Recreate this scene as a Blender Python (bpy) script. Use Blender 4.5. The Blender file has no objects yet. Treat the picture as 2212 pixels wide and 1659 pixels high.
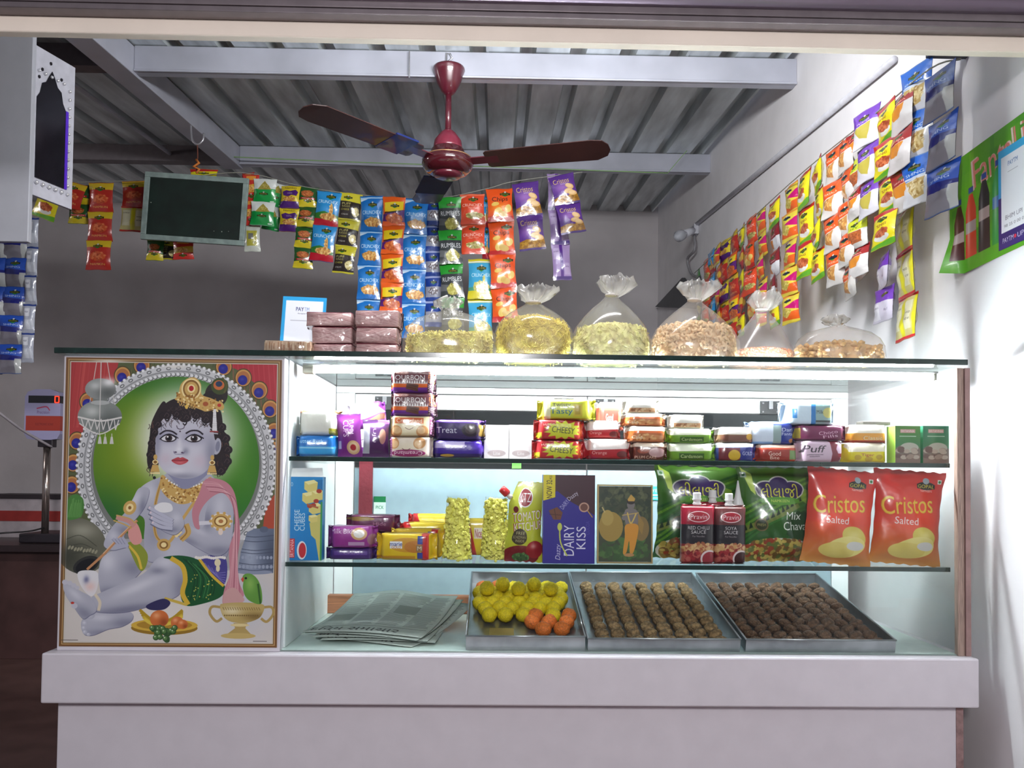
import bpy, math, random
import numpy as np
from mathutils import Vector, Matrix, noise

sc = bpy.context.scene
# ---------------------------------------------------------------- camera, light, exposure
CAM = Vector((0.9942, -1.928, 0.8547))
YAW, PITCH, ROLL, FPX, SHY = 0.0195, 0.0284, -0.0104, 1800.0, 150.3
FWD = Vector((math.sin(YAW)*math.cos(PITCH), math.cos(YAW)*math.cos(PITCH), math.sin(PITCH)))
_r = Vector((math.cos(YAW), -math.sin(YAW), 0)); _u = _r.cross(FWD)
RGT = _r*math.cos(ROLL) - _u*math.sin(ROLL); UP = _u*math.cos(ROLL) + _r*math.sin(ROLL)
cd = bpy.data.cameras.new('camera'); cam = bpy.data.objects.new('camera', cd)
sc.collection.objects.link(cam); sc.camera = cam
cam.matrix_world = Matrix(((RGT.x, UP.x, -FWD.x, CAM.x), (RGT.y, UP.y, -FWD.y, CAM.y), (RGT.z, UP.z, -FWD.z, CAM.z), (0, 0, 0, 1)))
cd.sensor_width = 36.0; cd.lens = 36.0*FPX/2212.0; cd.shift_y = SHY/2212.0; cd.clip_start = 0.02

w = bpy.data.worlds.new('night'); sc.world = w; w.use_nodes = True
w.node_tree.nodes['Background'].inputs[0].default_value = (0.80, 0.86, 1.0, 1)
w.node_tree.nodes['Background'].inputs[1].default_value = 0.22

def area(name, loc, target, sx, sy, power, col):
    l = bpy.data.lights.new(name, 'AREA'); l.shape = 'RECTANGLE'; l.size = sx; l.size_y = sy; l.energy = power; l.color = col
    o = bpy.data.objects.new(name, l); sc.collection.objects.link(o); o.location = loc
    o.rotation_euler = (Vector(target)-Vector(loc)).to_track_quat('-Z', 'Y').to_euler()
    return o
area('street_lamp_light', (0.9, -3.4, 1.80), (1.1, 1.0, 1.15), 0.5, 0.35, 64, (1.0, 0.97, 0.99))
area('lintel_lamp_light', (1.15, -0.08, 2.10), (0.8, 2.6, 1.9), 0.9, 0.10, 38, (0.97, 0.98, 1.0))
area('added_fill_light', (-2.5, 1.4, 2.2), (0.2, 3.2, 1.6), 0.3, 0.3, 4.5, (1.0, 0.92, 0.92))  # added fill lifting the dim left side; no lamp stands there

sc.view_settings.view_transform = 'Standard'; sc.view_settings.look = 'None'
sc.view_settings.gamma = 1.0; sc.view_settings.use_curve_mapping = False
sc.view_settings.exposure = 0.0
try:
    sc.cycles.max_bounces = 10; sc.cycles.transparent_max_bounces = 24; sc.cycles.diffuse_bounces = 4
    sc.cycles.glossy_bounces = 4; sc.cycles.sample_clamp_indirect = 6.0; sc.cycles.caustics_reflective = False
except Exception: pass

# ---------------------------------------------------------------- measuring helpers
def ray(px, py):
    return (FWD + RGT*((px-1106.0)/FPX) - UP*((py-829.5-SHY)/FPX))
def at(px, py, Y):
    d = ray(px, py); return CAM + d*((Y-CAM.y)/d.y)
def atx(px, py, X):
    d = ray(px, py); return CAM + d*((X-CAM.x)/d.x)
def atz(px, py, Z):
    d = ray(px, py); return CAM + d*((Z-CAM.z)/d.z)
rnd = random.Random(7)

def lin(c):
    return tuple(((v/255.0)/12.92 if v/255.0 <= 0.04045 else ((v/255.0+0.055)/1.055)**2.4) for v in c)
# ---------------------------------------------------------------- materials
_mats = {}
def nodes_of(name):
    m = bpy.data.materials.new(name); m.use_nodes = True
    nt = m.node_tree; return m, nt, nt.nodes['Principled BSDF']
def M(name, col, rough=0.5, metal=0.0, var=0.06, scale=30.0, bump=0.0, bscale=80.0, coat=0.0, emit=0.0, stretch=None):
    """procedural material: sRGB 0-255 colour, noise-varied"""
    if name in _mats: return _mats[name]
    m, nt, b = nodes_of(name); L = nt.links
    c = lin(col)
    tc = nt.nodes.new('ShaderNodeTexCoord'); n = nt.nodes.new('ShaderNodeTexNoise'); n.inputs['Scale'].default_value = scale
    n.inputs['Detail'].default_value = 3
    src = tc.outputs['Object']
    if stretch:
        mp = nt.nodes.new('ShaderNodeMapping'); mp.inputs['Scale'].default_value = stretch
        L.new(src, mp.inputs['Vector']); src = mp.outputs['Vector']
    L.new(src, n.inputs['Vector'])
    r = nt.nodes.new('ShaderNodeValToRGB'); r.color_ramp.elements[0].position = 0.3; r.color_ramp.elements[1].position = 0.7
    r.color_ramp.elements[0].color = (*[max(0, v*(1-var*2)) for v in c], 1); r.color_ramp.elements[1].color = (*[min(1, v*(1+var)) for v in c], 1)
    L.new(n.outputs['Fac'], r.inputs['Fac']); L.new(r.outputs['Color'], b.inputs['Base Color'])
    b.inputs['Roughness'].default_value = rough; b.inputs['Metallic'].default_value = metal
    b.inputs['Coat Weight'].default_value = coat
    if emit:
        b.inputs['Emission Color'].default_value = (*c, 1); b.inputs['Emission Strength'].default_value = emit
    if bump:
        n2 = nt.nodes.new('ShaderNodeTexNoise'); n2.inputs['Scale'].default_value = bscale; n2.inputs['Detail'].default_value = 4
        L.new(tc.outputs['Object'], n2.inputs['Vector'])
        bp = nt.nodes.new('ShaderNodeBump'); bp.inputs['Strength'].default_value = bump; bp.inputs['Distance'].default_value = 0.01
        L.new(n2.outputs['Fac'], bp.inputs['Height']); L.new(bp.outputs['Normal'], b.inputs['Normal'])
    _mats[name] = m; return m

def glass_mat(name, tint, refl=1.0, haze=0.0, hcol=(1, 1, 1), rough=0.0, ior=1.45):
    """clear sheet: transparent body with fresnel reflection and a little haze"""
    if name in _mats: return _mats[name]
    m = bpy.data.materials.new(name); m.use_nodes = True; nt = m.node_tree; nt.nodes.clear(); L = nt.links
    out = nt.nodes.new('ShaderNodeOutputMaterial'); tr = nt.nodes.new('ShaderNodeBsdfTransparent'); tr.inputs[0].default_value = (*tint, 1)
    gl = nt.nodes.new('ShaderNodeBsdfGlossy'); gl.inputs['Roughness'].default_value = rough
    fr = nt.nodes.new('ShaderNodeFresnel'); ge = nt.nodes.new('ShaderNodeNewGeometry'); ix = nt.nodes.new('ShaderNodeMix')
    ix.inputs[2].default_value = ior; ix.inputs[3].default_value = 1/ior   # same reflectance from either face of a thin sheet
    L.new(ge.outputs['Backfacing'], ix.inputs[0]); L.new(ix.outputs[0], fr.inputs['IOR'])
    mu = nt.nodes.new('ShaderNodeMath'); mu.operation = 'MULTIPLY'; mu.inputs[1].default_value = refl
    L.new(fr.outputs[0], mu.inputs[0])
    mx = nt.nodes.new('ShaderNodeMixShader'); L.new(mu.outputs[0], mx.inputs[0])
    body = tr.outputs[0]
    if haze:
        df = nt.nodes.new('ShaderNodeBsdfTranslucent'); df.inputs[0].default_value = (*hcol, 1)
        d2 = nt.nodes.new('ShaderNodeBsdfDiffuse'); d2.inputs[0].default_value = (*hcol, 1)
        ad = nt.nodes.new('ShaderNodeMixShader'); ad.inputs[0].default_value = 0.5
        L.new(df.outputs[0], ad.inputs[1]); L.new(d2.outputs[0], ad.inputs[2])
        nz = nt.nodes.new('ShaderNodeTexNoise'); nz.inputs['Scale'].default_value = 14; tc = nt.nodes.new('ShaderNodeTexCoord')
        L.new(tc.outputs['Object'], nz.inputs['Vector'])
        m2 = nt.nodes.new('ShaderNodeMath'); m2.operation = 'MULTIPLY'; m2.inputs[1].default_value = haze*2
        L.new(nz.outputs['Fac'], m2.inputs[0])
        hm = nt.nodes.new('ShaderNodeMixShader'); L.new(m2.outputs[0], hm.inputs[0]); L.new(tr.outputs[0], hm.inputs[1]); L.new(ad.outputs[0], hm.inputs[2])
        body = hm.outputs[0]
    L.new(body, mx.inputs[1]); L.new(gl.outputs[0], mx.inputs[2]); L.new(mx.outputs[0], out.inputs['Surface'])
    _mats[name] = m; return m

def emis(name, col, strength):
    if name in _mats: return _mats[name]
    m, nt, b = nodes_of(name); c = lin(col)
    b.inputs['Base Color'].default_value = (*c, 1); b.inputs['Emission Color'].default_value = (*c, 1); b.inputs['Emission Strength'].default_value = strength
    _mats[name] = m; return m

# ---------------------------------------------------------------- geometry helpers
COL = sc.collection
class MB:
    def __init__(s): s.v = []; s.f = []; s.uv = []; s.mi = []
    def add(s, vs, fs, uvs=None, mi=0):
        o = len(s.v); s.v += [tuple(v) for v in vs]
        for k, f in enumerate(fs):
            s.f.append(tuple(i+o for i in f)); s.mi.append(mi if isinstance(mi, int) else mi[k])
            s.uv.append([uvs[i] for i in f] if uvs is not None else [(0, 0)]*len(f))
        return s
    def box(s, a, b, mi=0):
        x0, y0, z0 = a; x1, y1, z1 = b
        vs = [(x0,y0,z0),(x1,y0,z0),(x1,y1,z0),(x0,y1,z0),(x0,y0,z1),(x1,y0,z1),(x1,y1,z1),(x0,y1,z1)]
        return s.add(vs, [(0,3,2,1),(4,5,6,7),(0,1,5,4),(1,2,6,5),(2,3,7,6),(3,0,4,7)], None, mi)
    def obox(s, c, ax, ay, az, mi=0):
        """oriented box: centre, three half-axis vectors"""
        c = Vector(c); ax = Vector(ax); ay = Vector(ay); az = Vector(az)
        vs = [c-ax-ay-az, c+ax-ay-az, c+ax+ay-az, c-ax+ay-az, c-ax-ay+az, c+ax-ay+az, c+ax+ay+az, c-ax+ay+az]
        return s.add(vs, [(0,3,2,1),(4,5,6,7),(0,1,5,4),(1,2,6,5),(2,3,7,6),(3,0,4,7)], None, mi)
    def tube(s, pts, r, n=8, cap=True, mi=0):
        pts = [Vector(p) for p in pts]; rs = r if isinstance(r, (list, tuple)) else [r]*len(pts)
        vs = []; fs = []; up = Vector((0.13, 0.31, 0.94)).normalized()
        for i, p in enumerate(pts):
            d = (pts[min(i+1, len(pts)-1)]-pts[max(i-1, 0)]).normalized()
            if abs(d.dot(up)) > 0.97: up = Vector((1, 0.1, 0.05)).normalized()
            a = d.cross(up).normalized(); b = d.cross(a)
            for k in range(n):
                t = 2*math.pi*k/n; vs.append(p+a*(rs[i]*math.cos(t))+b*(rs[i]*math.sin(t)))
        for i in range(len(pts)-1):
            for k in range(n):
                k2 = (k+1) % n; fs.append((i*n+k, i*n+k2, (i+1)*n+k2, (i+1)*n+k))
        if cap: fs.append(tuple(range(n-1, -1, -1))); fs.append(tuple((len(pts)-1)*n+k for k in range(n)))
        return s.add(vs, fs, None, mi)
    def lathe(s, c, prof, n=24, sx=1, sy=1, mi=0, fn=None, cap=True):
        c = Vector(c); vs = []; fs = []
        for i, (r, z) in enumerate(prof):
            for k in range(n):
                t = 2*math.pi*k/n; rr = r*(fn(i, t) if fn else 1)
                vs.append(c+Vector((rr*math.cos(t)*sx, rr*math.sin(t)*sy, z)))
        for i in range(len(prof)-1):
            for k in range(n):
                k2 = (k+1) % n; fs.append((i*n+k, i*n+k2, (i+1)*n+k2, (i+1)*n+k))
        if cap: fs.append(tuple(range(n-1, -1, -1))); fs.append(tuple((len(prof)-1)*n+k for k in range(n)))
        return s.add(vs, fs, None, mi)
    def ico(s, c, r, mi=0, squash=(1, 1, 1), jit=0, sub=1):
        c = Vector(c); vs, fs = ICO[sub]; out = []
        for v in vs:
            k = 1+(rnd.uniform(-jit, jit) if jit else 0)
            out.append((c.x+v[0]*r*squash[0]*k, c.y+v[1]*r*squash[1]*k, c.z+v[2]*r*squash[2]*k))
        return s.add(out, fs, None, mi)
    def build(s, name, mat, parent=None, smooth=False, bevel=0, local=False, seg=2):
        me = bpy.data.meshes.new(name)
        vs = s.v
        if parent is not None and not local:
            p = parent; off = Vector((0, 0, 0))
            while p is not None: off += p.location; p = p.parent
            vs = [(v[0]-off.x, v[1]-off.y, v[2]-off.z) for v in vs]
        me.from_pydata(vs, [], s.f); me.update()
        uvl = me.uv_layers.new(name='UVMap')
        flat = [c for f in s.uv for p in f for c in p]
        uvl.data.foreach_set('uv', flat)
        mats = mat if isinstance(mat, (list, tuple)) else [mat]
        for m in mats: me.materials.append(m)
        if len(mats) > 1: me.polygons.foreach_set('material_index', s.mi)
        if smooth: me.polygons.foreach_set('use_smooth', [True]*len(me.polygons))
        o = bpy.data.objects.new(name, me); COL.objects.link(o)
        if parent is not None: o.parent = parent
        if bevel:
            b = o.modifiers.new('bevel', 'BEVEL'); b.width = bevel; b.segments = seg; b.limit_method = 'ANGLE'; b.harden_normals = False
        return o
def _ico():
    import bmesh
    out = {}
    for sub in (1, 2, 3):
        bm = bmesh.new(); bmesh.ops.create_icosphere(bm, subdivisions=sub, radius=1)
        out[sub] = ([tuple(v.co) for v in bm.verts], [tuple(v.index for v in f.verts) for f in bm.faces]); bm.free()
    return out
ICO = _ico()
def tag(o, label=None, cat=None, group=None, kind=None):
    if label: o['label'] = label
    if cat: o['category'] = cat
    if group: o['group'] = group
    if kind: o['kind'] = kind
    return o
def empty(name, loc, label=None, cat=None, group=None, kind=None, rot=None):
    o = bpy.data.objects.new(name, None); COL.objects.link(o); o.location = loc; o.empty_display_size = 0.03
    if rot: o.rotation_euler = rot
    return tag(o, label, cat, group, kind)
def copy_tree(o, parent=None):
    c = o.copy(); COL.objects.link(c); c.parent = parent
    for ch in [x for x in o.children]: copy_tree(ch, c)
    return c
# ---------------------------------------------------------------- print painter (flat print computed here, pixel by pixel)
_txt = {}
def text_edges(s, bold=0.0, shear=0.0):
    k = (s, bold, shear)
    if k in _txt: return _txt[k]
    c = bpy.data.curves.new('t', 'FONT'); c.body = s; c.fill_mode = 'NONE'; c.resolution_u = 3; c.offset = bold; c.shear = shear
    o = bpy.data.objects.new('t', c); COL.objects.link(o)
    dg = bpy.context.evaluated_depsgraph_get(); me = o.evaluated_get(dg).to_mesh()
    co = np.array([v.co[:2] for v in me.vertices], dtype=float).reshape(-1, 2)
    ed = np.array([e.vertices[:] for e in me.edges], dtype=int).reshape(-1, 2)
    o.evaluated_get(dg).to_mesh_clear(); bpy.data.objects.remove(o); bpy.data.curves.remove(c)
    if len(co) == 0: E = np.zeros((0, 4)); w = 1; h = 1
    else:
        mn = co.min(0); mx = co.max(0); co = co-mn; w, h = (mx-mn); co[:, 1] = h-co[:, 1]
        E = np.concatenate([co[ed[:, 0]], co[ed[:, 1]]], 1)
    _txt[k] = (E, max(w, 1e-3), max(h, 1e-3)); return _txt[k]

def smooth_pts(P, n=6, closed=True):
    P = np.array(P, float); N = len(P); out = []
    rng = range(N if closed else N-1)
    for i in rng:
        if closed: p0, p1, p2, p3 = P[(i-1) % N], P[i], P[(i+1) % N], P[(i+2) % N]
        else: p0, p1, p2, p3 = P[max(i-1, 0)], P[i], P[i+1], P[min(i+2, N-1)]
        for k in range(n):
            t = k/n
            out.append(0.5*((2*p1)+(-p0+p2)*t+(2*p0-5*p1+4*p2-p3)*t*t+(-p0+3*p1-3*p2+p3)*t**3))
    if not closed: out.append(P[-1])
    return np.array(out)

class Cv:
    def __init__(s, w, h, bg=(255, 255, 255), S=1.0, ox=0, oy=0):
        s.w, s.h, s.S, s.ox, s.oy = int(w), int(h), S, ox, oy
        s.a = np.ones((s.h, s.w, 3), np.float32)*np.array(bg, np.float32)/255
    def _e(s, E, K=3):
        """edges (px) -> (mask, x0, y0) antialiased, even-odd"""
        if len(E) == 0: return None
        x0 = max(0, int(math.floor(min(E[:, 0].min(), E[:, 2].min())))); x1 = min(s.w, int(math.ceil(max(E[:, 0].max(), E[:, 2].max())))+1)
        y0 = max(0, int(math.floor(min(E[:, 1].min(), E[:, 3].min())))); y1 = min(s.h, int(math.ceil(max(E[:, 1].max(), E[:, 3].max())))+1)
        if x1 <= x0 or y1 <= y0: return None
        W, H = (x1-x0)*K, (y1-y0)*K
        acc = np.zeros((H, W+1), np.int32)
        for ax, ay, bx, by in (E-np.array([x0, y0, x0, y0]))*K:
            if ay == by: continue
            if ay > by: ax, ay, bx, by = bx, by, ax, ay
            r0 = max(0, math.ceil(ay-0.5)); r1 = min(H, math.ceil(by-0.5))
            if r1 <= r0: continue
            r = np.arange(r0, r1); x = ax+(r+0.5-ay)*(bx-ax)/(by-ay)
            np.add.at(acc, (r, np.clip(np.ceil(x-0.5), 0, W).astype(int)), 1)
        m = (np.cumsum(acc, 1)[:, :W] & 1).astype(np.float32)
        return m.reshape(y1-y0, K, x1-x0, K).mean((1, 3)), x0, y0
    def _blend(s, m, x0, y0, col, al, clip=None, shade=None):
        h, w = m.shape
        if clip is not None: m = m*clip[y0:y0+h, x0:x0+w]
        m = (m*al)[..., None]; R = s.a[y0:y0+h, x0:x0+w]
        c = np.array(col, np.float32)/255
        s.a[y0:y0+h, x0:x0+w] = R*(1-m)+c*m
    def full(s, r):
        f = np.zeros((s.h, s.w), np.float32)
        if r is not None: m, x0, y0 = r; f[y0:y0+m.shape[0], x0:x0+m.shape[1]] = m
        return f
    def T(s, P): return (np.array(P, float).reshape(-1, 2)-[s.ox, s.oy])*s.S
    def poly(s, P, col, al=1.0, sm=False, clip=None, ret=False):
        P = s.T(P)
        if sm: P = smooth_pts(P)
        E = np.concatenate([P, np.roll(P, -1, 0)], 1); r = s._e(E)
        if r is not None: s._blend(r[0], r[1], r[2], col, al, clip)
        return s.full(r) if ret else None
    def line(s, P, wd, col, al=1.0, sm=True, clip=None):
        P = s.T(P); wd = wd*s.S/2
        if sm and len(P) > 2: P = smooth_pts(P, 6, False)
        for i in range(len(P)-1):
            d = P[i+1]-P[i]; L = math.hypot(*d)
            if L < 1e-6: continue
            n = np.array([-d[1], d[0]])/L*wd; e = d/L*wd*0.35
            Q = np.array([P[i]-n-e, P[i+1]-n+e, P[i+1]+n+e, P[i]+n-e]); r = s._e(np.concatenate([Q, np.roll(Q, -1, 0)], 1), 2)
            if r is not None: s._blend(r[0], r[1], r[2], col, al, clip)
    def rect(s, x0, y0, x1, y1, col, al=1.0, clip=None): s.poly([(x0, y0), (x1, y0), (x1, y1), (x0, y1)], col, al, clip=clip)
    def grad(s, x0, y0, x1, y1, c0, c1, horiz=False):
        (a, b), (c, d) = s.T([(x0, y0), (x1, y1)]); a, b, c, d = max(0, int(a)), max(0, int(b)), min(s.w, int(c)+1), min(s.h, int(d)+1)
        if c <= a or d <= b: return
        t = np.linspace(0, 1, (c-a) if horiz else (d-b))[:, None]; g = (np.array(c0)*(1-t)+np.array(c1)*t)/255
        s.a[b:d, a:c] = g[None] if horiz else g[:, None]
    def ell(s, cx, cy, rx, ry, col, al=1.0, rot=0, clip=None, ret=False, n=28):
        t = np.linspace(0, 2*math.pi, n, endpoint=False); c, q = math.cos(rot), math.sin(rot)
        X = rx*np.cos(t); Y = ry*np.sin(t)
        return s.poly(np.stack([cx+X*c-Y*q, cy+X*q+Y*c], 1), col, al, clip=clip, ret=ret)
    def blob(s, cx, cy, rx, ry, col, al=1.0, rot=0, clip=None, p=1.0):
        (cx, cy), = s.T([(cx, cy)]); rx *= s.S; ry *= s.S; R = max(rx, ry)*2.4
        x0, x1, y0, y1 = max(0, int(cx-R)), min(s.w, int(cx+R)+1), max(0, int(cy-R)), min(s.h, int(cy+R)+1)
        if x1 <= x0 or y1 <= y0: return
        Y, X = np.mgrid[y0:y1, x0:x1]; X = X+0.5-cx; Y = Y+0.5-cy; c, q = math.cos(rot), math.sin(rot)
        u = (X*c+Y*q)/rx; v = (-X*q+Y*c)/ry
        s._blend(np.exp(-(u*u+v*v)**p).astype(np.float32), x0, y0, col, al, clip)
    def text(s, t, cx, cy, wd, ht, col, rot=0, bold=0.0, al=1.0, shear=0.0, out=None, ow=0.03):
        if out is not None: s.text(t, cx, cy, wd*(1+ow), ht*(1+ow), out, rot, bold+ow, al, shear)
        E, w, h = text_edges(t, bold, shear)
        if len(E) == 0: return
        P = E.reshape(-1, 2)/[w, h]-0.5
        P = P*[wd, ht]; c, q = math.cos(rot), math.sin(rot)
        P = np.stack([cx+P[:, 0]*c-P[:, 1]*q, cy+P[:, 0]*q+P[:, 1]*c], 1)
        r = s._e(s.T(P).reshape(-1, 4))
        if r is not None: s._blend(r[0], r[1], r[2], col, al)
    def speck(s, cx, cy, rx, ry, cols, n, r0, r1, R, al=0.9):
        for _ in range(n):
            a = R.uniform(0, 6.28); q = math.sqrt(R.random()); c = R.choice(cols)
            s.ell(cx+rx*q*math.cos(a), cy+ry*q*math.sin(a), R.uniform(r0, r1), R.uniform(r0, r1), c, al, R.uniform(0, 3), n=8)
    def mat(s, name, rough=0.35, coat=0.3, bump=0.0, bscale=25, metal=0.0, spec=0.5):
        img = bpy.data.images.new(name+'_print', s.w, s.h)
        px = np.ones((s.h, s.w, 4), np.float32); px[..., :3] = np.clip(s.a[::-1], 0, 1)
        img.pixels.foreach_set(px.ravel()); img.pack()
        m, nt, b = nodes_of(name); t = nt.nodes.new('ShaderNodeTexImage'); t.image = img; t.extension = 'EXTEND'
        nt.links.new(t.outputs[0], b.inputs['Base Color'])
        b.inputs['Roughness'].default_value = rough; b.inputs['Coat Weight'].default_value = coat; b.inputs['Coat Roughness'].default_value = 0.12; b.inputs['Metallic'].default_value = metal
        if bump:
            tc = nt.nodes.new('ShaderNodeTexCoord'); n2 = nt.nodes.new('ShaderNodeTexNoise'); n2.inputs['Scale'].default_value = bscale; n2.inputs['Detail'].default_value = 3
            bp = nt.nodes.new('ShaderNodeBump'); bp.inputs['Strength'].default_value = bump; bp.inputs['Distance'].default_value = 0.006
            nt.links.new(tc.outputs['Object'], n2.inputs['Vector']); nt.links.new(n2.outputs['Fac'], bp.inputs['Height'])
            nt.links.new(bp.outputs['Normal'], b.inputs['Normal']); nt.links.new(bp.outputs['Normal'], b.inputs['Coat Normal'])
        _mats[name] = m; return m
# ================================================================ THE ROOM
WX = 2.16; YB = 4.08; XL = -2.9
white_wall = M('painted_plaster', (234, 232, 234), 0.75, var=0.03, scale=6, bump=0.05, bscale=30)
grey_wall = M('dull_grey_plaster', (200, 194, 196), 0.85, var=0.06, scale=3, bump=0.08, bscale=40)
galv = M('galvanised_sheet', (214, 222, 224), 0.34, metal=0.35, var=0.22, scale=2.2, stretch=(6, 0.6, 6), bump=0.05)
steel_paint = M('grey_painted_steel', (178, 180, 192), 0.42, metal=0.15, var=0.08, scale=5)
def struct(name, mb, mat, **k):
    o = mb.build(name, mat, **k); o['kind'] = 'structure'; return o
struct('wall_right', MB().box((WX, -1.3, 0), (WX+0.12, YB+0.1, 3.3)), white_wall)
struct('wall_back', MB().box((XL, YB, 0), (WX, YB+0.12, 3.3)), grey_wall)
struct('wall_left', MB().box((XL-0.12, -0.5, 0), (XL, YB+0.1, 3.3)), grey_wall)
struct('floor', MB().box((XL-0.1, -5.0, -0.06), (WX+0.3, YB+0.1, 0)), M('dark_red_floor', (104, 78, 74), 0.35, var=0.15, scale=8))

# roof: ribbed metal sheets rising to the rear
def roof_z(y): return 2.513+0.104*(y-1.30)
ceil = empty('ceiling', (0, 0, 0), kind='structure')
x = WX-0.05-0.195*26
def sheet(xa, n):
    mb = MB(); prof = []
    for k in range(n):
        a = xa+k*0.195
        prof += [(a, 0), (a+0.130, 0), (a+0.142, -0.042), (a+0.182, -0.042)]
    prof.append((xa+n*0.195, 0)); prof.append((xa+n*0.195+0.01, 0.002))
    vs = []; fs = []; ys = [-0.9, 1.3, 2.7, YB]
    for (px_, pz) in prof:
        for y in ys: vs.append((px_, y, roof_z(y)-pz))
    for (px_, pz) in prof:
        for y in ys: vs.append((px_, y, roof_z(y)-pz+0.0012))
    n0 = len(prof)*4
    for i in range(len(prof)-1):
        for j in range(3):
            a = i*4+j; fs.append((a, a+1, a+5, a+4)); fs.append((n0+a, n0+a+4, n0+a+5, n0+a+1))
    return mb.add(vs, fs)
for k in range(7):
    sheet(x+k*0.195*4-0.0, 4 if k < 6 else 2).build('roof_sheet', galv, ceil)
def xbeam(name, y, xa, xb, h=0.085, d=0.05, seams=()):
    z1 = roof_z(y)-0.004
    o = struct(name, MB().box((xa, y-d/2, z1-h), (xb, y+d/2, z1)).box((xa, y-d/2-0.006, z1-h-0.003), (xb, y-d/2+0.004, z1-h+0.006)), steel_paint, bevel=0.003)
    return o
xbeam('trim_1', 1.30, -0.42, WX, 0.10); xbeam('trim_2', 2.62, -0.42, WX, 0.10)

# long rafter running to the rear, with the darker purlins past it
mb = MB(); y0, y1 = -0.6, 2.66
mb.add([(-0.52, y0, roof_z(y0)-0.005), (-0.42, y0, roof_z(y0)-0.005), (-0.42, y1, roof_z(y1)-0.005), (-0.52, y1, roof_z(y1)-0.005),
        (-0.52, y0, roof_z(y0)-0.115), (-0.42, y0, roof_z(y0)-0.115), (-0.42, y1, roof_z(y1)-0.115), (-0.52, y1, roof_z(y1)-0.115)],
       [(3,2,1,0),(4,5,6,7),(0,1,5,4),(1,2,6,5),(2,3,7,6),(3,0,4,7)])
struct('trim_5', mb, steel_paint, bevel=0.003)
dark_steel = M('dark_purlin_steel', (112, 106, 110), 0.6, metal=0.2)
mb = MB().box((XL, 1.27, roof_z(1.3)-0.09), (-0.52, 1.33, roof_z(1.3)-0.004)); struct('trim_6', mb, dark_steel)
mb = MB().box((XL, 2.60, roof_z(2.6)-0.09), (-0.52, 2.66, roof_z(2.6)-0.004)); struct('trim_7', mb, dark_steel)
mb = MB(); y0, y1 = 0.3, 2.6; mb.tube([(-0.80, y0, roof_z(y0)-0.05), (-0.80, y1, roof_z(y1)-0.05)], 0.011); struct('trim_8', mb, steel_paint)

# lintel over the opening and the rolled shutter's foot rail before it
zl = at(1106, 103, -0.175).z
struct('wall_front', MB().box((XL, -0.20, zl), (WX, -0.175, 3.0)), M('lintel_plaster', (236, 222, 208), 0.7, var=0.03, scale=8, bump=0.04), bevel=0.003)
sh = empty('rolling_shutter', (0.9, -0.22, 2.0), 'purple-grey metal roller shutter rolled up above the plastered lintel', 'shutter')
zs = at(1106, 56, -0.203).z
smet = M('purple_grey_shutter_steel', (150, 132, 150), 0.32, metal=0.6, var=0.12, scale=4, stretch=(0.4, 8, 8))
MB().box((-1.4, -0.236, zs), (2.14, -0.203, zs+0.012)).box((-1.4, -0.238, zs+0.0125), (2.14, -0.230, zs+0.030)).build('bottom_rail', M('shutter_rail_steel', (118, 108, 112), 0.4, metal=0.4), sh, bevel=0.002)
for k in range(4):
    z0 = zs+0.028+k*0.036
    pts = [(-1.4, -0.243, z0+0.016), (2.14, -0.243, z0+0.016)]
    MB().tube(pts, 0.018, 12).build('slat', smet, sh, smooth=True)

# side panel (white) of the shop front seen at the picture's edge, with the mirror door hinged to it
pm = M('white_laminate', (176, 178, 186), 0.35, var=0.03, scale=12)
cab = empty('wall_cabinet', at(20, 500, 0.62), 'tall plain white wall cabinet beside the studded mirror', 'cabinet')
p1 = at(-60, 470, 0.62); p2 = at(69, 510, 0.62)
z0 = at(48, 522, 0.62).z; ztop = at(60, 60, 0.62).z+0.12
pr = at(66, 300, 0.62).x
MB().box((pr-0.30, 0.62, z0), (pr, 0.64, ztop)).build('front_panel', pm, cab, bevel=0.002)
MB().box((pr-0.30, 0.6405, z0+0.006), (pr-0.012, 0.662, ztop)).build('body', pm, cab, bevel=0.002)
# mirror in a white frame
Ya, Yb = 0.665, 0.84
A = at(60, 88, Ya); B = at(163, 145, Yb); Bb = at(151, 451, Yb); Ab = at(52, 415, Ya)
mir = empty('framed_mirror', (A.x, Ya, Ab.z), 'white framed arched mirror edged with silver studs and violet strip', 'mirror')
zt = (A.z+B.z)/2; zb = (Ab.z+Bb.z)/2
U = Vector((B.x-A.x, Yb-Ya, 0)); Wd = U.length; U.normalize(); N = Vector((U.y, -U.x, 0))  # towards the viewer
O = Vector((A.x, Ya, zb)); Hh = zt-zb
def mp(u, v, n=0): return O+U*(u*Wd)+Vector((0, 0, v*Hh))+N*n
def ext(mb, P, n0, n1):
    k = len(P); vs = [mp(u, v, n0) for u, v in P]+[mp(u, v, n1) for u, v in P]
    fs = [tuple(range(k)), tuple(range(2*k-1, k-1, -1))]+[(i, i+k, (i+1) % k+k, (i+1) % k) for i in range(k)]
    mb.add(vs, fs)
arch = [(0.20, 0.12), (0.80, 0.12), (0.80, 0.66), (0.74, 0.70), (0.70, 0.77), (0.62, 0.79), (0.56, 0.84), (0.50, 0.88), (0.44, 0.84), (0.38, 0.79), (0.30, 0.77), (0.26, 0.70), (0.20, 0.66)]
mb = MB(); ext(mb, [(0, 0), (1, 0), (1, 1), (0, 1)], -0.012, 0.0); mb.build('frame', M('mirror_frame_white', (184, 184, 194), 0.4), mir, bevel=0.001)
mb = MB(); ext(mb, arch, 0.0, 0.003); mb.build('mirror_glass', M('dark_mirror_glass', (38, 36, 44), 0.12, metal=0.5, var=0.1, scale=15), mir)
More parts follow.
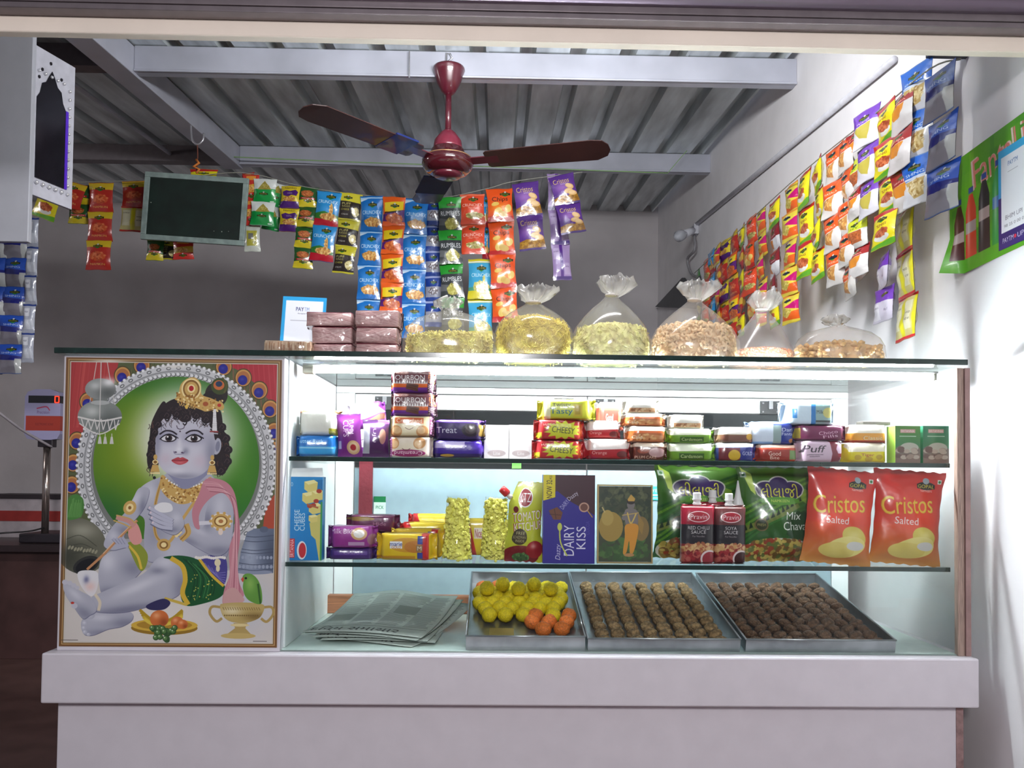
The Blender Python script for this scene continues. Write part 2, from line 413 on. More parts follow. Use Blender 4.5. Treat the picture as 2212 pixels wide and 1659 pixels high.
mb = MB(); ext(mb, [(0.80, 0.12), (0.86, 0.12), (0.86, 0.66), (0.80, 0.66)], 0.0, 0.004); mb.build('violet_strip', M('violet_strip', (84, 40, 190), 0.3), mir)
stud = M('silver_stud', (236, 236, 240), 0.12, metal=0.6)
mb = MB()
for k in range(13):
    mb.ico(mp(0.10, 0.09+0.72*k/12, 0.003), 0.0075); 
    mb.ico(mp(0.88, 0.09+0.72*k/12, 0.003), 0.006)
for k in range(1, 6):
    mb.ico(mp(0.10+0.78*k/6, 0.09, 0.003), 0.0075); mb.ico(mp(0.10+0.78*k/6, 0.84, 0.003), 0.006)
o = mb.build('silver_studs', stud, mir, smooth=True); o['kind'] = 'stuff'
mb = MB()
for u, v in ((0.30, 0.86), (0.47, 0.93), (0.70, 0.86), (0.24, 0.80)): mb.ico(mp(u, v, 0.001), 0.005, squash=(1, 1, 1.3))
o = mb.build('cut_holes', M('mirror_dots', (30, 28, 34), 0.4), mir); o['kind'] = 'stuff'

# ================================================================ DISPLAY COUNTER
W_, T_, B_ = 2.10, 1.1256, 0.45
xil, xir, D_ = 0.5052, 2.073, 0.6133
z1, z2 = 0.8983, 0.6523
ctr = empty('display_counter', (1.05, 0.3, 0), 'long white glass-fronted display counter with dark glass top', 'counter')
lam = M('counter_white_laminate', (212, 207, 214), 0.38, var=0.02, scale=20)
inner = M('counter_inner_white', (226, 232, 232), 0.4, var=0.02, scale=20)
MB().box((0.0, 0.012, 0), (2.075, 0.6, 0.338)).build('base_panel', lam, ctr, bevel=0.002)
MB().box((2.075, 0.012, 0), (2.092, 0.6, 0.338)).build('edge_strip', M('raw_ply_edge', (150, 120, 118), 0.6, var=0.2, scale=60), ctr)
MB().box((-0.018, -0.03, 0.338), (2.106, 0.62, B_)).build('ledge', lam, ctr, bevel=0.004)
MB().box((0.0, 0.0, B_), (xil, 0.6, T_-0.001)).build('side_box', lam, ctr, bevel=0.002)
ply = M('ply_post', (158, 134, 122), 0.6, var=0.25, scale=20, stretch=(60, 60, 1.5))
MB().box((xir, -0.002, B_), (xir+0.012, 0.014, T_-0.004)).box((xir+0.0125, 0.0, B_), (xir+0.017, 0.014, T_-0.004)).build('post_core', ply, ctr, bevel=0.001)
MB().box((xir+0.0175, -0.004, B_), (xir+0.030, 0.016, T_-0.004)).build('post_strip', M('mauve_edge_strip', (150, 120, 116), 0.5, var=0.1, scale=30), ctr, bevel=0.001)
gl = glass_mat('clear_pane_glass', (0.978, 0.99, 0.985), 0.45)
glt = glass_mat('top_glass', (0.92, 0.96, 0.95), 1.0)
gedge = M('green_glass_edge', (22, 46, 40), 0.15, var=0.2, scale=40, coat=0.5)
def glass_slab(name, a, b, e=0.004, mat=gl):
    # clear slab with the dark green polished front edge as a part of its own
    o = MB().box(a, b).build(name, mat, ctr)
    MB().box((a[0], a[1]-e, a[2]), (b[0], a[1], b[2])).build(name+'_edge', gedge, ctr, bevel=0.001)
    return o
MB().box((xil+0.001, 0.001, B_), (xir, 0.006, T_-0.001)).build('front_pane', gl, ctr)
MB().box((xir+0.003, 0.018, B_), (xir+0.009, D_-0.02, T_-0.001)).build('side_pane', gl, ctr)
glass_slab('top_pane', (-0.012, -0.018, T_+0.0005), (2.088, 0.63, T_+0.0135), mat=glt)
MB().box((-0.012, -0.017, T_+0.0006), (-0.0125+0.004, 0.63, T_+0.0134)).build('top_pane_side_edge', gedge, ctr)
glass_slab('shelf_pane', (xil+0.006, 0.030, z1-0.0105), (xir-0.002, 0.46, z1), mat=gl)
glass_slab('shelf_pane', (xil+0.002, 0.030, z2-0.0105), (xir-0.002, 0.50, z2), mat=gl)
MB().box((xil, 0.006, B_), (xir+0.002, D_, B_+0.003)).build('floor_panel', M('case_floor_white', (196, 214, 208), 0.25, coat=0.3, var=0.03), ctr)
MB().box((xil, 0.03, B_+0.004), (xil+0.004, D_-0.016, T_-0.002)).build('inner_wall', inner, ctr)
# back frame and doors
zf = at(1200, 838, D_-0.014).z
MB().box((xil+0.005, D_-0.012, T_-0.020), (xir, D_, T_-0.001)).build('back_rail', inner, ctr, bevel=0.001)
MB().box((xil+0.005, D_-0.012, B_+0.004), (xil+0.06, D_, T_-0.021)).build('back_stile', inner, ctr, bevel=0.001)
MB().box((xir-0.05, D_-0.012, B_+0.004), (xir, D_, T_-0.021)).build('back_stile', inner, ctr, bevel=0.001)
dk = M('hinge_steel', (16, 16, 18), 0.6)
for xa, xb, hx in ((xil+0.062, 1.27, (0.68,)), (1.274, xir-0.052, (1.62,))):
    d = []
    MB().box((xa, D_-0.010, T_-0.068), (xb, D_+0.006, T_-0.0235)).build('door_rail', inner, ctr, bevel=0.001)
    MB().box((xa, D_-0.008, B_+0.02), (xb, D_+0.004, z1-0.02)).build('door_panel', M('door_pale_panel', (142, 164, 172), 0.3, var=0.03, coat=0.3), ctr, bevel=0.001)
    MB().box((xa, D_-0.002, z1-0.018), (xb, D_+0.002, T_-0.070)).build('door_pane', glass_mat('door_glass', (0.55, 0.6, 0.6), 1.5), ctr)
for hx in (0.657, 1.20, 1.326, 1.83):
    mb = MB().box((hx-0.03, D_-0.019, T_-0.071), (hx+0.03, D_-0.0125, T_-0.030)); h = mb.build('hinge', dk, ctr, bevel=0.001)
    mb = MB()
    for sx in (-1, 1):
        for sz in (0, 1): mb.lathe((hx+sx*0.022, D_-0.021, T_-0.065+sz*0.026), [(0.003, 0), (0.003, 0.004)], 8)
    mb.box((hx-0.006, D_-0.028, T_-0.055), (hx+0.006, D_-0.019, T_-0.030)); mb.build('hinge_cup', M('hinge_cup_steel', (90, 90, 92), 0.4), h)
# the lit tube under the top glass
tb = empty('tube_light', (1.25, 0.05, T_-0.03), 'glowing white tube light under the front of the counter top', 'light')
xa, xb = at(655, 790, 0.085).x, at(2024, 795, 0.085).x
MB().tube([(xa+0.03, 0.085, T_-0.016), (xb-0.012, 0.085, T_-0.016)], 0.008, 12).build('tube', emis('tube_glow', (244, 250, 255), 330), tb, smooth=True)
MB().box((xa, 0.0785, T_-0.0068), (xb, 0.0935, T_-0.002)).build('batten', M('batten_white', (214, 216, 216), 0.4), tb, bevel=0.001)
MB().box((xa, 0.074, T_-0.027), (xa+0.028, 0.096, T_-0.0072)).build('end_cap', M('cap_cream', (232, 232, 214), 0.4), tb, bevel=0.003)
MB().box((xb-0.012, 0.0775, T_-0.0235), (xb-0.004, 0.0925, T_-0.0072)).build('end_cap', _mats['cap_cream'], tb, bevel=0.001)
# ================================================================ FLAT PRINTS
def devotional_child():
    C = Cv(822, 1130, (196, 192, 186), 0.75, 85, 53)
    R = random.Random(3)
    skin = (178, 180, 194); sdk = (104, 106, 130); slt = (222, 223, 232); gold = (206, 168, 96); gdk = (140, 98, 44); glt = (244, 222, 160)
    # border then picture field
    C.rect(85, 53, 1180, 1560, (120, 84, 50)); C.rect(97, 62, 1170, 1550, (196, 160, 110)); C.rect(101, 66, 1166, 1546, (124, 96, 60))
    C.rect(107, 74, 1160, 1540, (222, 216, 206)); C.rect(111, 78, 1156, 1536, (86, 92, 62))
    fld = C.poly([(111, 78), (1156, 78), (1156, 1536), (111, 1536)], (88, 96, 60), ret=True)
    for _ in range(260):   # feather texture
        a = R.uniform(-0.4, 3.5); x = 655+R.uniform(480, 640)*math.cos(a); y = 620-R.uniform(500, 600)*math.sin(a)
        C.line([(x, y), (x+R.uniform(-16, 16), y+R.uniform(14, 40))], 3, R.choice([(60, 70, 40), (120, 110, 70), (54, 66, 50), (132, 96, 62)]), 0.6, clip=fld)
    C.poly([(111, 78), (350, 78), (330, 190), (240, 300), (180, 480), (111, 500)], (176, 62, 62), clip=fld)
    for _ in range(14):
        x = R.uniform(110, 320); C.line([(x, 80), (x-30, 420)], 7, R.choice([(204, 92, 86), (148, 44, 50)]), 0.35, clip=fld)
    C.poly([(880, 78), (1156, 78), (1156, 320), (1060, 190), (960, 110)], (176, 46, 58), clip=fld)
    for x in range(930, 1156, 26): C.line([(x, 80), (x+20, 300)], 6, (206, 84, 88), 0.35, clip=fld)
    C.poly([(1110, 820), (1156, 760), (1156, 960), (1100, 930)], (176, 74, 50), clip=fld)
    C.rect(111, 1150, 1156, 1536, (206, 200, 194)); C.blob(600, 1400, 460, 130, (228, 224, 220), 0.8, clip=fld); C.blob(1010, 1330, 150, 150, (176, 190, 214), 0.5, clip=fld)
    for x, y in ((372, 145), (468, 90), (885, 92), (985, 150), (1068, 215), (1125, 312), (1148, 430), (150, 492), (135, 607), (130, 722), (200, 285), (1150, 530)):
        C.ell(x, y, 44, 50, (84, 70, 40), clip=fld); C.ell(x, y, 39, 44, (206, 152, 84), clip=fld); C.ell(x, y+2, 33, 37, (176, 112, 66), clip=fld)
        C.ell(x-3, y+12, 24, 26, (38, 36, 140), clip=fld); C.blob(x-6, y+8, 10, 8, (86, 84, 190), 0.5, clip=fld)
    # silver arch
    C.ell(655, 620, 505, 540, (112, 112, 108), clip=fld, n=90); C.ell(655, 620, 498, 533, (204, 206, 208), clip=fld, n=90)
    C.ell(655, 620, 470, 505, (150, 152, 154), clip=fld, n=90); C.ell(655, 620, 462, 497, (190, 192, 194), clip=fld, n=90)
    C.ell(655, 620, 432, 470, (120, 124, 120), clip=fld, n=90)
    for k in range(120):
        a = 2*math.pi*k/120; x, y = 655+502*math.cos(a), 620+536*math.sin(a)
        if y < 1000: C.ell(x, y, 8, 8, (232, 234, 236), clip=fld, n=10)
        x, y = 655+447*math.cos(a), 620+483*math.sin(a)
        if y < 1000:
            C.ell(x, y, 12, 12, (110, 112, 112), clip=fld, n=10); C.ell(x-2, y-2, 9, 9, (226, 228, 230), clip=fld, n=10)
        if k % 2 == 0:
            x, y = 655+482*math.cos(a), 620+517*math.sin(a)
            if y < 1000: C.ell(x, y, 9, 13, (104, 106, 108), rot=a, clip=fld, n=12); C.ell(x, y, 4, 8, (210, 212, 214), rot=a, clip=fld, n=10)
    ov = C.ell(655, 600, 420, 452, (52, 112, 26), ret=True, n=90)
    C.blob(430, 560, 300, 360, (124, 150, 24), 0.95, clip=ov); C.blob(980, 640, 110, 260, (70, 138, 30), 0.7, clip=ov); C.blob(655, 190, 330, 60, (40, 104, 30), 0.7, clip=ov)
    C.blob(300, 900, 140, 160, (34, 100, 44), 0.85, clip=ov); C.blob(1010, 880, 130, 120, (44, 120, 50), 0.6, clip=ov)
    C.blob(700, 470, 262, 270, (238, 240, 236), 1.0, clip=ov, p=2.2)
    C.rect(111, 1010, 1156, 1180, (150, 156, 160), 0.0)
    lowbg = C.poly([(111, 1000), (1156, 1000), (1156, 1160), (111, 1160)], (170, 170, 174), 0.9, clip=fld, ret=True)
    # hanging silver pots
    for x in (205, 262, 340): C.line([(x+(x-262)*-0.6, 78), (x, 330)], 4, (208, 206, 200), 0.9, False)
    def shaded(x, y, rx, ry, c, d, l):
        m = C.ell(x, y, rx, ry, c, ret=True, n=40); C.blob(x+rx*0.5, y+ry*0.4, rx*0.7, ry*0.7, d, 0.75, clip=m); C.blob(x-rx*0.35, y-ry*0.3, rx*0.35, ry*0.35, l, 0.8, clip=m); return m
    shaded(262, 362, 112, 84, (138, 144, 140), (74, 80, 78), (206, 210, 206)); C.rect(225, 268, 300, 300, (120, 126, 122))
    shaded(262, 218, 78, 56, (146, 150, 148), (82, 86, 84), (204, 208, 206)); C.blob(305, 182, 34, 22, (238, 238, 238), 0.95)
    C.ell(262, 290, 48, 12, (176, 180, 178))
    C.line([(152, 366), (262, 386), (372, 366)], 9, (218, 216, 212)); C.line([(160, 400), (262, 455), (362, 400)], 6, (218, 216, 212))
    for k in range(6): C.line([(170+k*33, 376), (188+k*31, 432)], 5, (218, 216, 212), 1, False); C.line([(203+k*31, 380), (188+k*31, 432)], 5, (218, 216, 212), 1, False)
    C.line([(262, 78), (262, 450)], 5, (206, 204, 200), 1, False)
    for x in (265, 292, 325): C.line([(x, 452), (x, 470)], 4, (214, 212, 206)); C.poly([(x-5, 468), (x+5, 468), (x+11, 506), (x-10, 506)], (206, 206, 200))
    # big engraved pot lying at the foot, butter spilling
    m = C.ell(180, 1040, 130, 150, (104, 104, 88), rot=-0.5, clip=fld, ret=True, n=40)
    C.blob(120, 1100, 90, 90, (52, 54, 44), 0.8, clip=m); C.blob(190, 960, 70, 40, (176, 176, 158), 0.7, clip=m)
    for k in range(3): C.line([(110+14*k, 1005+38*k), (180+10*k, 985+44*k), (262, 1040+24*k)], 4, (60, 62, 50), 0.7)
    for k in range(10): C.ell(125+k*15, 1050+k*2+R.uniform(-4, 4), 6, 12, (150, 148, 124), rot=0.5, n=10)
    C.ell(212, 1138, 70, 42, (44, 44, 42), rot=-0.45); C.ell(212, 1142, 56, 32, (18, 18, 22), rot=-0.45)
    m = C.poly([(170, 1180), (220, 1165), (272, 1180), (270, 1260), (240, 1300), (190, 1250)], (226, 226, 230), sm=True, ret=True)
    C.blob(215, 1215, 14, 20, (90, 96, 140), 0.8, clip=m); C.blob(235, 1250, 26, 24, (232, 196, 190), 0.8, clip=m)
    C.poly([(111, 800), (150, 770), (190, 800), (185, 880), (130, 905), (111, 890)], (74, 130, 58), sm=True, clip=fld)
    for k in range(9): C.line([(115+k*8, 890), (130+k*6, 790+R.uniform(0, 30))], 4, (112, 168, 90), 0.7)
    # bell
    m = C.poly([(1020, 960), (1060, 940), (1156, 940), (1156, 1172), (975, 1172), (990, 1060), (1005, 1010)], (112, 124, 146), clip=fld, ret=True)
    C.blob(1040, 1080, 40, 90, (178, 188, 206), 0.7, clip=m); C.blob(1150, 1060, 50, 120, (60, 68, 88), 0.7, clip=m)
    C.ell(1105, 945, 22, 16, (90, 100, 122), clip=fld); C.ell(1060, 1168, 92, 12, (136, 146, 168), clip=fld)
    for k in range(9): C.ell(985+k*20, 1140, 8, 10, (150, 160, 180), clip=m, n=10); C.ell(1000+k*18, 1092, 7, 9, (150, 160, 180), clip=m, n=10)
    for y in (975, 1000, 1045, 1062, 1120, 1150): C.line([(980, y), (1060, y+10), (1156, y)], 4, (64, 72, 92), 0.7, clip=m)
    # hair behind the head, ear, bun
    hair = (44, 34, 36)
    C.poly([(580, 280), (528, 380), (516, 470), (506, 560), (512, 620), (545, 650), (566, 600), (560, 480), (600, 330)], hair, sm=True)
    C.poly([(800, 290), (870, 320), (890, 420), (916, 480), (926, 560), (915, 630), (870, 662), (820, 640), (815, 500)], hair, sm=True)
    for _ in range(60):
        x, y = R.choice([(R.uniform(512, 545), R.uniform(380, 650)), (R.uniform(860, 918), R.uniform(400, 650))])
        C.line([(x, y), (x+R.uniform(-14, 14), y+12), (x+R.uniform(-6, 6), y+26)], 4, R.choice([(92, 62, 54), (24, 18, 22), (70, 50, 48)]), 0.7)
    C.ell(850, 240, 58, 66, (50, 44, 40)); C.ell(830, 280, 60, 60, (42, 36, 36))
    # torso
    body = [(470, 740), (520, 700), (590, 670), (640, 640), (800, 640), (850, 680), (920, 720), (948, 800), (950, 900), (935, 1020), (900, 1110), (760, 1130), (600, 1120), (520, 1110), (500, 1010), (500, 900), (455, 860), (440, 800)]
    C.poly([(a+1, b+3) for a, b in body], (90, 90, 122), .8, sm=True); m = C.poly(body, skin, sm=True, ret=True)
    C.line([(610, 1105), (640, 1112), (670, 1104)], 4, sdk, .6, clip=m)
    C.blob(560, 1010, 60, 130, sdk, 0.35, clip=m); C.blob(690, 720, 120, 30, sdk, 0.6, clip=m); C.blob(890, 1060, 70, 80, sdk, 0.45, clip=m); C.blob(620, 1060, 110, 60, slt, 0.4, clip=m); C.blob(520, 750, 40, 60, slt, 0.6, clip=m)
    # legs
    def limb(P, dark, light):
        C.poly([(a+1.5, b+3) for a, b in P], (84, 84, 116), .8, sm=True); m = C.poly(P, skin, sm=True, ret=True)
        for b in dark: C.blob(*b[:4], sdk, b[4], rot=b[5] if len(b) > 5 else 0, clip=m)
        for b in light: C.blob(*b[:4], slt, b[4], rot=b[5] if len(b) > 5 else 0, clip=m)
        return m
    limb([(420, 1050), (350, 1060), (292, 1100), (275, 1170), (280, 1240), (300, 1290), (370, 1290), (420, 1240), (480, 1180), (500, 1130)], [(450, 1150, 60, 50, .5), (330, 1280, 60, 30, .6)], [(320, 1120, 40, 50, .7)])
    limb([(200, 1420), (250, 1385), (330, 1370), (440, 1380), (450, 1420), (400, 1455), (330, 1470), (260, 1500), (215, 1500), (195, 1465)], [(420, 1440, 80, 30, .6), (300, 1490, 90, 20, .5)], [(290, 1410, 60, 20, .6)])
    for x, y, r in ((238, 1398, 24), (212, 1440, 17), (208, 1465, 14), (214, 1486, 12), (232, 1498, 10)): m = C.ell(x, y, r, r*0.9, skin, ret=True); C.blob(x-3, y-3, r*.5, r*.5, slt, 0.8, clip=m)
    limb([(600, 1090), (560, 1110), (500, 1180), (400, 1230), (290, 1280), (240, 1310), (250, 1370), (320, 1385), (430, 1378), (560, 1340), (680, 1290), (700, 1200), (680, 1120)],
         [(420, 1370, 200, 26, .7, -0.15), (575, 1165, 40, 20, .55), (690, 1250, 40, 80, .5)], [(470, 1250, 130, 26, .7, -0.42), (610, 1120, 50, 30, .6)])
    limb([(240, 1305), (190, 1275), (150, 1250), (112, 1215), (98, 1240), (110, 1290), (150, 1350), (200, 1415), (235, 1400), (270, 1370)], [(210, 1390, 60, 30, .5, 0.6)], [(160, 1290, 50, 20, .6, 0.7)])
    for x, y, r in ((108, 1228, 15), (132, 1232, 13), (152, 1244, 13), (170, 1256, 11), (158, 1350, 16)): C.ell(x, y, r, r*0.9, (196, 196, 208))
    C.line([(262, 1292), (285, 1330), (280, 1372)], 15, (220, 208, 186)); C.ell(148, 1335, 9, 6, (190, 60, 50))
    # dhoti: dark green with yellow hem, purple sash
    C.poly([(860, 1080), (915, 1100), (922, 1190), (900, 1240), (840, 1220), (770, 1110)], (72, 66, 140), sm=True)
    for k in range(5): C.line([(790+k*18, 1110+k*12), (850+k*8, 1170+k*8), (915, 1170+k*14)], 4, (130, 124, 190), 0.8)
    m = C.poly([(600, 1095), (690, 1085), (780, 1110), (850, 1190), (915, 1245), (890, 1300), (800, 1335), (720, 1345), (690, 1290), (706, 1230), (700, 1170), (660, 1115)], (24, 84, 44), sm=True, ret=True)
    for k in range(8): C.line([(700+k*12, 1100+k*6), (760+k*14, 1180+k*6), (740+k*16, 1320-k*4)], 5, R.choice([(60, 128, 70), (14, 54, 30)]), 0.7, clip=m)
    C.speck(790, 1250, 90, 70, [(196, 190, 90)], 30, 3, 4, R)
    C.line([(640, 1100), (696, 1140), (712, 1210), (700, 1280), (728, 1336)], 24, (214, 178, 60)); C.line([(612, 1308), (660, 1322), (720, 1340)], 14, (206, 178, 80))
    C.line([(780, 1100), (840, 1180), (905, 1240)], 14, (214, 178, 60))
    for k in range(14): C.ell(765+k*11, 1094+3*math.sin(k), 8, 8, (232, 228, 222), n=10)
    C.ell(874, 1120, 16, 20, (224, 214, 180)); C.ell(876, 1150, 10, 18, (224, 214, 180))
    m = C.poly([(420, 1020), (470, 1020), (520, 1080), (510, 1150), (480, 1160), (430, 1060)], (140, 152, 52), sm=True, ret=True); C.line([(425, 1035), (470, 1090), (490, 1155)], 12, (222, 190, 70), clip=m)
    # arms: image-left arm with flute
    C.poly([(430, 900), (470, 930), (490, 1010), (450, 1030), (420, 980)], (222, 156, 150), sm=True)
    limb([(470, 735), (440, 790), (410, 850), (370, 900), (330, 950), (305, 1000), (300, 1040), (340, 1060), (390, 1050), (425, 1035), (400, 990), (430, 930), (470, 880), (505, 820), (520, 740)], [(400, 960, 40, 30, .5), (490, 840, 20, 60, .6)], [(455, 790, 24, 50, .6, 0.5), (345, 985, 28, 30, .5)])
    C.line([(462, 905), (380, 990), (300, 1080), (218, 1160)], 13, (196, 140, 96)); C.line([(458, 903), (376, 988), (296, 1078)], 4, (240, 206, 160), 0.8)
    for k in range(4): C.line([(345+k*16, 1000-k*2), (368+k*15, 1025), (372+k*14, 1045)], 13, (176, 178, 198)); C.line([(338+k*16, 1004-k*2), (360+k*15, 1028)], 2, sdk, .8)
    C.ell(425, 838, 32, 38, gold, rot=0.4); C.ell(425, 838, 18, 22, glt, rot=.4); C.ell(425, 838, 8, 9, gdk)
    C.line([(362, 888), (420, 905), (448, 930)], 26, (206, 150, 140)); C.line([(358, 878), (424, 894), (455, 918)], 6, gold); C.line([(345, 905), (400, 925), (435, 945)], 7, gold)
    # chest ornaments
    C.line([(590, 670), (560, 780), (548, 880), (560, 980), (600, 1020), (640, 1000), (690, 900), (760, 790), (820, 690)], 15, gold); C.line([(590, 670), (560, 780), (548, 880), (560, 980), (600, 1020)], 4, gdk, 0.7)
    m = C.poly([(585, 665), (640, 710), (700, 738), (770, 712), (830, 672), (828, 720), (790, 775), (720, 812), (660, 812), (600, 770), (575, 720)], gold, sm=True, ret=True)
    for _ in range(150):
        C.ell(R.uniform(580, 830), R.uniform(680, 812), 5, 5, R.choice([glt, gdk, (180, 130, 60)]), clip=m, n=8)
    for k in range(16):
        t = k/15; C.ell(605+210*t, 690+70*math.sin(math.pi*t)**0.8*0.6-6, 5, 5, (240, 236, 226), n=8)
    C.ell(600, 1030, 34, 32, gold); C.ell(600, 1030, 22, 20, gdk); C.ell(600, 1030, 14, 13, glt)
    # image-right arm folded to the mouth
    limb([(850, 760), (930, 770), (948, 860), (945, 980), (920, 1060), (860, 1085), (780, 1050), (700, 1000), (650, 960), (690, 900), (760, 945), (800, 930), (810, 850)], [(880, 1060, 80, 30, .6), (820, 900, 24, 50, .6), (730, 1010, 60, 20, .5, 0.4)], [(880, 830, 30, 60, .5), (780, 960, 50, 16, .4, 0.4)])
    C.line([(690, 1000), (722, 965), (712, 925)], 28, gold); C.line([(684, 1002), (714, 966), (705, 930)], 6, gdk, .7); C.line([(660, 985), (685, 960)], 16, glt)
    limb([(512, 850), (540, 825), (600, 815), (650, 835), (690, 880), (700, 930), (660, 975), (610, 965), (560, 930), (520, 890)], [(560, 880, 26, 14, .6, 0.6), (640, 950, 40, 18, .5)], [(660, 890, 26, 26, .5)])
    for k in range(4): C.line([(520+k*6, 838+k*26), (570+k*4, 866+k*24), (640, 905+k*14)], 24, sdk, .8); C.line([(522+k*6, 836+k*26), (572+k*4, 864+k*24), (640, 902+k*14)], 18, (188, 190, 208)); C.ell(524+k*6, 836+k*26, 5, 6, (222, 206, 214))
    C.poly([(548, 835), (580, 810), (630, 815), (640, 850), (600, 862), (570, 855)], (232, 232, 234), sm=True)
    # pink shawl
    m = C.poly([(800, 690), (850, 680), (910, 700), (950, 750), (972, 850), (985, 980), (975, 1100), (985, 1220), (1010, 1290), (960, 1325), (905, 1335), (910, 1260), (935, 1180), (930, 1050), (955, 950), (945, 830), (900, 760), (850, 770), (800, 820), (775, 880), (780, 945), (752, 930), (740, 850), (770, 770)], (196, 132, 144), sm=True, ret=True)
    for k in range(7): C.line([(790+k*6, 700+k*8), (880+k*9, 715+k*9), (935+k*6, 850), (950+k*4, 1050), (920+k*12, 1310)], 4, R.choice([(226, 176, 182), (150, 88, 104), (214, 160, 168)]), .7, clip=m)
    C.poly([(905, 1330), (915, 1270), (960, 1250), (1000, 1290), (1010, 1320), (950, 1345)], (204, 160, 158), sm=True)
    C.line([(780, 915), (830, 912)], 20, (214, 214, 222)); C.ell(886, 904, 54, 44, (232, 222, 210)); C.ell(886, 904, 46, 38, gold); C.ell(886, 904, 34, 28, gdk); C.ell(886, 904, 27, 22, glt); C.ell(886, 904, 12, 10, (180, 120, 70))
    for k in range(10): C.ell(886+52*math.cos(k*.63), 904+44*math.sin(k*.63), 8, 8, gold, n=8)
    C.ell(886, 960, 12, 16, (232, 214, 200))
    # head
    C.ell(858, 512, 22, 44, skin, rot=0.12); C.ell(862, 512, 11, 28, sdk, .6, rot=0.12)
    C.poly([(590, 600), (640, 690), (700, 735), (770, 700), (820, 620)], (140, 142, 170), sm=True)
    face = C.poly([(560, 370), (550, 440), (546, 520), (556, 585), (590, 640), (640, 672), (700, 684), (762, 672), (812, 636), (842, 575), (850, 490), (842, 390), (800, 330), (700, 300), (610, 310)], (196, 196, 208), sm=True, ret=True)
    C.blob(690, 540, 150, 130, (214, 214, 226), 0.7, clip=face); C.blob(830, 560, 36, 110, sdk, 0.55, clip=face); C.blob(556, 500, 20, 100, sdk, 0.45, clip=face); C.blob(690, 672, 100, 18, sdk, 0.5, clip=face)
    C.blob(600, 580, 34, 30, (206, 186, 200), 0.6, clip=face); C.blob(775, 590, 36, 34, (206, 186, 200), 0.6, clip=face); C.blob(660, 640, 40, 14, (222, 222, 232), .8, clip=face)
    for cx, s in ((612, 1), (740, -1)):
        C.blob(cx, 468, 52, 32, (120, 118, 150), 0.6, clip=face)
        C.poly([(cx-42, 476), (cx-22, 456), (cx+4, 450), (cx+30, 460), (cx+42, 474), (cx+22, 490), (cx-14, 492)], (34, 26, 34), sm=True)
        C.poly([(cx-36, 476), (cx-20, 461), (cx+4, 456), (cx+26, 464), (cx+35, 474), (cx+20, 485), (cx-14, 487)], (222, 222, 228), sm=True)
        C.ell(cx+2, 472, 18, 17, (60, 46, 48)); C.ell(cx+2, 472, 10, 10, (10, 8, 12)); C.ell(cx-4, 465, 5, 5, (248, 248, 250))
        C.line([(cx-44, 452), (cx-16, 434), (cx+16, 436), (cx+42, 452)] if s > 0 else [(cx-40, 446), (cx-14, 432), (cx+20, 432), (cx+46, 450)], 8, (42, 34, 44))
        C.line([(cx-44, 478), (cx-20, 458), (cx+6, 451), (cx+34, 462), (cx+50, 472)], 5, (20, 16, 24))
    C.blob(668, 500, 12, 40, (226, 226, 234), .7, clip=face); C.blob(700, 540, 18, 20, sdk, .55, clip=face); C.ell(650, 545, 7, 4, (86, 70, 96)); C.ell(684, 547, 7, 4, (86, 70, 96)); C.blob(668, 530, 16, 12, (232, 232, 240), .8, clip=face)
    C.line([(640, 540), (646, 553), (668, 556), (690, 552), (697, 540)], 3, (110, 100, 134), .7)
    C.poly([(630, 589), (648, 577), (664, 571), (674, 575), (685, 571), (700, 577), (716, 588), (700, 603), (674, 611), (650, 605)], (188, 74, 82), sm=True)
    C.line([(632, 588), (660, 587), (674, 590), (688, 586), (714, 587)], 3, (120, 36, 50)); C.blob(674, 600, 22, 6, (226, 130, 136), .7)
    C.line([(652, 405), (658, 420), (672, 424), (688, 418), (692, 404)], 4, (96, 84, 100)); C.ell(670, 436, 4, 4, (70, 50, 70))
    # fringe and curls
    C.poly([(548, 470), (540, 400), (560, 330), (600, 285), (650, 262), (720, 258), (800, 290), (850, 340), (866, 430), (850, 480), (838, 430), (826, 395), (800, 372), (770, 362), (730, 350), (720, 378), (690, 388), (660, 372), (640, 346), (600, 356), (575, 384), (560, 420)], hair, sm=True)
    for _ in range(90):
        x = R.uniform(560, 850); y = 300+abs(x-700)*0.35+R.uniform(-20, 60)
        C.line([(x, y), (x+R.uniform(-18, 18), y+14), (x+R.uniform(-22, 22), y+30)], 3, R.choice([(92, 72, 70), (20, 14, 20), (70, 56, 58)]), 0.55)
    for x, y in ((560, 400), (600, 372), (640, 362), (690, 392), (740, 372), (790, 392), (830, 420), (545, 450), (520, 520), (520, 600), (905, 520), (910, 610)): C.line([(x, y-16), (x+12, y-4), (x+4, y+10), (x-6, y+2)], 6, (34, 26, 30))
    for x, y, r in ((556, 400, 22), (540, 440, 20), (528, 500, 20), (524, 560, 22), (530, 615, 20), (600, 352, 24), (650, 345, 22), (700, 362, 24), (750, 352, 22), (800, 372, 24), (838, 400, 20), (900, 470, 26), (912, 530, 26), (910, 590, 26), (880, 640, 26), (880, 410, 24)):
        C.ell(x, y, r, r*.9, (40, 30, 34)); C.line([(x-r*.5, y+r*.3), (x, y-r*.5), (x+r*.5, y), (x+r*.1, y+r*.4)], 3, (96, 78, 78), .6)
    # crown
    C.poly([(640, 268), (656, 250), (668, 190), (700, 158), (740, 152), (770, 185), (776, 240), (830, 262), (888, 296), (880, 322), (850, 318), (800, 330), (770, 320), (700, 292)], gold, sm=True)
    C.ell(722, 212, 50, 56, glt); C.ell(722, 212, 42, 48, gdk); C.ell(722, 212, 34, 38, gold); C.ell(722, 210, 20, 22, glt); C.ell(722, 209, 12, 14, (176, 30, 40))
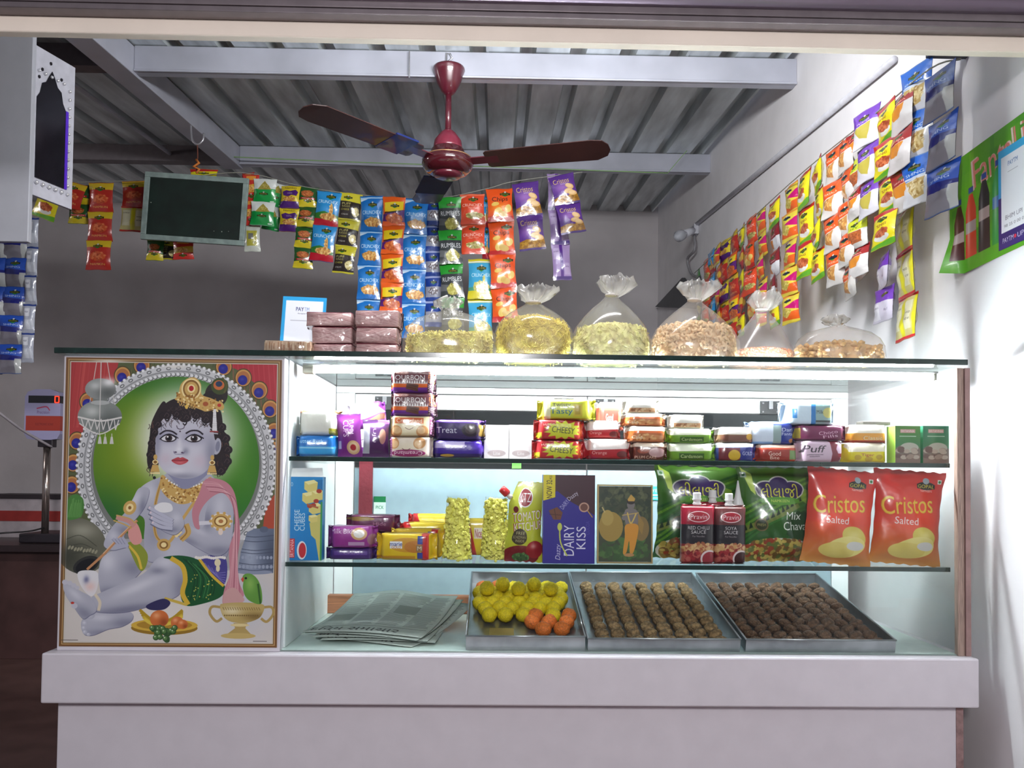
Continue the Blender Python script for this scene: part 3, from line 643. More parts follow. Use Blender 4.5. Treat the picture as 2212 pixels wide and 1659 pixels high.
    for _ in range(120):
        x = R.uniform(650, 885); y = 255+(x-650)*0.18+R.uniform(-26, 40); C.ell(x, y, 5, 5, R.choice([glt, gdk, gold, (176, 122, 52)]), n=8)
    for k in range(7): C.line([(662+k*12, 284+k*3), (668+k*12, 300+k*3), (674+k*12, 288+k*3)], 3, gold)
    C.ell(700, 306, 8, 12, (230, 190, 90)); C.ell(796, 290, 26, 24, gold); C.ell(796, 290, 14, 12, (170, 90, 50)); C.ell(866, 296, 22, 20, gold); C.ell(866, 296, 10, 9, (190, 60, 50))
    C.ell(866, 196, 44, 44, (66, 78, 40)); C.ell(862, 190, 28, 26, (200, 110, 60)); C.ell(862, 184, 17, 15, (44, 60, 90)); C.line([(880, 150), (900, 190), (890, 230)], 8, (92, 90, 50))
    for k in range(11): C.line([(838-k*0.4, 322+k*11), (848+k*0.8, 322+k*11)], 11, (228, 228, 230))
    C.line([(822, 434), (862, 436)], 8, (150, 70, 70)); C.line([(822, 442), (862, 446)], 6, (190, 190, 200))
    for x in (548, 836):
        C.ell(x, 572, 10, 14, gold); C.ell(x, 598, 15, 13, glt); C.ell(x, 598, 9, 8, gdk); C.poly([(x-14, 612), (x+14, 612), (x+24, 650), (x-24, 650)], gold)
        for k in range(5): C.ell(x-20+k*10, 656, 5, 5, glt, n=8)
    C.ell(545, 680, 8, 8, (30, 26, 30))
    # fruit plate
    C.ell(612, 1462, 168, 36, (150, 116, 40)); C.ell(612, 1448, 168, 34, (214, 176, 70)); C.ell(612, 1446, 140, 25, (176, 136, 50))
    for k in range(5): C.line([(488+k*6, 1370+k*12), (560, 1424+k*5), (640, 1418+k*5), (700, 1370+k*8)], 15, R.choice([(206, 178, 58), (222, 196, 76), (180, 148, 40)]))
    C.poly([(520, 1345), (600, 1310), (640, 1330), (610, 1365), (540, 1368)], (52, 50, 92), sm=True)
    for x, y, r in ((586, 1414, 47), (676, 1432, 32), (704, 1442, 26)): m = C.ell(x, y, r, r*0.95, (206, 112, 58), ret=True); C.blob(x-r*.3, y-r*.35, r*.4, r*.35, (240, 170, 120), .9, clip=m); C.blob(x+r*.5, y+r*.4, r*.5, r*.5, (130, 60, 30), .7, clip=m)
    for _ in range(46):
        x = 605+R.uniform(-66, 66); y = 1460+R.uniform(0, 68)
        if abs(x-605) > 70-(y-1460)*0.55: continue
        C.ell(x, y, 15, 15, (48, 82, 46)); C.ell(x-2, y-2, 11, 11, (86, 126, 70)); C.ell(x-5, y-5, 4, 4, (190, 210, 170))
    # gold vase and parrot
    for s in (-1, 1): C.line([(1000+s*105, 1352), (1000+s*150, 1350), (1000+s*160, 1385), (1000+s*128, 1425), (1000+s*100, 1410)], 13, (176, 150, 90))
    m = C.poly([(890, 1345), (910, 1332), (1000, 1326), (1090, 1332), (1115, 1348), (1095, 1400), (1050, 1425), (1000, 1434), (940, 1424), (905, 1395)], (188, 166, 104), sm=True, ret=True)
    C.blob(950, 1370, 50, 22, (236, 226, 190), .8, clip=m); C.blob(1070, 1400, 60, 22, (110, 86, 44), .7, clip=m)
    for k in range(16): C.line([(905+k*12, 1352), (912+k*12, 1366)], 4, (120, 96, 52), .7); C.ell(915+k*11, 1394, 4, 4, (120, 96, 52), n=8)
    C.poly([(960, 1434), (1030, 1434), (1020, 1460), (1050, 1492), (1060, 1505), (900, 1505), (930, 1490), (968, 1460)], (180, 156, 96)); C.ell(985, 1500, 88, 15, (196, 172, 108)); C.ell(992, 1444, 48, 8, (224, 206, 150))
    m = C.poly([(1002, 1190), (1020, 1176), (1050, 1180), (1080, 1210), (1098, 1260), (1102, 1320), (1085, 1335), (1040, 1318), (1015, 1290), (1004, 1250), (1006, 1215)], (96, 150, 62), sm=True, ret=True)
    C.blob(1040, 1230, 24, 40, (150, 196, 100), .7, clip=m); C.line([(1080, 1230), (1094, 1330)], 10, (50, 96, 40), clip=m); C.ell(1018, 1200, 6, 6, (20, 30, 20)); C.poly([(1003, 1192), (993, 1206), (1003, 1222), (1010, 1206)], (200, 80, 60))
    C.rect(95, 1526, 180, 1529, (90, 80, 76)); C.rect(1060, 1526, 1130, 1529, (90, 80, 76))
    C.blob(640, 96, 60, 9, (236, 232, 222), .7); C.blob(300, 70, 90, 7, (240, 238, 232), .8)
    return C.mat('devotional_poster', 0.3, 0.6, bump=0.25, bscale=9)

# -------------------------------------------------- snack sachets (100 x 140 units)
def sachet(name, base, bands=(), food=None, logo=None, txt=None, extra=None, grad=None, rough=0.28, S=0.9, w=100, h=140):
    C = Cv(w*S, h*S, base, S); R = random.Random(hash(name) % 1000 if False else sum(map(ord, name)))
    if grad: C.grad(0, grad[0], w, grad[1], grad[2], grad[3])
    for b in bands: C.poly(b[0], b[1], sm=False)
    if extra: extra(C, R)
    if food:
        cx, cy, rx, ry, cols = food[:5]
        C.ell(cx, cy, rx, ry, cols[0]); C.speck(cx, cy, rx, ry, cols, 60, 2.5, 6, R)
    if txt:
        for t in txt: C.text(t[0], t[1], t[2], t[3], t[4], t[5], rot=t[6] if len(t) > 6 else 0, bold=0.02)
    if logo:
        x, y, c = logo; C.ell(x, y, 15, 8, (24, 34, 24)); C.rect(x-20, y-4, x+20, y+5, (20, 30, 20)); C.text('GOPAL', x, y, 34, 6.5, c, bold=0.02); C.ell(x, y-9, 4, 4, (200, 200, 200)); C.poly([(x-12, y+6), (x+12, y+6), (x, y+12)], (40, 130, 50))
    C.rect(0, 0, w, 3, tuple(int(v*.8) for v in base), .6); C.rect(0, h-3, w, h, tuple(int(v*.8) for v in base), .6)
    return C.mat(name, rough, 0.8, bump=0.35, bscale=28)
Y = (224, 206, 40)
P_ = {}
def R4(x0, y0, x1, y1): return [(x0, y0), (x1, y0), (x1, y1), (x0, y1)]
snk = [(222, 168, 92), (196, 134, 60), (240, 200, 130), (176, 110, 50)]
P_['greenwhite'] = sachet('sachet_greenwhite', (216, 220, 216), [([(0, 62), (100, 58), (100, 140), (0, 140)], (28, 150, 70)), ([(18, 64), (50, 14), (84, 62)], (160, 146, 66)), (R4(74, 126, 92, 132), (220, 230, 220))], None, (48, 88, Y), extra=lambda C, R: C.speck(50, 46, 22, 14, [(150, 130, 50), (190, 176, 96)], 20, 3, 5, R))
P_['yellowpurple'] = sachet('sachet_yellowpurple', (214, 190, 40), [(R4(0, 98, 100, 140), (74, 30, 110)), ([(8, 40), (30, 30), (50, 36), (80, 26), (94, 40), (88, 66), (60, 60), (40, 70), (14, 62)], (74, 30, 110))], (48, 84, 34, 14, [(196, 140, 70), (160, 100, 40), (220, 180, 110)]), None, [('Namkin', 50, 14, 60, 12, (60, 40, 20)), ('GOPAL', 50, 48, 30, 7, (220, 210, 220))])
P_['forest'] = sachet('sachet_forest', (38, 84, 40), [([(0, 96), (50, 88), (100, 96), (100, 140), (0, 140)], (206, 186, 36)), (R4(12, 76, 88, 88), (172, 30, 30))], (46, 50, 32, 22, [(176, 96, 50), (150, 70, 36), (206, 130, 76)]), (50, 98, Y), [('NAMKIN', 50, 82, 60, 7, (236, 226, 210))])
def blueback(C, R):
    C.poly([(0, 88), (40, 80), (100, 92), (100, 112), (0, 112)], (52, 120, 44)); C.poly([(0, 108), (100, 112), (100, 140), (0, 140)], (186, 24, 44))
P_['crunchsky'] = sachet('sachet_crunchsky', (44, 142, 206), [], (56, 100, 34, 13, snk), (60, 20, Y), [('CRUNCHEX', 50, 42, 86, 13, (236, 242, 250))], extra=lambda C, R: (blueback(C, R), C.ell(68, 74, 8, 26, snk[0]), C.speck(68, 74, 8, 24, snk, 20, 2, 5, R)))
P_['popcorn'] = sachet('sachet_popcorn', (206, 196, 54), [([(0, 44), (100, 50), (100, 132), (0, 132)], (44, 36, 34))], (76, 98, 17, 22, [(214, 200, 140), (236, 226, 176), (180, 160, 96)]), (36, 26, Y), [('PUFF', 30, 58, 44, 12, (214, 206, 120)), ('RINGS', 28, 72, 40, 10, (214, 206, 120)), ('CHEESE', 26, 88, 40, 9, (226, 216, 90)), ('CREAM', 26, 112, 30, 7, (220, 220, 210))])
P_['crunchblue'] = sachet('sachet_crunchblue', (26, 108, 186), [(R4(0, 6, 100, 11), (170, 206, 236)), ([(0, 12), (34, 12), (0, 24)], (210, 226, 240))], (56, 104, 38, 17, snk), (56, 36, Y), [('CRUNCHEX', 52, 66, 88, 15, (226, 238, 250)), ('Masala Munchies', 54, 82, 48, 6, (206, 226, 244))], extra=lambda C, R: C.blob(50, 62, 40, 24, (60, 150, 220), .7))
P_['katori'] = sachet('sachet_katori', (226, 92, 24), [([(6, 30), (94, 20), (94, 76), (6, 72)], (230, 200, 30)), ([(0, 86), (100, 60), (100, 118), (0, 118)], (84, 26, 110)), ([(6, 76), (82, 66), (82, 72), (6, 82)], (30, 26, 24))], (52, 104, 40, 21, [(196, 92, 40), (170, 70, 30), (220, 130, 70)]), (54, 44, Y))
P_['navy'] = sachet('sachet_navy', (30, 60, 140), [(R4(0, 60, 100, 116), (150, 152, 168)), ([(0, 4), (100, 0), (100, 12), (0, 16)], (150, 160, 200))], (50, 84, 32, 18, [(120, 110, 116), (206, 206, 214), (96, 84, 86)]), (52, 36, (150, 190, 90)))
P_['rumbles'] = sachet('sachet_rumbles', (38, 148, 46), [(R4(0, 44, 100, 140), (52, 56, 58)), ([(0, 84), (100, 100), (100, 116), (0, 112)], (96, 98, 100))], (58, 108, 30, 22, [(176, 168, 78), (150, 140, 56), (206, 200, 116)]), (58, 32, Y), [('RUMBLES', 52, 66, 88, 19, (232, 234, 236))])
P_['crunchred'] = sachet('sachet_crunchred', (214, 72, 40), [(R4(0, 0, 100, 8), (226, 120, 90)), ([(0, 10), (30, 10), (0, 24)], (240, 190, 170))], (58, 102, 36, 15, [(176, 162, 90), (206, 196, 130), (140, 126, 60)]), (54, 26, Y), [('CRUNCHEX', 50, 54, 88, 14, (244, 220, 214)), ('Mad Masti', 54, 68, 44, 6, (244, 214, 206))])
P_['crunchyellow'] = sachet('sachet_crunchyellow', (214, 200, 50), [(R4(0, 14, 100, 112), (66, 164, 208)), (R4(0, 8, 100, 13), (236, 240, 230))], (56, 98, 34, 18, [(206, 196, 110), (170, 156, 66), (236, 226, 160)]), (56, 34, Y), [('CRUNCHEX', 54, 58, 82, 13, (226, 240, 248))], extra=lambda C, R: (C.ell(68, 74, 6, 16, (206, 196, 110)), C.rect(0, 100, 100, 112, (96, 150, 70), .6)))
P_['chips'] = sachet('sachet_chips', (222, 80, 26), [(R4(0, 118, 100, 140), (186, 36, 36))], None, (72, 26, Y), [('Chips', 50, 50, 64, 24, (52, 26, 22))], extra=lambda C, R: (C.blob(50, 86, 36, 20, (240, 150, 50), .9), [C.ell(x, y, rx, ry, c, rot=r) for x, y, rx, ry, c, r in ((30, 68, 16, 9, (226, 190, 96), -.2), (40, 102, 15, 20, (226, 196, 110), .7), (58, 110, 20, 13, (206, 170, 84), .3), (82, 88, 13, 17, (226, 196, 110), .5))]))
def crist(C, R, s=1):
    C.blob(44, 62, 36, 26, (168, 120, 196), .9); C.poly([(0, 104), (30, 96), (60, 102), (100, 96), (100, 140), (0, 140)], (160, 112, 30)); C.speck(50, 120, 50, 18, [(186, 140, 50), (136, 92, 22)], 60, 3, 7, R)
    for x, y, r in ((74, 60, .6), (66, 82, 0), (80, 92, .2)): C.ell(x, y, 19, 12, (226, 184, 124), rot=r); C.ell(x-2, y-2, 14, 8, (240, 206, 156), rot=r)
    C.rect(0, 132, 100, 140, (60, 34, 110))
P_['cristos'] = sachet('sachet_cristos', (84, 46, 132), [], None, None, [('Cristos', 44, 30, 66, 22, (226, 200, 120)), ('BARBEQUE', 56, 46, 34, 6, (226, 216, 230))], extra=crist)
P_['lilacback'] = sachet('sachet_lilacback', (160, 136, 184), [(R4(42, 0, 58, 140), (84, 46, 132)), (R4(0, 126, 100, 140), (64, 38, 112)), (R4(6, 16, 38, 60), (186, 168, 204)), (R4(64, 76, 94, 120), (182, 162, 200))], None, None, [('BEST BEFORE', 22, 30, 26, 5, (90, 70, 120)), ('BATCH', 80, 90, 20, 5, (90, 70, 120))])
P_['redmound'] = sachet('sachet_redmound', (176, 44, 34), [(R4(0, 0, 100, 34), (206, 176, 40))], (50, 78, 32, 22, [(196, 84, 48), (160, 60, 36), (216, 120, 76)]), (50, 30, Y), [('NAMKIN', 50, 114, 60, 9, (226, 190, 90))])
P_['yellowred'] = sachet('sachet_yellowred', (226, 212, 30), [([(0, 0), (100, 0), (100, 14), (0, 26)], (186, 26, 36)), ([(0, 128), (100, 116), (100, 140), (0, 140)], (96, 170, 40))], (52, 86, 30, 17, [(176, 86, 50), (150, 64, 36), (206, 120, 76)]), (52, 36, Y), [('SING', 50, 56, 44, 9, (120, 30, 26))], extra=lambda C, R: C.ell(54, 104, 30, 15, (222, 222, 216)))
P_['bluewhite'] = sachet('sachet_bluewhite', (222, 224, 230), [([(0, 0), (100, 0), (100, 60), (0, 70)], (36, 104, 206)), (R4(14, 60, 86, 66), (206, 220, 240)), ([(16, 70), (84, 70), (70, 118), (40, 122)], (200, 172, 110))], None, (50, 34, Y), [('SHING', 50, 52, 60, 9, (236, 240, 250))], extra=lambda C, R: C.speck(52, 92, 26, 22, [(226, 206, 150), (170, 136, 76), (240, 226, 186)], 70, 2.5, 5, R))
P_['navydark'] = sachet('sachet_navydark', (36, 78, 176), [(R4(0, 76, 100, 140), (122, 118, 128)), ([(0, 50), (100, 58), (100, 80), (0, 76)], (22, 28, 112)), (R4(78, 70, 100, 140), (170, 172, 172))], None, (60, 26, (180, 180, 60)), [('SHING', 50, 44, 60, 9, (200, 212, 236))])
P_['purplewhite'] = sachet('sachet_purplewhite', (216, 214, 222), [([(0, 0), (100, 0), (100, 56), (0, 64)], (112, 60, 176)), ([(10, 66), (80, 60), (62, 120), (34, 106)], (186, 172, 76))], None, (50, 34, Y), [('WAFER', 50, 50, 56, 9, (230, 220, 240))])
P_['orangewhite'] = sachet('sachet_orangewhite', (214, 210, 206), [([(0, 0), (100, 0), (100, 60), (0, 72)], (222, 88, 34)), ([(10, 76), (70, 66), (54, 124), (24, 110)], (196, 140, 80))], None, (50, 32, (60, 60, 120)), [('MASALA', 50, 52, 60, 9, (246, 220, 200))], extra=lambda C, R: C.speck(42, 92, 20, 20, snk, 30, 2.5, 5, R))
P_['maroonwhite'] = sachet('sachet_maroonwhite', (214, 214, 218), [([(0, 0), (100, 0), (100, 70), (0, 80)], (128, 30, 40)), ([(6, 84), (50, 80), (40, 124), (14, 112)], (206, 126, 50))], None, (50, 38, Y), [('CHANA', 50, 60, 60, 9, (236, 200, 196))])
P_['redwhite'] = sachet('sachet_redwhite', (218, 214, 214), [([(0, 0), (100, 0), (100, 46), (0, 54)], (160, 40, 40)), ([(0, 54), (76, 50), (60, 96), (20, 90)], (222, 140, 40))], None, (50, 26, Y), [('BHUJIA', 50, 42, 60, 9, (246, 220, 200))])
P_['magenta'] = sachet('sachet_magenta', (222, 200, 70), [([(0, 96), (100, 84), (100, 128), (0, 120)], (222, 96, 34)), ([(100, 34), (30, 60), (100, 80)], (190, 20, 110)), ([(0, 0), (100, 0), (100, 8), (0, 12)], (226, 130, 50))], (40, 88, 24, 22, [(196, 176, 80), (176, 156, 60), (214, 200, 120)]), (46, 30, (50, 50, 110)))
P_['yellowback'] = sachet('sachet_yellowback', (206, 196, 130), [(R4(0, 0, 100, 9), (196, 26, 40)), (R4(0, 131, 100, 140), (196, 26, 40)), (R4(42, 9, 58, 131), (222, 214, 40)), (R4(92, 9, 100, 131), (222, 214, 40)), (R4(6, 22, 38, 110), (222, 218, 186)), (R4(62, 22, 88, 110), (222, 218, 186))], None, None, [('NUTRITION', 22, 40, 26, 6, (70, 60, 40)), ('PACKED', 76, 60, 20, 6, (70, 60, 40)), ('NET WT', 76, 80, 20, 6, (70, 60, 40))])
P_['purpleback'] = sachet('sachet_purpleback', (206, 200, 216), [(R4(0, 0, 100, 62), (112, 60, 176)), (R4(6, 70, 44, 130), (226, 224, 232))], None, (64, 34, Y), [('INGREDIENTS', 25, 84, 32, 6, (80, 70, 100)), ('Rs 5', 76, 96, 20, 10, (90, 80, 120))])
P_['limewhite'] = sachet('sachet_limewhite', (218, 216, 212), [([(0, 0), (100, 0), (100, 62), (0, 66)], (206, 214, 50)), (R4(10, 66, 80, 118), (176, 96, 50))], None, (48, 34, Y), [('SEV', 50, 52, 40, 9, (60, 80, 30))], extra=lambda C, R: C.speck(45, 92, 30, 22, [(196, 110, 60), (150, 76, 40)], 40, 3, 5, R))
P_['redred'] = sachet('sachet_redred', (196, 52, 44), [([(0, 60), (100, 46), (100, 90), (0, 100)], (214, 170, 60)), (R4(20, 6, 80, 30), (226, 150, 60))], (50, 76, 26, 16, snk), (50, 112, Y))
P_['silverback'] = sachet('sachet_silverback', (168, 172, 186), [(R4(0, 0, 100, 10), (40, 60, 130)), (R4(10, 22, 60, 60), (206, 208, 216)), (R4(10, 76, 90, 120), (190, 194, 204))], None, None, [('MRP', 34, 40, 26, 9, (90, 90, 110))])
P_['whitegold'] = sachet('sachet_whitegold', (196, 200, 190), [(R4(16, 30, 84, 110), (176, 170, 70)), (R4(28, 44, 60, 76), (110, 110, 104))], None, None, [('NET', 66, 92, 24, 9, (60, 60, 50))])
# -------------------------------------------------- boxes, biscuit packs, big bags
def pk(name, w, h, base, fn, S=1.4, rough=0.3, coat=0.6, bump=0.25, bscale=30):
    C = Cv(w*S, h*S, base, S); fn(C, random.Random(len(name)*7+w)); return C.mat(name, rough, coat, bump=bump, bscale=bscale)
def bourbon(C, R):
    C.rect(0, 0, 90, 26, (92, 44, 52)); C.rect(0, 26, 90, 36, (226, 222, 222)); C.rect(0, 36, 90, 50, (226, 106, 40)); C.rect(0, 46, 90, 60, (112, 48, 150))
    for k in range(0, 76, 5): C.poly([(k, 26), (k+2.5, 36), (k+5, 26)], (92, 44, 52))
    C.text('BOURBON', 37, 19, 66, 13, (236, 232, 232), bold=.03, out=(60, 26, 34)); C.ell(24, 6, 14, 5, (150, 96, 90)); C.text('BRITANNIA', 24, 6, 22, 5, (240, 226, 220))
    C.poly([(34, 34), (58, 38), (56, 56), (32, 50)], (106, 68, 56)); C.line([(36, 39), (54, 43)], 1.5, (70, 40, 32)); C.line([(35, 45), (53, 49)], 1.5, (70, 40, 32))
    C.rect(75, 0, 90, 60, (86, 48, 66)); C.text('20%', 82, 47, 20, 11, (236, 220, 220), rot=-1.5708, bold=.02); C.text('EXTRA', 82, 18, 30, 11, (226, 140, 60), rot=-1.5708, bold=.02)
def cream(flip, col):
    def f(C, R):
        C.blob(40, 24, 40, 22, (240, 226, 196), .8)
        for s in (-1, 1): C.ell(38+s*26, 34 if not flip else 14, 12, 13, (206, 150, 96), rot=s*.4); C.ell(38+s*24, 32 if not flip else 16, 8, 8, (232, 190, 140))
        if flip: C.ell(42, 36, 34, 8, col); C.text('Creamland', 42, 36, 56, 9, (246, 236, 236), rot=math.pi, bold=.02); C.rect(0, 0, 9, 46, (130, 50, 110)); C.text('EXTRA 5', 4.5, 22, 36, 6, (240, 220, 240), rot=-1.57)
        else: C.rect(10, 4, 66, 17, col); C.text('Creamland', 38, 10.5, 50, 9, (246, 236, 216), bold=.02); C.rect(78, 0, 88, 46, (120, 50, 90)); C.text('EXTRA 5', 83, 22, 36, 6, (240, 220, 240), rot=-1.57)
        C.line([(30, 26), (38, 30), (46, 26)], 1, (90, 50, 40))
    return f
def simple(text, tcol, spots=(), rects=(), tw=60, th=16, tx=50, ty=25, rot=0, out=None):
    def f(C, R):
        for r in rects: C.rect(*r)
        for s in spots: C.ell(*s)
        if text: C.text(text, tx, ty, tw, th, tcol, rot=rot, bold=.02, out=out)
    return f
def star(C, cx, cy, r0, r1, n, col, sx=1):
    C.poly([(cx+(r0 if k % 2 else r1)*math.cos(math.pi*k/n)*sx, cy+(r0 if k % 2 else r1)*math.sin(math.pi*k/n)) for k in range(2*n)], col)
def cheesy(C, R):
    C.rect(0, 0, 100, 8, (160, 30, 36)); star(C, 56, 26, 17, 25, 13, (206, 206, 50), 1.6); C.text('CHEESY', 56, 26, 44, 15, (70, 70, 40), bold=.03, rot=.12); C.text('MAGIC', 30, 12, 26, 6, (236, 220, 200), rot=-.15); C.rect(4, 32, 14, 46, (206, 196, 40)); C.ell(92, 25, 5, 22, (226, 110, 60))
B_P = {}
B_P['bourbon'] = pk('print_bourbon', 90, 60, (90, 44, 52), bourbon)
B_P['cream1'] = pk('print_cream', 88, 46, (222, 206, 160), cream(False, (206, 100, 50)))
B_P['cream2'] = pk('print_cream_flip', 88, 46, (214, 196, 190), cream(True, (150, 40, 100)))
B_P['treat'] = pk('print_treat', 100, 50, (58, 40, 92), simple('Treat', (222, 222, 234), [(74, 26, 16, 16, (50, 40, 52)), (74, 26, 10, 10, (80, 66, 70))], [(88, 12, 98, 40, (150, 120, 50)), (0, 0, 100, 7, (110, 70, 180))], 38, 15, 30, 26))
B_P['treat2'] = pk('print_treat_dark', 100, 40, (66, 34, 150), simple('', (0, 0, 0), [(30, 34, 12, 3, (190, 150, 60))], [(8, 4, 60, 18, (190, 176, 226)), (0, 30, 100, 40, (40, 22, 96))]))
B_P['cups'] = pk('print_cups', 60, 100, (122, 40, 130), lambda C, R: (C.text('YUMM', 38, 30, 34, 11, (240, 226, 240), rot=1.5708, bold=.02), C.text('CUPS', 24, 34, 38, 14, (240, 226, 240), rot=1.5708, bold=.02), C.ell(40, 78, 16, 16, (214, 176, 130)), C.ell(40, 78, 12, 12, (230, 200, 160)), C.ell(40, 78, 7, 7, (180, 40, 50)), C.rect(2, 62, 10, 80, (200, 190, 210))))
B_P['juju'] = pk('print_juju', 60, 90, (78, 36, 92), lambda C, R: (C.rect(0, 10, 16, 80, (190, 196, 204)), C.text('JUJU', 26, 34, 40, 9, (226, 210, 230), rot=1.57), C.ell(46, 40, 8, 18, (196, 150, 130)), C.rect(34, 0, 60, 10, (150, 90, 190))))
B_P['purplewrap'] = pk('print_purplewrap', 90, 50, (138, 60, 160), lambda C, R: (C.poly([(0, 0), (60, 0), (90, 20), (40, 32), (0, 34)], (236, 230, 240)), C.poly([(50, 34), (86, 22), (88, 32), (54, 44)], (170, 116, 90)), C.line([(36, 20), (60, 14)], 1.4, (50, 30, 50))))  # white polygon is the wrap's highlight painted into the purple print
B_P['bluebread'] = pk('print_blue_pack', 100, 50, (18, 108, 186), lambda C, R: (C.text('Butter Rusk', 36, 14, 58, 9, (200, 232, 250), bold=.02), C.rect(6, 26, 92, 44, (60, 160, 222)), C.rect(8, 28, 88, 31, (150, 210, 240))))
B_P['whitebread'] = pk('print_white_pack', 100, 60, (232, 232, 222), lambda C, R: (C.rect(0, 0, 100, 7, (226, 140, 90)), C.rect(30, 1, 60, 5, (240, 220, 200)), C.poly([(0, 44), (10, 40), (6, 52)], (206, 206, 60)), C.rect(80, 44, 100, 58, (170, 170, 50)), C.text('Toast', 86, 51, 12, 6, (236, 236, 200))))
B_P['whitebox'] = pk('print_white_box', 60, 60, (236, 230, 230), lambda C, R: (C.ell(30, 50, 22, 6, (206, 190, 190)), C.text('Lite', 30, 50, 16, 6, (240, 236, 236)), C.ell(30, 22, 20, 9, (242, 238, 238))))
B_P['twisty'] = pk('print_twisty', 110, 40, (216, 214, 60), lambda C, R: (C.rect(26, 4, 84, 36, (196, 204, 60)), C.rect(14, 0, 26, 40, (240, 236, 190)), C.text('Twisty', 46, 12, 34, 9, (60, 60, 30), bold=.01), C.text('Tasty', 46, 25, 42, 14, (30, 90, 120), bold=.03, out=(236, 236, 200)), C.rect(68, 10, 84, 34, (206, 186, 60)), C.rect(71, 13, 81, 30, (180, 156, 50))))
B_P['cheesy'] = pk('print_cheesy', 100, 50, (190, 40, 44), cheesy)
B_P['redwhitetop'] = pk('print_red_biscuit', 100, 44, (178, 38, 46), lambda C, R: (C.poly([(0, 0), (100, 0), (96, 20), (8, 24)], (240, 226, 222)), C.text('Orange', 30, 30, 30, 9, (240, 200, 190), bold=.02), C.ell(78, 32, 12, 7, (110, 40, 40)), C.rect(0, 40, 100, 44, (120, 20, 30))))
B_P['cake1'] = pk('print_cake_orange', 100, 46, (190, 110, 60), lambda C, R: (C.rect(0, 0, 100, 18, (240, 230, 216)), C.rect(6, 14, 94, 20, (226, 110, 50)), C.ell(50, 32, 40, 8, (206, 140, 90)), C.speck(50, 32, 40, 8, [(150, 80, 40), (230, 180, 120)], 20, 2, 4, R), C.text('Cake', 24, 32, 24, 9, (250, 236, 210), bold=.02)))
B_P['cake2'] = pk('print_cake_brown', 100, 46, (96, 46, 34), lambda C, R: (C.rect(0, 0, 100, 12, (236, 216, 196)), C.ell(70, 26, 22, 12, (190, 150, 150)), C.text('PLUM CAKE', 40, 38, 56, 7, (236, 206, 180), bold=.01), C.ell(34, 22, 16, 7, (150, 66, 40))))
B_P['greenbisc'] = pk('print_green_biscuit', 100, 42, (110, 156, 40), lambda C, R: (C.poly([(0, 0), (100, 0), (90, 18), (10, 20)], (242, 246, 222)), C.rect(26, 24, 74, 38, (60, 96, 30)), C.text('Cardamom', 50, 31, 42, 8, (230, 236, 180), bold=.02)))
B_P['whitecake'] = pk('print_pale_cake', 100, 42, (234, 230, 220), lambda C, R: (C.rect(14, 26, 86, 38, (196, 150, 110)), C.speck(50, 32, 34, 5, [(220, 190, 150), (150, 100, 70)], 20, 2, 4, R)))
B_P['bluegold'] = pk('print_blue_gold', 100, 42, (44, 52, 130), lambda C, R: (C.poly([(0, 0), (100, 0), (92, 10), (8, 12)], (222, 226, 240)), C.rect(14, 12, 60, 40, (110, 36, 44)), C.ell(48, 28, 13, 12, (206, 170, 50)), C.text('GOLD', 76, 24, 22, 8, (220, 220, 240), bold=.02)))
B_P['brownpack'] = pk('print_brown_pack', 100, 42, (150, 120, 90), lambda C, R: (C.rect(0, 0, 100, 20, (240, 236, 230)), C.rect(10, 22, 90, 38, (120, 76, 60)), C.ell(80, 26, 10, 8, (206, 160, 60))))
B_P['bluewhitepack'] = pk('print_blue_white_pack', 100, 50, (130, 170, 220), lambda C, R: (C.rect(50, 4, 100, 50, (40, 56, 140)), C.rect(50, 8, 66, 48, (150, 170, 170)), C.text('Dark', 80, 18, 26, 8, (220, 226, 240), bold=.02), C.text('Fantasy', 82, 28, 30, 9, (220, 226, 240), bold=.02), C.rect(0, 6, 50, 44, (214, 226, 244)), C.ell(86, 42, 6, 5, (170, 110, 60))))
B_P['goodday'] = pk('print_orange_red_pack', 100, 42, (200, 80, 56), lambda C, R: (C.rect(0, 0, 100, 8, (240, 200, 180)), C.rect(10, 12, 76, 38, (150, 50, 40)), C.text('Good', 42, 22, 26, 10, (240, 226, 210), bold=.02), C.text('Bite', 42, 32, 20, 8, (240, 226, 210), bold=.02), C.rect(74, 14, 90, 36, (120, 150, 90))))
B_P['bluelight'] = pk('print_pale_blue_pack', 100, 50, (206, 226, 242), lambda C, R: (C.rect(16, 16, 24, 36, (50, 130, 200)), C.rect(50, 6, 94, 50, (140, 170, 170)), C.rect(50, 6, 58, 50, (40, 120, 190)), C.ell(80, 24, 9, 11, (196, 190, 110)), C.text('Milk', 66, 22, 12, 8, (60, 70, 70)), C.rect(58, 40, 86, 44, (50, 60, 60))))
B_P['magentapack'] = pk('print_magenta_pack', 100, 42, (110, 36, 76), lambda C, R: (C.rect(0, 8, 14, 36, (200, 180, 60)), C.text('Choco', 62, 20, 34, 9, (230, 200, 214), rot=-.2, bold=.02), C.text('Fills', 66, 30, 26, 8, (230, 200, 214), rot=-.2, bold=.02)))
B_P['puff'] = pk('print_puff', 80, 50, (206, 180, 200), lambda C, R: (C.poly([(50, 0), (66, 0), (62, 20), (70, 50), (54, 50), (56, 30)], (120, 30, 50)), C.rect(64, 30, 80, 38, (150, 40, 60)), C.text('Puff', 26, 20, 38, 16, (44, 36, 46), bold=.01, shear=.2), C.line([(14, 34), (40, 33)], 1, (60, 50, 60)), C.line([(18, 38), (34, 37)], 1, (60, 50, 60))))
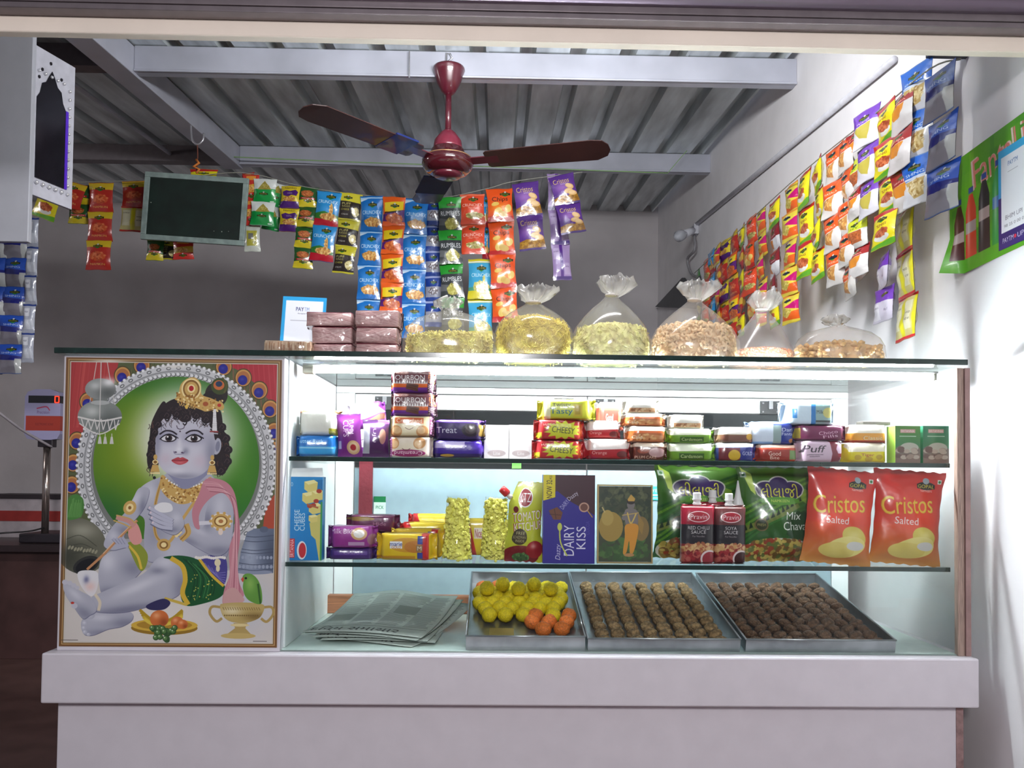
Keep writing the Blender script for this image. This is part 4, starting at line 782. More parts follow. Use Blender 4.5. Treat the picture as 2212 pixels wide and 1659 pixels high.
B_P['yellowbisc'] = pk('print_yellow_biscuit', 100, 46, (222, 206, 36), lambda C, R: (C.poly([(8, 0), (100, 0), (92, 20), (12, 22)], (242, 236, 214)), [C.ell(x, y, 8, 6, (190, 160, 40)) for x, y in ((30, 34), (52, 38), (74, 33))], C.text('Tiger', 50, 29, 26, 8, (150, 40, 30), bold=.02)))
B_P['orangebisc'] = pk('print_orange_biscuit', 100, 46, (226, 160, 60), lambda C, R: (C.rect(0, 0, 100, 22, (242, 236, 220)), C.text('Classic', 60, 34, 44, 10, (240, 236, 200), bold=.02, out=(150, 60, 30)), C.rect(0, 40, 100, 46, (170, 60, 40))))
def teabox(g):
    def f(C, R):
        C.grad(0, 0, 60, 50, g, (40, 110, 60)); C.rect(12, 8, 48, 17, (196, 150, 140)); C.text('BRITANNIA', 30, 12.5, 32, 6, (236, 226, 222)); C.rect(10, 24, 50, 26, (190, 210, 190)); C.ell(30, 62, 32, 18, (110, 96, 84)); C.ell(34, 52, 22, 12, (176, 176, 160)); C.rect(0, 68, 60, 90, (120, 96, 84)); [C.ell(R.uniform(6, 54), R.uniform(54, 84), 8, 5, R.choice([(150, 130, 116), (96, 70, 60), (176, 160, 144)])) for _ in range(16)]
    return f
B_P['tea1'] = pk('print_green_box_pale', 60, 90, (60, 120, 50), teabox((74, 130, 40)), bump=0)
B_P['tea2'] = pk('print_green_box_teal', 60, 90, (40, 120, 90), teabox((30, 118, 84)), bump=0)
def cheese(C, R):
    C.grad(0, 0, 80, 200, (40, 140, 206), (20, 120, 190)); C.poly([(42, 10), (80, 6), (80, 130), (60, 150), (56, 110), (46, 90), (62, 80)], (30, 116, 178))
    C.poly([(60, 96), (80, 86), (80, 200), (74, 200), (66, 150), (56, 140), (52, 112)], (206, 196, 110))
    for x, y, s in ((54, 22, 15), (50, 50, 15), (70, 44, 14), (64, 76, 14), (60, 100, 10)): C.poly([(x-s, y-s*.7), (x+s*.4, y-s), (x+s, y-s*.6), (x+s*.9, y+s*.7), (x-s*.4, y+s), (x-s, y+s*.5)], (222, 206, 120)); C.poly([(x-s, y-s*.7), (x+s*.4, y-s), (x+s, y-s*.6), (x-s*.4, y-s*.2)], (240, 230, 160))
    for x, y in ((60, 68), (66, 58), (72, 34), (52, 70)): C.ell(x, y, 6, 5, (176, 60, 40))
    C.line([(46, 66), (70, 74)], 4, (170, 96, 60))
    C.text('CHEESE', 24, 104, 50, 11, (226, 238, 246), rot=-1.5708, bold=.02); C.text('CUBES', 36, 108, 42, 11, (226, 238, 246), rot=-1.5708, bold=.02)
    C.rect(8, 148, 20, 194, (190, 30, 40)); C.text('BRITANNIA', 14, 171, 42, 8, (246, 232, 232), rot=-1.5708, bold=.02); C.ell(36, 176, 11, 22, (226, 226, 230)); C.ell(37, 176, 8, 18, (190, 40, 50))
    C.rect(76, 60, 80, 200, (60, 150, 80)); C.text('10', 10, 18, 8, 10, (200, 220, 236))
B_P['cheese'] = pk('print_cheese_box', 80, 200, (26, 128, 196), cheese, bump=0, coat=.4)
def dairy(C, R):
    C.grad(0, 60, 112, 198, (50, 40, 140), (44, 34, 128)); C.poly([(0, 40), (50, 60), (112, 96), (112, 0), (0, 0)], (66, 34, 44)); C.poly([(0, 50), (30, 36), (60, 60), (112, 90), (112, 198), (0, 198)], (48, 38, 136))
    C.poly([(0, 0), (26, 0), (26, 50), (0, 58)], (222, 206, 40)); C.text('NOW 32', 13, 32, 40, 12, (50, 40, 30), rot=-1.5708, bold=.02); C.text('PCS', 16, 6, 8, 5, (50, 40, 30), rot=-1.5708)
    C.text('DAIRY', 56, 146, 68, 22, (226, 224, 240), rot=-1.5708, bold=.03); C.text('KISS', 82, 140, 50, 20, (226, 224, 240), rot=-1.5708, bold=.03); C.text('Dazzy', 34, 172, 36, 14, (206, 202, 226), rot=-1.5708, shear=.3)
    C.poly([(12, 80), (30, 72), (42, 84), (38, 100), (22, 100)], (110, 64, 44)); C.line([(24, 76), (28, 98)], 1.5, (70, 36, 26)); C.line([(14, 88), (38, 90)], 1.5, (70, 36, 26))
    C.line([(36, 116), (38, 150), (52, 180)], 3, (196, 206, 90)); C.ell(36, 116, 5, 9, (196, 206, 90)); C.text('DAIRY', 46, 66, 22, 10, (190, 190, 220), rot=-.9); C.text('Dazzy', 64, 48, 26, 12, (206, 206, 226), rot=-.7)
    C.ell(88, 72, 11, 11, (190, 150, 130)); C.ell(88, 72, 8, 8, (110, 70, 60)); C.line([(96, 80), (106, 94)], 2, (190, 150, 60)); C.text('COCOA', 96, 118, 30, 8, (80, 70, 160), rot=-1.57)
B_P['dairy'] = pk('print_dairy_box', 112, 198, (48, 38, 136), dairy, bump=0, coat=.4)
def ketchup(C, R):
    C.rect(0, 0, 95, 180, (190, 196, 50)); C.grad(0, 0, 95, 60, (226, 230, 120), (190, 196, 50)); C.ell(45, 35, 22, 22, (236, 236, 232)); C.ell(45, 35, 19, 19, (150, 24, 36)); C.text('KTZ', 45, 35, 34, 20, (240, 240, 240), bold=.04, out=(120, 20, 30))
    C.text('TOMATO', 52, 76, 78, 20, (242, 242, 236), rot=-.12, bold=.04, out=(150, 20, 36), ow=.05); C.text('KETCHUP', 56, 98, 78, 19, (242, 242, 236), rot=-.12, bold=.04, out=(150, 20, 36), ow=.05)
    C.ell(34, 122, 20, 18, (70, 60, 40)); C.text('FREE', 36, 114, 24, 7, (206, 200, 150)); C.text('SCHEZWAN', 34, 123, 34, 6, (206, 200, 150)); C.text('INSIDE', 36, 131, 22, 6, (206, 200, 150))
    C.ell(40, 165, 46, 24, (120, 24, 30)); C.ell(74, 150, 22, 20, (156, 36, 40)); C.blob(70, 142, 8, 6, (230, 170, 160), .8); C.ell(40, 168, 22, 10, (60, 100, 50)); C.speck(40, 168, 22, 9, [(90, 140, 70), (40, 80, 36)], 18, 2, 4, R); C.ell(20, 62, 7, 7, (110, 20, 24))
B_P['ketchup'] = pk('print_ketchup', 95, 180, (200, 204, 60), ketchup)
def lilaji(extra):
    def f(C, R):
        C.grad(0, 0, 170, 200, (70, 110, 30), (30, 84, 40)); 
        for k in range(7): C.line([(-10, 100+k*14), (60, 60+k*10), (170, 10+k*12)], 5, R.choice([(120, 170, 50), (20, 70, 30), (60, 120, 50)]), .6)
        C.line([(0, 140), (60, 110), (120, 80)], 14, (120, 130, 60), .8)
        for k in range(12): C.poly([(4+k*11, 140-k*6), (12+k*11, 136-k*6), (8+k*11, 124-k*6)], (30, 50, 30))
        C.poly([(6, 0), (26, 14), (30, 60), (20, 50)], (190, 214, 90)); C.poly([(120, 40), (150, 50), (160, 90), (130, 70)], (150, 180, 60), .7)
        for c, g in (((196, 196, 190), 0), ((50, 30, 84), 3)):
            C.ell(82, 52, 52-g, 22-g, c); C.ell(82, 38, 24-g, 20-g, c); C.ell(54, 46, 26-g, 18-g, c); C.ell(110, 46, 26-g, 18-g, c); C.poly([(38+g, 62), (126-g, 62), (110, 74-g*.5), (54, 74-g*.5)], c)
        C.ell(82, 72, 44, 9, (90, 150, 50)); C.text('NAMKEEN', 82, 72, 40, 6, (210, 220, 110))
        C.text('લીલાજી', 82, 50, 84, 30, (206, 206, 60), bold=.02)
        if extra:
            star(C, 126, 128, 32, 37, 14, (30, 70, 34)); C.text('Mix', 110, 104, 34, 17, (232, 236, 230), bold=.03); C.text('Chavanu', 124, 126, 76, 18, (232, 236, 230), bold=.03)
        C.ell(40, 124, 14, 14, (110, 96, 60)); C.ell(40, 124, 11, 11, (50, 60, 36)); C.text('FRESH', 40, 124, 16, 6, (190, 180, 110))
        C.ell(84, 186, 82, 34, (196, 196, 180)); C.ell(84, 188, 76, 32, (130, 110, 50)); C.speck(84, 180, 74, 26, [(170, 150, 66), (110, 80, 36), (150, 60, 36), (196, 176, 90), (90, 110, 50)], 260, 3, 7, R); C.rect(4, 10, 16, 22, (190, 210, 190)); C.ell(10, 16, 3, 3, (30, 120, 40))
    return f
B_P['lilaji1'] = pk('print_green_bag_plain', 170, 205, (50, 100, 40), lilaji(False), bump=.5, bscale=14)
B_P['lilaji2'] = pk('print_green_bag_mix', 170, 205, (50, 100, 40), lilaji(True), bump=.5, bscale=14)
def cristosbig(C, R):
    C.grad(0, 0, 150, 120, (190, 36, 34), (206, 60, 36)); C.grad(0, 120, 150, 210, (206, 70, 36), (190, 130, 50)); C.blob(90, 90, 50, 40, (224, 70, 40), .8)
    C.ell(106, 32, 20, 9, (24, 26, 30)); C.rect(86, 28, 126, 38, (20, 22, 26)); C.text('GOPAL', 106, 33, 36, 8, (222, 206, 60), bold=.03); C.ell(106, 21, 7, 7, (150, 160, 170)); C.text('NAMKEEN', 106, 43, 26, 5, (226, 226, 226))
    C.text('Cristos', 66, 76, 112, 40, (222, 186, 60), rot=-.1, bold=.03, out=(190, 150, 40)); C.text('Salted', 62, 112, 50, 16, (226, 222, 220), bold=.02)
    C.ell(104, 146, 30, 22, (206, 190, 80), rot=.3); C.ell(88, 170, 46, 24, (222, 210, 120), rot=-.2); C.ell(70, 178, 40, 18, (214, 196, 100)); C.blob(104, 142, 14, 10, (236, 226, 150), .7); C.ell(110, 166, 20, 10, (206, 206, 200)); C.rect(132, 16, 142, 26, (210, 220, 210)); C.ell(137, 21, 3, 3, (30, 110, 40))
B_P['cristosbig'] = pk('print_red_chip_bag', 150, 210, (206, 40, 36), cristosbig, bump=.5, bscale=14)
def sauce(top, name):
    def f(C, R):
        C.rect(0, 0, 72, 46, top); C.rect(0, 46, 72, 92, (34, 28, 34)); C.ell(36, 28, 24, 13, (226, 206, 206)); C.ell(36, 28, 22, 11, (160, 26, 44)); C.text('Pravin', 36, 28, 36, 11, (240, 226, 226), bold=.02)
        C.text(name, 36, 54, 46 if len(name) > 5 else 26, 8, (230, 226, 226), bold=.03); C.text('SAUCE', 36, 64, 32, 8, (230, 226, 226), bold=.03); C.text('For Noodles', 36, 74, 26, 4, (190, 180, 180))
        C.rect(0, 92, 72, 140, (130, 40, 40)); C.speck(36, 104, 40, 14, [(190, 150, 96), (160, 90, 60), (206, 170, 120)], 80, 2, 6, R); C.speck(24, 124, 26, 16, [(150, 40, 46), (110, 24, 34), (176, 90, 80)], 60, 3, 6, R)
        C.ell(60, 126, 20, 20, (220, 206, 206)); C.ell(61, 127, 17, 17, (150, 50, 60) if len(name) > 5 else (60, 26, 26))
    return f
B_P['chilli'] = pk('print_chilli_sauce', 72, 140, (150, 20, 40), sauce((150, 18, 44), 'RED CHILLI'))
B_P['soya'] = pk('print_soya_sauce', 72, 140, (90, 46, 44), sauce((96, 44, 44), 'SOYA'))
def marie(C, R):
    C.rect(0, 0, 120, 60, (222, 186, 30)); C.ell(64, 26, 36, 16, (206, 150, 40)); C.ell(78, 30, 20, 13, (190, 120, 40)); C.rect(30, 18, 54, 34, (230, 230, 236)); C.text('marie', 42, 24, 24, 9, (40, 50, 120), bold=.02); C.text('GOLD', 42, 31, 18, 6, (190, 110, 30), bold=.02)
    C.rect(92, 0, 106, 60, (190, 40, 36)); C.rect(84, 6, 94, 24, (40, 60, 150)); C.rect(84, 42, 94, 56, (40, 60, 150)); C.rect(82, 26, 94, 40, (140, 110, 70)); C.text('M', 88, 33, 8, 9, (230, 220, 200), bold=.02); C.rect(0, 50, 80, 56, (150, 60, 30), .4)
B_P['marie'] = pk('print_marie', 120, 60, (222, 186, 30), marie)
B_P['redyellow'] = pk('print_red_yellow_pack', 100, 40, (190, 40, 40), lambda C, R: (C.poly([(20, 0), (100, 0), (100, 40), (50, 40)], (216, 190, 40)), C.rect(40, 10, 70, 22, (230, 220, 210)), C.text('Nice', 55, 16, 24, 9, (150, 30, 40), bold=.02)))
B_P['nutri'] = pk('print_magenta_biscuit', 110, 50, (150, 50, 140), lambda C, R: (C.ell(72, 18, 18, 14, (214, 170, 120)), C.ell(72, 18, 12, 9, (240, 236, 230)), C.text('Milk Bikis', 36, 12, 52, 11, (240, 226, 240), bold=.02), C.rect(48, 36, 84, 44, (190, 150, 190)), C.ell(100, 30, 10, 12, (160, 110, 130)), C.rect(0, 0, 8, 50, (110, 40, 120))))
B_P['darkmagenta'] = pk('print_dark_magenta', 110, 50, (98, 34, 74), lambda C, R: (C.ell(30, 12, 30, 6, (150, 120, 60)), C.text('Hide', 70, 26, 26, 10, (170, 120, 140))))
B_P['darkpurple'] = pk('print_dark_purple', 110, 40, (66, 34, 110), lambda C, R: (C.rect(20, 10, 90, 24, (90, 56, 140)), C.text('CREAM', 60, 17, 40, 8, (150, 120, 180))))
def pinkwrap(C, R):
    C.rect(0, 0, 100, 60, (190, 154, 152)); C.rect(0, 0, 100, 4, (130, 50, 70))
    for _ in range(40): C.line([(R.uniform(0, 100), R.uniform(0, 60)), (R.uniform(0, 100), R.uniform(0, 60))], R.uniform(.5, 4), R.choice([(222, 190, 186), (150, 104, 106), (236, 216, 212)]), .4)  # streaks paint the clear wrap's glints and wrinkles into the colour
B_P['soanpapdi'] = pk('print_pink_wrap', 100, 60, (190, 154, 152), pinkwrap, rough=.2, coat=1, bump=1.0, bscale=22)
def papergold(C, R):
    C.rect(0, 0, 120, 30, (176, 150, 126))
    for _ in range(60): x = R.uniform(0, 120); C.rect(x, R.uniform(0, 10), x+R.uniform(1, 4), R.uniform(14, 30), R.choice([(140, 96, 70), (196, 176, 150), (120, 80, 60)]), .6)
B_P['chikki'] = pk('print_chikki', 120, 30, (176, 150, 126), papergold, rough=.2, coat=1, bump=.8)
def news(C, R):
    C.rect(0, 0, 200, 150, (168, 178, 172)); C.text('દિવ્ય સમાચાર', 80, 134, 150, 26, (40, 44, 42), bold=.03)
    for y in np.arange(8, 112, 3.2):
        for x0 in (6, 54, 102, 150): C.rect(x0, y, x0+R.uniform(34, 44), y+1.5, (104, 112, 108), .8)
    for x0, y0 in ((110, 40), (8, 70)): C.rect(x0, y0, x0+40, y0+26, (120, 128, 122))
    C.rect(6, 118, 194, 119, (60, 64, 62))
B_P['news'] = pk('print_newspaper', 200, 150, (168, 178, 172), news, rough=.9, coat=0, bump=.1)
def framed(C, R):
    C.rect(0, 0, 120, 172, (60, 66, 44)); C.speck(60, 50, 60, 60, [(50, 64, 40), (84, 90, 56), (40, 50, 36), (100, 104, 70)], 200, 4, 9, R, .6); C.speck(60, 140, 60, 30, [(74, 110, 50), (54, 84, 40)], 100, 4, 9, R, .7)
    C.ell(28, 92, 28, 34, (160, 132, 60)); C.ell(20, 72, 14, 18, (176, 150, 76)); C.ell(98, 96, 18, 28, (130, 106, 60)); C.line([(14, 60), (8, 48)], 3, (190, 170, 110))
    skin = (120, 112, 110); C.ell(74, 42, 9, 11, skin); C.ell(74, 34, 10, 7, (50, 40, 36)); C.poly([(66, 30), (74, 18), (84, 28), (82, 34), (68, 34)], (190, 150, 70)); C.poly([(60, 56), (74, 50), (90, 58), (88, 90), (64, 90)], skin, sm=True)
    C.line([(62, 60), (56, 74), (72, 70)], 6, skin); C.line([(88, 60), (94, 72), (78, 70)], 6, skin); C.line([(54, 66), (92, 60)], 2, (190, 160, 90))
    C.poly([(62, 88), (90, 88), (88, 120), (80, 150), (72, 152), (70, 124), (64, 150), (56, 152), (60, 116)], (206, 140, 44), sm=True); C.line([(66, 60), (74, 84), (86, 62)], 3, (206, 176, 90)); C.ell(70, 156, 12, 4, (176, 130, 80))
    C.poly([(90, 60), (104, 84), (100, 110), (92, 96)], (150, 120, 60))
B_P['framed'] = pk('print_framed_picture', 120, 172, (60, 66, 44), framed, bump=0, coat=1)
def paycard(C, R):
    C.rect(0, 0, 90, 120, (40, 160, 220)); C.rect(0, 86, 90, 120, (70, 50, 130)); C.rect(7, 7, 83, 120, (232, 236, 244)); C.text('PAY', 36, 22, 16, 7, (30, 34, 90), bold=.03); C.text('TM', 50, 22, 10, 7, (120, 150, 200), bold=.03); C.text('Accepted Here', 45, 30, 26, 3, (90, 90, 110)); C.rect(18, 42, 72, 43, (170, 170, 180))
B_P['paycard'] = pk('print_pay_card', 90, 120, (232, 236, 244), paycard, bump=0)
def walposter(C, R):
    C.rect(0, 0, 260, 170, (84, 160, 30))
    for _ in range(60): x = R.uniform(0, 260); C.rect(x, R.uniform(0, 120), x+R.uniform(6, 26), R.uniform(40, 170), R.choice([(60, 140, 30), (110, 180, 40), (140, 196, 60), (44, 120, 40)]), .35)
    C.text('Fanta', 92, 34, 76, 40, (226, 130, 120), rot=-.1, bold=.04, out=(236, 200, 196), ow=.1); C.text('Limonita', 190, 18, 110, 30, (226, 130, 120), rot=-.12, bold=.03, out=(240, 210, 206), ow=.08)
    for x, c, top in ((22, (70, 26, 26), 70), (48, (206, 60, 40), 62), (76, (36, 30, 40), 54), (104, (40, 140, 60), 48)):
        C.rect(x-5, top-10, x+5, top-2, (40, 70, 150)); C.poly([(x-4, top), (x+4, top), (x+11, top+22), (x+12, 150), (x-12, 150), (x-11, top+22)], c, sm=False); C.rect(x-11, top+38, x+11, top+54, (170, 150, 150) if x != 104 else (60, 110, 170)); C.blob(x-5, top+50, 3, 36, (220, 220, 220), .5)
B_P['walposter'] = pk('print_drinks_poster', 260, 170, (84, 160, 30), walposter, rough=.35, coat=.4, bump=.1)
def upi(C, R):
    C.grad(0, 0, 90, 100, (60, 170, 220), (60, 150, 210)); C.rect(0, 96, 90, 200, (44, 36, 110)); C.rect(9, 16, 90, 168, (230, 232, 238)); C.text('PAYTM', 46, 34, 30, 9, (60, 90, 150), bold=.02); C.rect(30, 50, 62, 51, (150, 150, 160)); C.text('BHIM UPI', 48, 140, 52, 9, (120, 120, 134)); C.text('98 25 0 00 0', 48, 156, 60, 6, (120, 120, 130)); C.text('PAYTM', 30, 184, 34, 10, (226, 226, 240), bold=.02); C.ell(52, 184, 4, 4, (200, 40, 70)); C.text('UPI', 70, 184, 22, 10, (226, 226, 240), bold=.02)
B_P['upi'] = pk('print_upi_card', 90, 200, (230, 232, 238), upi, bump=0)
def scaleface(C, R):
    C.rect(0, 0, 100, 110, (172, 168, 206)); C.rect(10, 14, 100, 30, (30, 28, 34)); C.line([(34, 42), (60, 38), (70, 46)], 2.5, (190, 60, 90)); C.text('Precision', 52, 50, 34, 7, (120, 90, 140)); C.rect(4, 58, 100, 90, (176, 60, 44)); C.text('ELECTRONIC SCALE', 56, 76, 50, 5, (120, 36, 36))
B_P['scaleface'] = pk('print_scale_face', 100, 110, (172, 168, 206), scaleface, bump=0)
B_P['dtag'] = pk('print_green_tag', 40, 50, (196, 216, 206), lambda C, R: (C.rect(0, 0, 40, 16, (20, 110, 60)), C.text('PICK', 20, 30, 26, 9, (30, 110, 70), bold=.02)), bump=0)
B_P['ears'] = pk('print_teal_sticker', 60, 60, (60, 160, 160), lambda C, R: (C.text('YEARS', 30, 18, 44, 14, (220, 240, 240), bold=.02), C.rect(4, 34, 56, 40, (200, 226, 226)), C.rect(4, 48, 56, 52, (200, 226, 226))), bump=0)
POSTER = devotional_child()
pq = [at(141, 768, -0.002), at(612, 772, -0.002), at(596, 1402, -0.002), at(120, 1400, -0.002)]
x0 = (pq[0].x+pq[3].x)/2+0.002; x1 = (pq[1].x+pq[2].x)/2
zt_, zb_ = (pq[0].z+pq[1].z)/2, (pq[2].z+pq[3].z)/2
pst = MB(); nx, nz = 12, 16; vs = []; uvs = []
x0, x1, zt_, zb_ = 0.006, 0.499, T_-0.006, B_+0.010
for j in range(nz+1):
    for i in range(nx+1):
        u, v = i/nx, j/nz; vs.append((x0+(x1-x0)*u, -0.0022-0.0012*abs(math.sin(u*9+v*5))*math.sin(math.pi*u)*math.sin(math.pi*v), zb_+(zt_-zb_)*v)); uvs.append((u, v))
fs = [(j*(nx+1)+i, j*(nx+1)+i+1, (j+1)*(nx+1)+i+1, (j+1)*(nx+1)+i) for j in range(nz) for i in range(nx)]
k = len(vs); vs2 = [(v[0], -0.0004, v[2]) for v in vs]
pst.add(vs+vs2, fs+[tuple(a+k for a in f[::-1]) for f in fs], uvs+uvs)
o = pst.build('devotional_poster', POSTER, smooth=True)
tag(o, 'large devotional poster of a seated blue-skinned child with flute and gold crown on the counter', 'poster')
# ================================================================ SHAPES OF GOODS
def grid_sheet(nx, ny, fn, uvfn=None, flip=False):
    vs = []; uv = []
    for j in range(ny+1):
        for i in range(nx+1):
            u, v = i/nx, j/ny; vs.append(fn(u, v)); uv.append((u, v) if not uvfn else uvfn(u, v))
    fs = [(j*(nx+1)+i, j*(nx+1)+i+1, (j+1)*(nx+1)+i+1, (j+1)*(nx+1)+i) for j in range(ny) for i in range(nx)]
    if flip: fs = [f[::-1] for f in fs]
    return vs, fs, uv
def pillow(w, h, d, nx=10, ny=14, seal=0.05, seed=0, wr=0.12, waist=0.07, fat=0.0, top=False):
    """sealed sachet: flat crimped ends, puffed middle; origin at bottom centre (or top centre), front towards -y"""
    R = random.Random(seed); ph = [R.uniform(0, 6) for _ in range(6)]; z0 = -h if top else 0
    def th(u, v):
        a = abs(2*v-1); e = 1-2*seal
        pr = 0 if a >= e else (1-(a/e)**2.6)**0.75
        b = abs(2*u-1); sx = max(0, 1-b**2.4)**0.6
        wv = 1+wr*(math.sin(u*9+ph[0]+v*5)+math.sin(v*13+ph[1]-u*4)+0.6*math.sin(u*21+v*17+ph[2]))*0.5
        low = 1+fat*(0.5-v)
        return pr, max(0.0006, d/2*pr*sx*wv*low)
    mb = MB()
    for s in (-1, 1):
        def f(u, v, s=s):
            pr, t = th(u, v); x = (u-0.5)*w*(1-waist*pr)+0.004*w*math.sin(v*31+ph[3])*(1-abs(2*u-1)*0)
            y = s*t+(0.02*w*math.sin(u*5+ph[4])*(1-pr))
            z = z0+h*v+ (0.008*h*math.sin(u*40) if v in (0, 1) else 0)
            return (x, y, z)
        a = grid_sheet(nx, ny, f, (lambda u, v: (u, v)) if s < 0 else (lambda u, v: (1-u, v)), flip=(s > 0)); mb.add(*a)
    return mb
def biscuit(w, h, d, seed=0, fin=0.09, K=24, n=5.5):
    """wrapped bar pack lying on its side, crimped fins at both ends; origin bottom centre"""
    R = random.Random(seed); mb = MB(); st = []
    for s in (-1, 1):
        L = [(0.5, 0.0012, 0.50), (0.5-fin*0.35, 0.0018, 0.47), (0.5-fin*0.7, 0.0025, 0.44), (0.5-fin, 0.3*d/2, 0.46), (0.5-fin*1.25, 0.85*d/2, 0.49), (0.5-fin*1.9, d/2, 0.5), (0.2, d/2, 0.5)]
        L = [(s*a, b, c) for a, b, c in L]; st = st+L if s < 0 else st+L[::-1]
    vs = []; uv = []; fs = []
    for i, (fx, ry, rz) in enumerate(st):
        j = R.uniform(-0.012, 0.012)
        for k in range(K):
            t = 2*math.pi*k/K; c, q = math.cos(t), math.sin(t)
            y = ry*math.copysign(abs(c)**(2/n), c); z = rz*h*math.copysign(abs(q)**(2/n), q)
            if abs(fx) > 0.5-fin*1.1: y += d*0.12*math.sin(k*1.6+i); z *= 1+0.05*math.sin(k*2.3+i*2)
            y += d*0.03*math.sin(fx*23+k+seed); z += h*0.02*math.sin(fx*31+k*1.7+seed)
            x = fx*w+j*w*0.5; z = max(-h/2, min(h/2, z)); vs.append((x, y, z+h/2)); uv.append((fx+0.5, z/h+0.5))
        if i:
            for k in range(K):
                k2 = (k+1) % K; a = (i-1)*K; fs.append((a+k, a+k2, a+K+k2, a+K+k))
    fs.append(tuple(range(K-1, -1, -1))); fs.append(tuple((len(st)-1)*K+k for k in range(K)))
    fs = [f[::-1] for f in fs]
    return mb.add(vs, fs, uv)
def carton(w, h, d):
    """carton with the print on its front; slot 1 elsewhere; origin bottom front centre at y=0"""
    mb = MB(); x = w/2
    mb.add([(-x, 0, 0), (x, 0, 0), (x, 0, h), (-x, 0, h)], [(0, 1, 2, 3)], [(0, 0), (1, 0), (1, 1), (0, 1)], 0)
    mb.add([(-x, 0, 0), (x, 0, 0), (x, 0, h), (-x, 0, h), (-x, d, 0), (x, d, 0), (x, d, h), (-x, d, h)], [(4, 7, 6, 5), (0, 3, 7, 4), (1, 5, 6, 2), (3, 2, 6, 7), (0, 4, 5, 1)], None, 1)
    return mb
def bb(x0, y0, x1, y1, Y, base=None):
    a = at(x0, (y0+y1)/2, Y); b = at(x1, (y0+y1)/2, Y); t = at((x0+x1)/2, y0, Y).z; l = at((x0+x1)/2, y1, Y).z
    if base is not None: l = base
    return (a.x+b.x)/2, abs(b.x-a.x), l, t-l
def put(o, x, y, z, rz=0, rx=0, ry=0): o.location = (x, y, z); o.rotation_euler = (rx, ry, rz); return o

# ================================================================ SHELF GOODS
EPS = 0.0006
bsn = [0]
def bis(label, key, box, Y, base, d=0.055, name='biscuit_pack', cat='biscuits', group=None, rz=0.0, ry=0.0, fin=0.09):
    x, w, z, h = bb(*box, Y, base); bsn[0] += 1
    o = biscuit(w, h, d, seed=bsn[0], fin=fin).build(name, B_P[key], smooth=True); put(o, x, Y+d/2, z, rz+0.07*math.sin(bsn[0]*2.3), 0, ry)
    tag(o, label, cat, group); return z+h
def car(label, key, side, box, Y, base, d=0.05, name='carton', cat='box', rz=0.0, rx=0.0, group=None):
    x, w, z, h = bb(*box, Y, base)
    o = carton(w, h, d).build(name, [B_P[key], side], bevel=0.0008); put(o, x, Y, z, rz, rx); tag(o, label, cat, group); return z+h
S1, S2, TOP = z1+EPS, z2+EPS, T_+0.0135+EPS
sd = lambda n, c: M(n, c, 0.4, coat=0.3)
# ---- upper shelf
t = bis('blue wrapped rusk pack at the far end of the upper shelf by the poster', 'bluebread', (633, 940, 730, 986), 0.06, S1, 0.09)
t = bis('large white wrapped pack lying on the blue rusk pack', 'whitebread', (640, 884, 732, 946), 0.065, t, 0.09)
x, w_, z, h_ = bb(728, 893, 782, 986, 0.075, S1)
o = pillow(w_, h_, 0.03, seed=3, seal=0.08).build('biscuit_pack', B_P['cups'], smooth=True); put(o, x, 0.092, z, 0, 0, -0.06); tag(o, 'purple pack standing upright with a jam ring biscuit picture', 'biscuits')
x, w_, z, h_ = bb(780, 905, 838, 986, 0.085, S1)
o = pillow(w_, h_, 0.04, seed=5, seal=0.1).build('biscuit_pack', B_P['juju'], smooth=True); put(o, x, 0.11, z, 0.1); tag(o, 'dark purple upright pack with silver edge beside the tall four-pack stack', 'biscuits')
t = bis('purple wrapped pack lying behind the upright purple packs, lower one', 'purplewrap', (745, 925, 832, 975), 0.15, S1, 0.07)
t = bis('purple crinkled pack with painted-in highlight tipped on top behind the upright purple packs', 'purplewrap', (752, 868, 834, 925), 0.15, t, 0.07, ry=-0.12)
t = bis('cream coloured biscuit pack printed upside down at the foot of the tall stack', 'cream2', (838, 943, 934, 987), 0.06, S1, 0.075, fin=0.05)
t = bis('cream coloured biscuit pack with orange name oval, second in the tall stack', 'cream1', (840, 898, 936, 943), 0.06, t, 0.075, fin=0.05)
t = bis('brown and orange chocolate biscuit pack, third in the tall stack', 'bourbon', (842, 848, 942, 898), 0.06, t, 0.075, fin=0.06)
t = bis('brown and orange chocolate biscuit pack topping the tall stack', 'bourbon', (842, 800, 940, 848), 0.062, t, 0.075, fin=0.06)
t = bis('dark violet pack with pale top under the black biscuit pack', 'treat2', (926, 950, 1052, 987), 0.07, S1, 0.075)
t = bis('black and violet cream biscuit pack lying on the violet one', 'treat', (930, 906, 1050, 950), 0.072, t, 0.07)
for k, (a, b) in enumerate(((1046, 1100), (1099, 1152))):
    car(('plain white carton next to the violet biscuit packs', 'plain white carton next to the red star biscuit packs')[k], 'whitebox', sd('white_card', (236, 234, 232)), (a, 918, b, 987), 0.10, S1, 0.07)
t = bis('red pack with yellow starburst at the bottom of its stack', 'cheesy', (1150, 950, 1262, 991), 0.06, S1, 0.07)
t = bis('red pack with yellow starburst under the yellow twisty pack', 'cheesy', (1154, 906, 1264, 950), 0.06, t, 0.07)
t = bis('pale yellow twisty snack pack on top of the red starburst packs', 'twisty', (1162, 862, 1290, 906), 0.062, t, 0.07)
t = bis('red and white biscuit pack beside the starburst packs, lower', 'redwhitetop', (1262, 948, 1366, 992), 0.07, S1, 0.07)
t = bis('red and white biscuit pack beside the starburst packs, upper', 'redwhitetop', (1262, 908, 1344, 948), 0.09, t, 0.07)
t = bis('brown plum cake pack at the bottom of the orange cake stack', 'cake2', (1364, 955, 1446, 993), 0.07, S1, 0.07, 'cake_pack', 'cake')
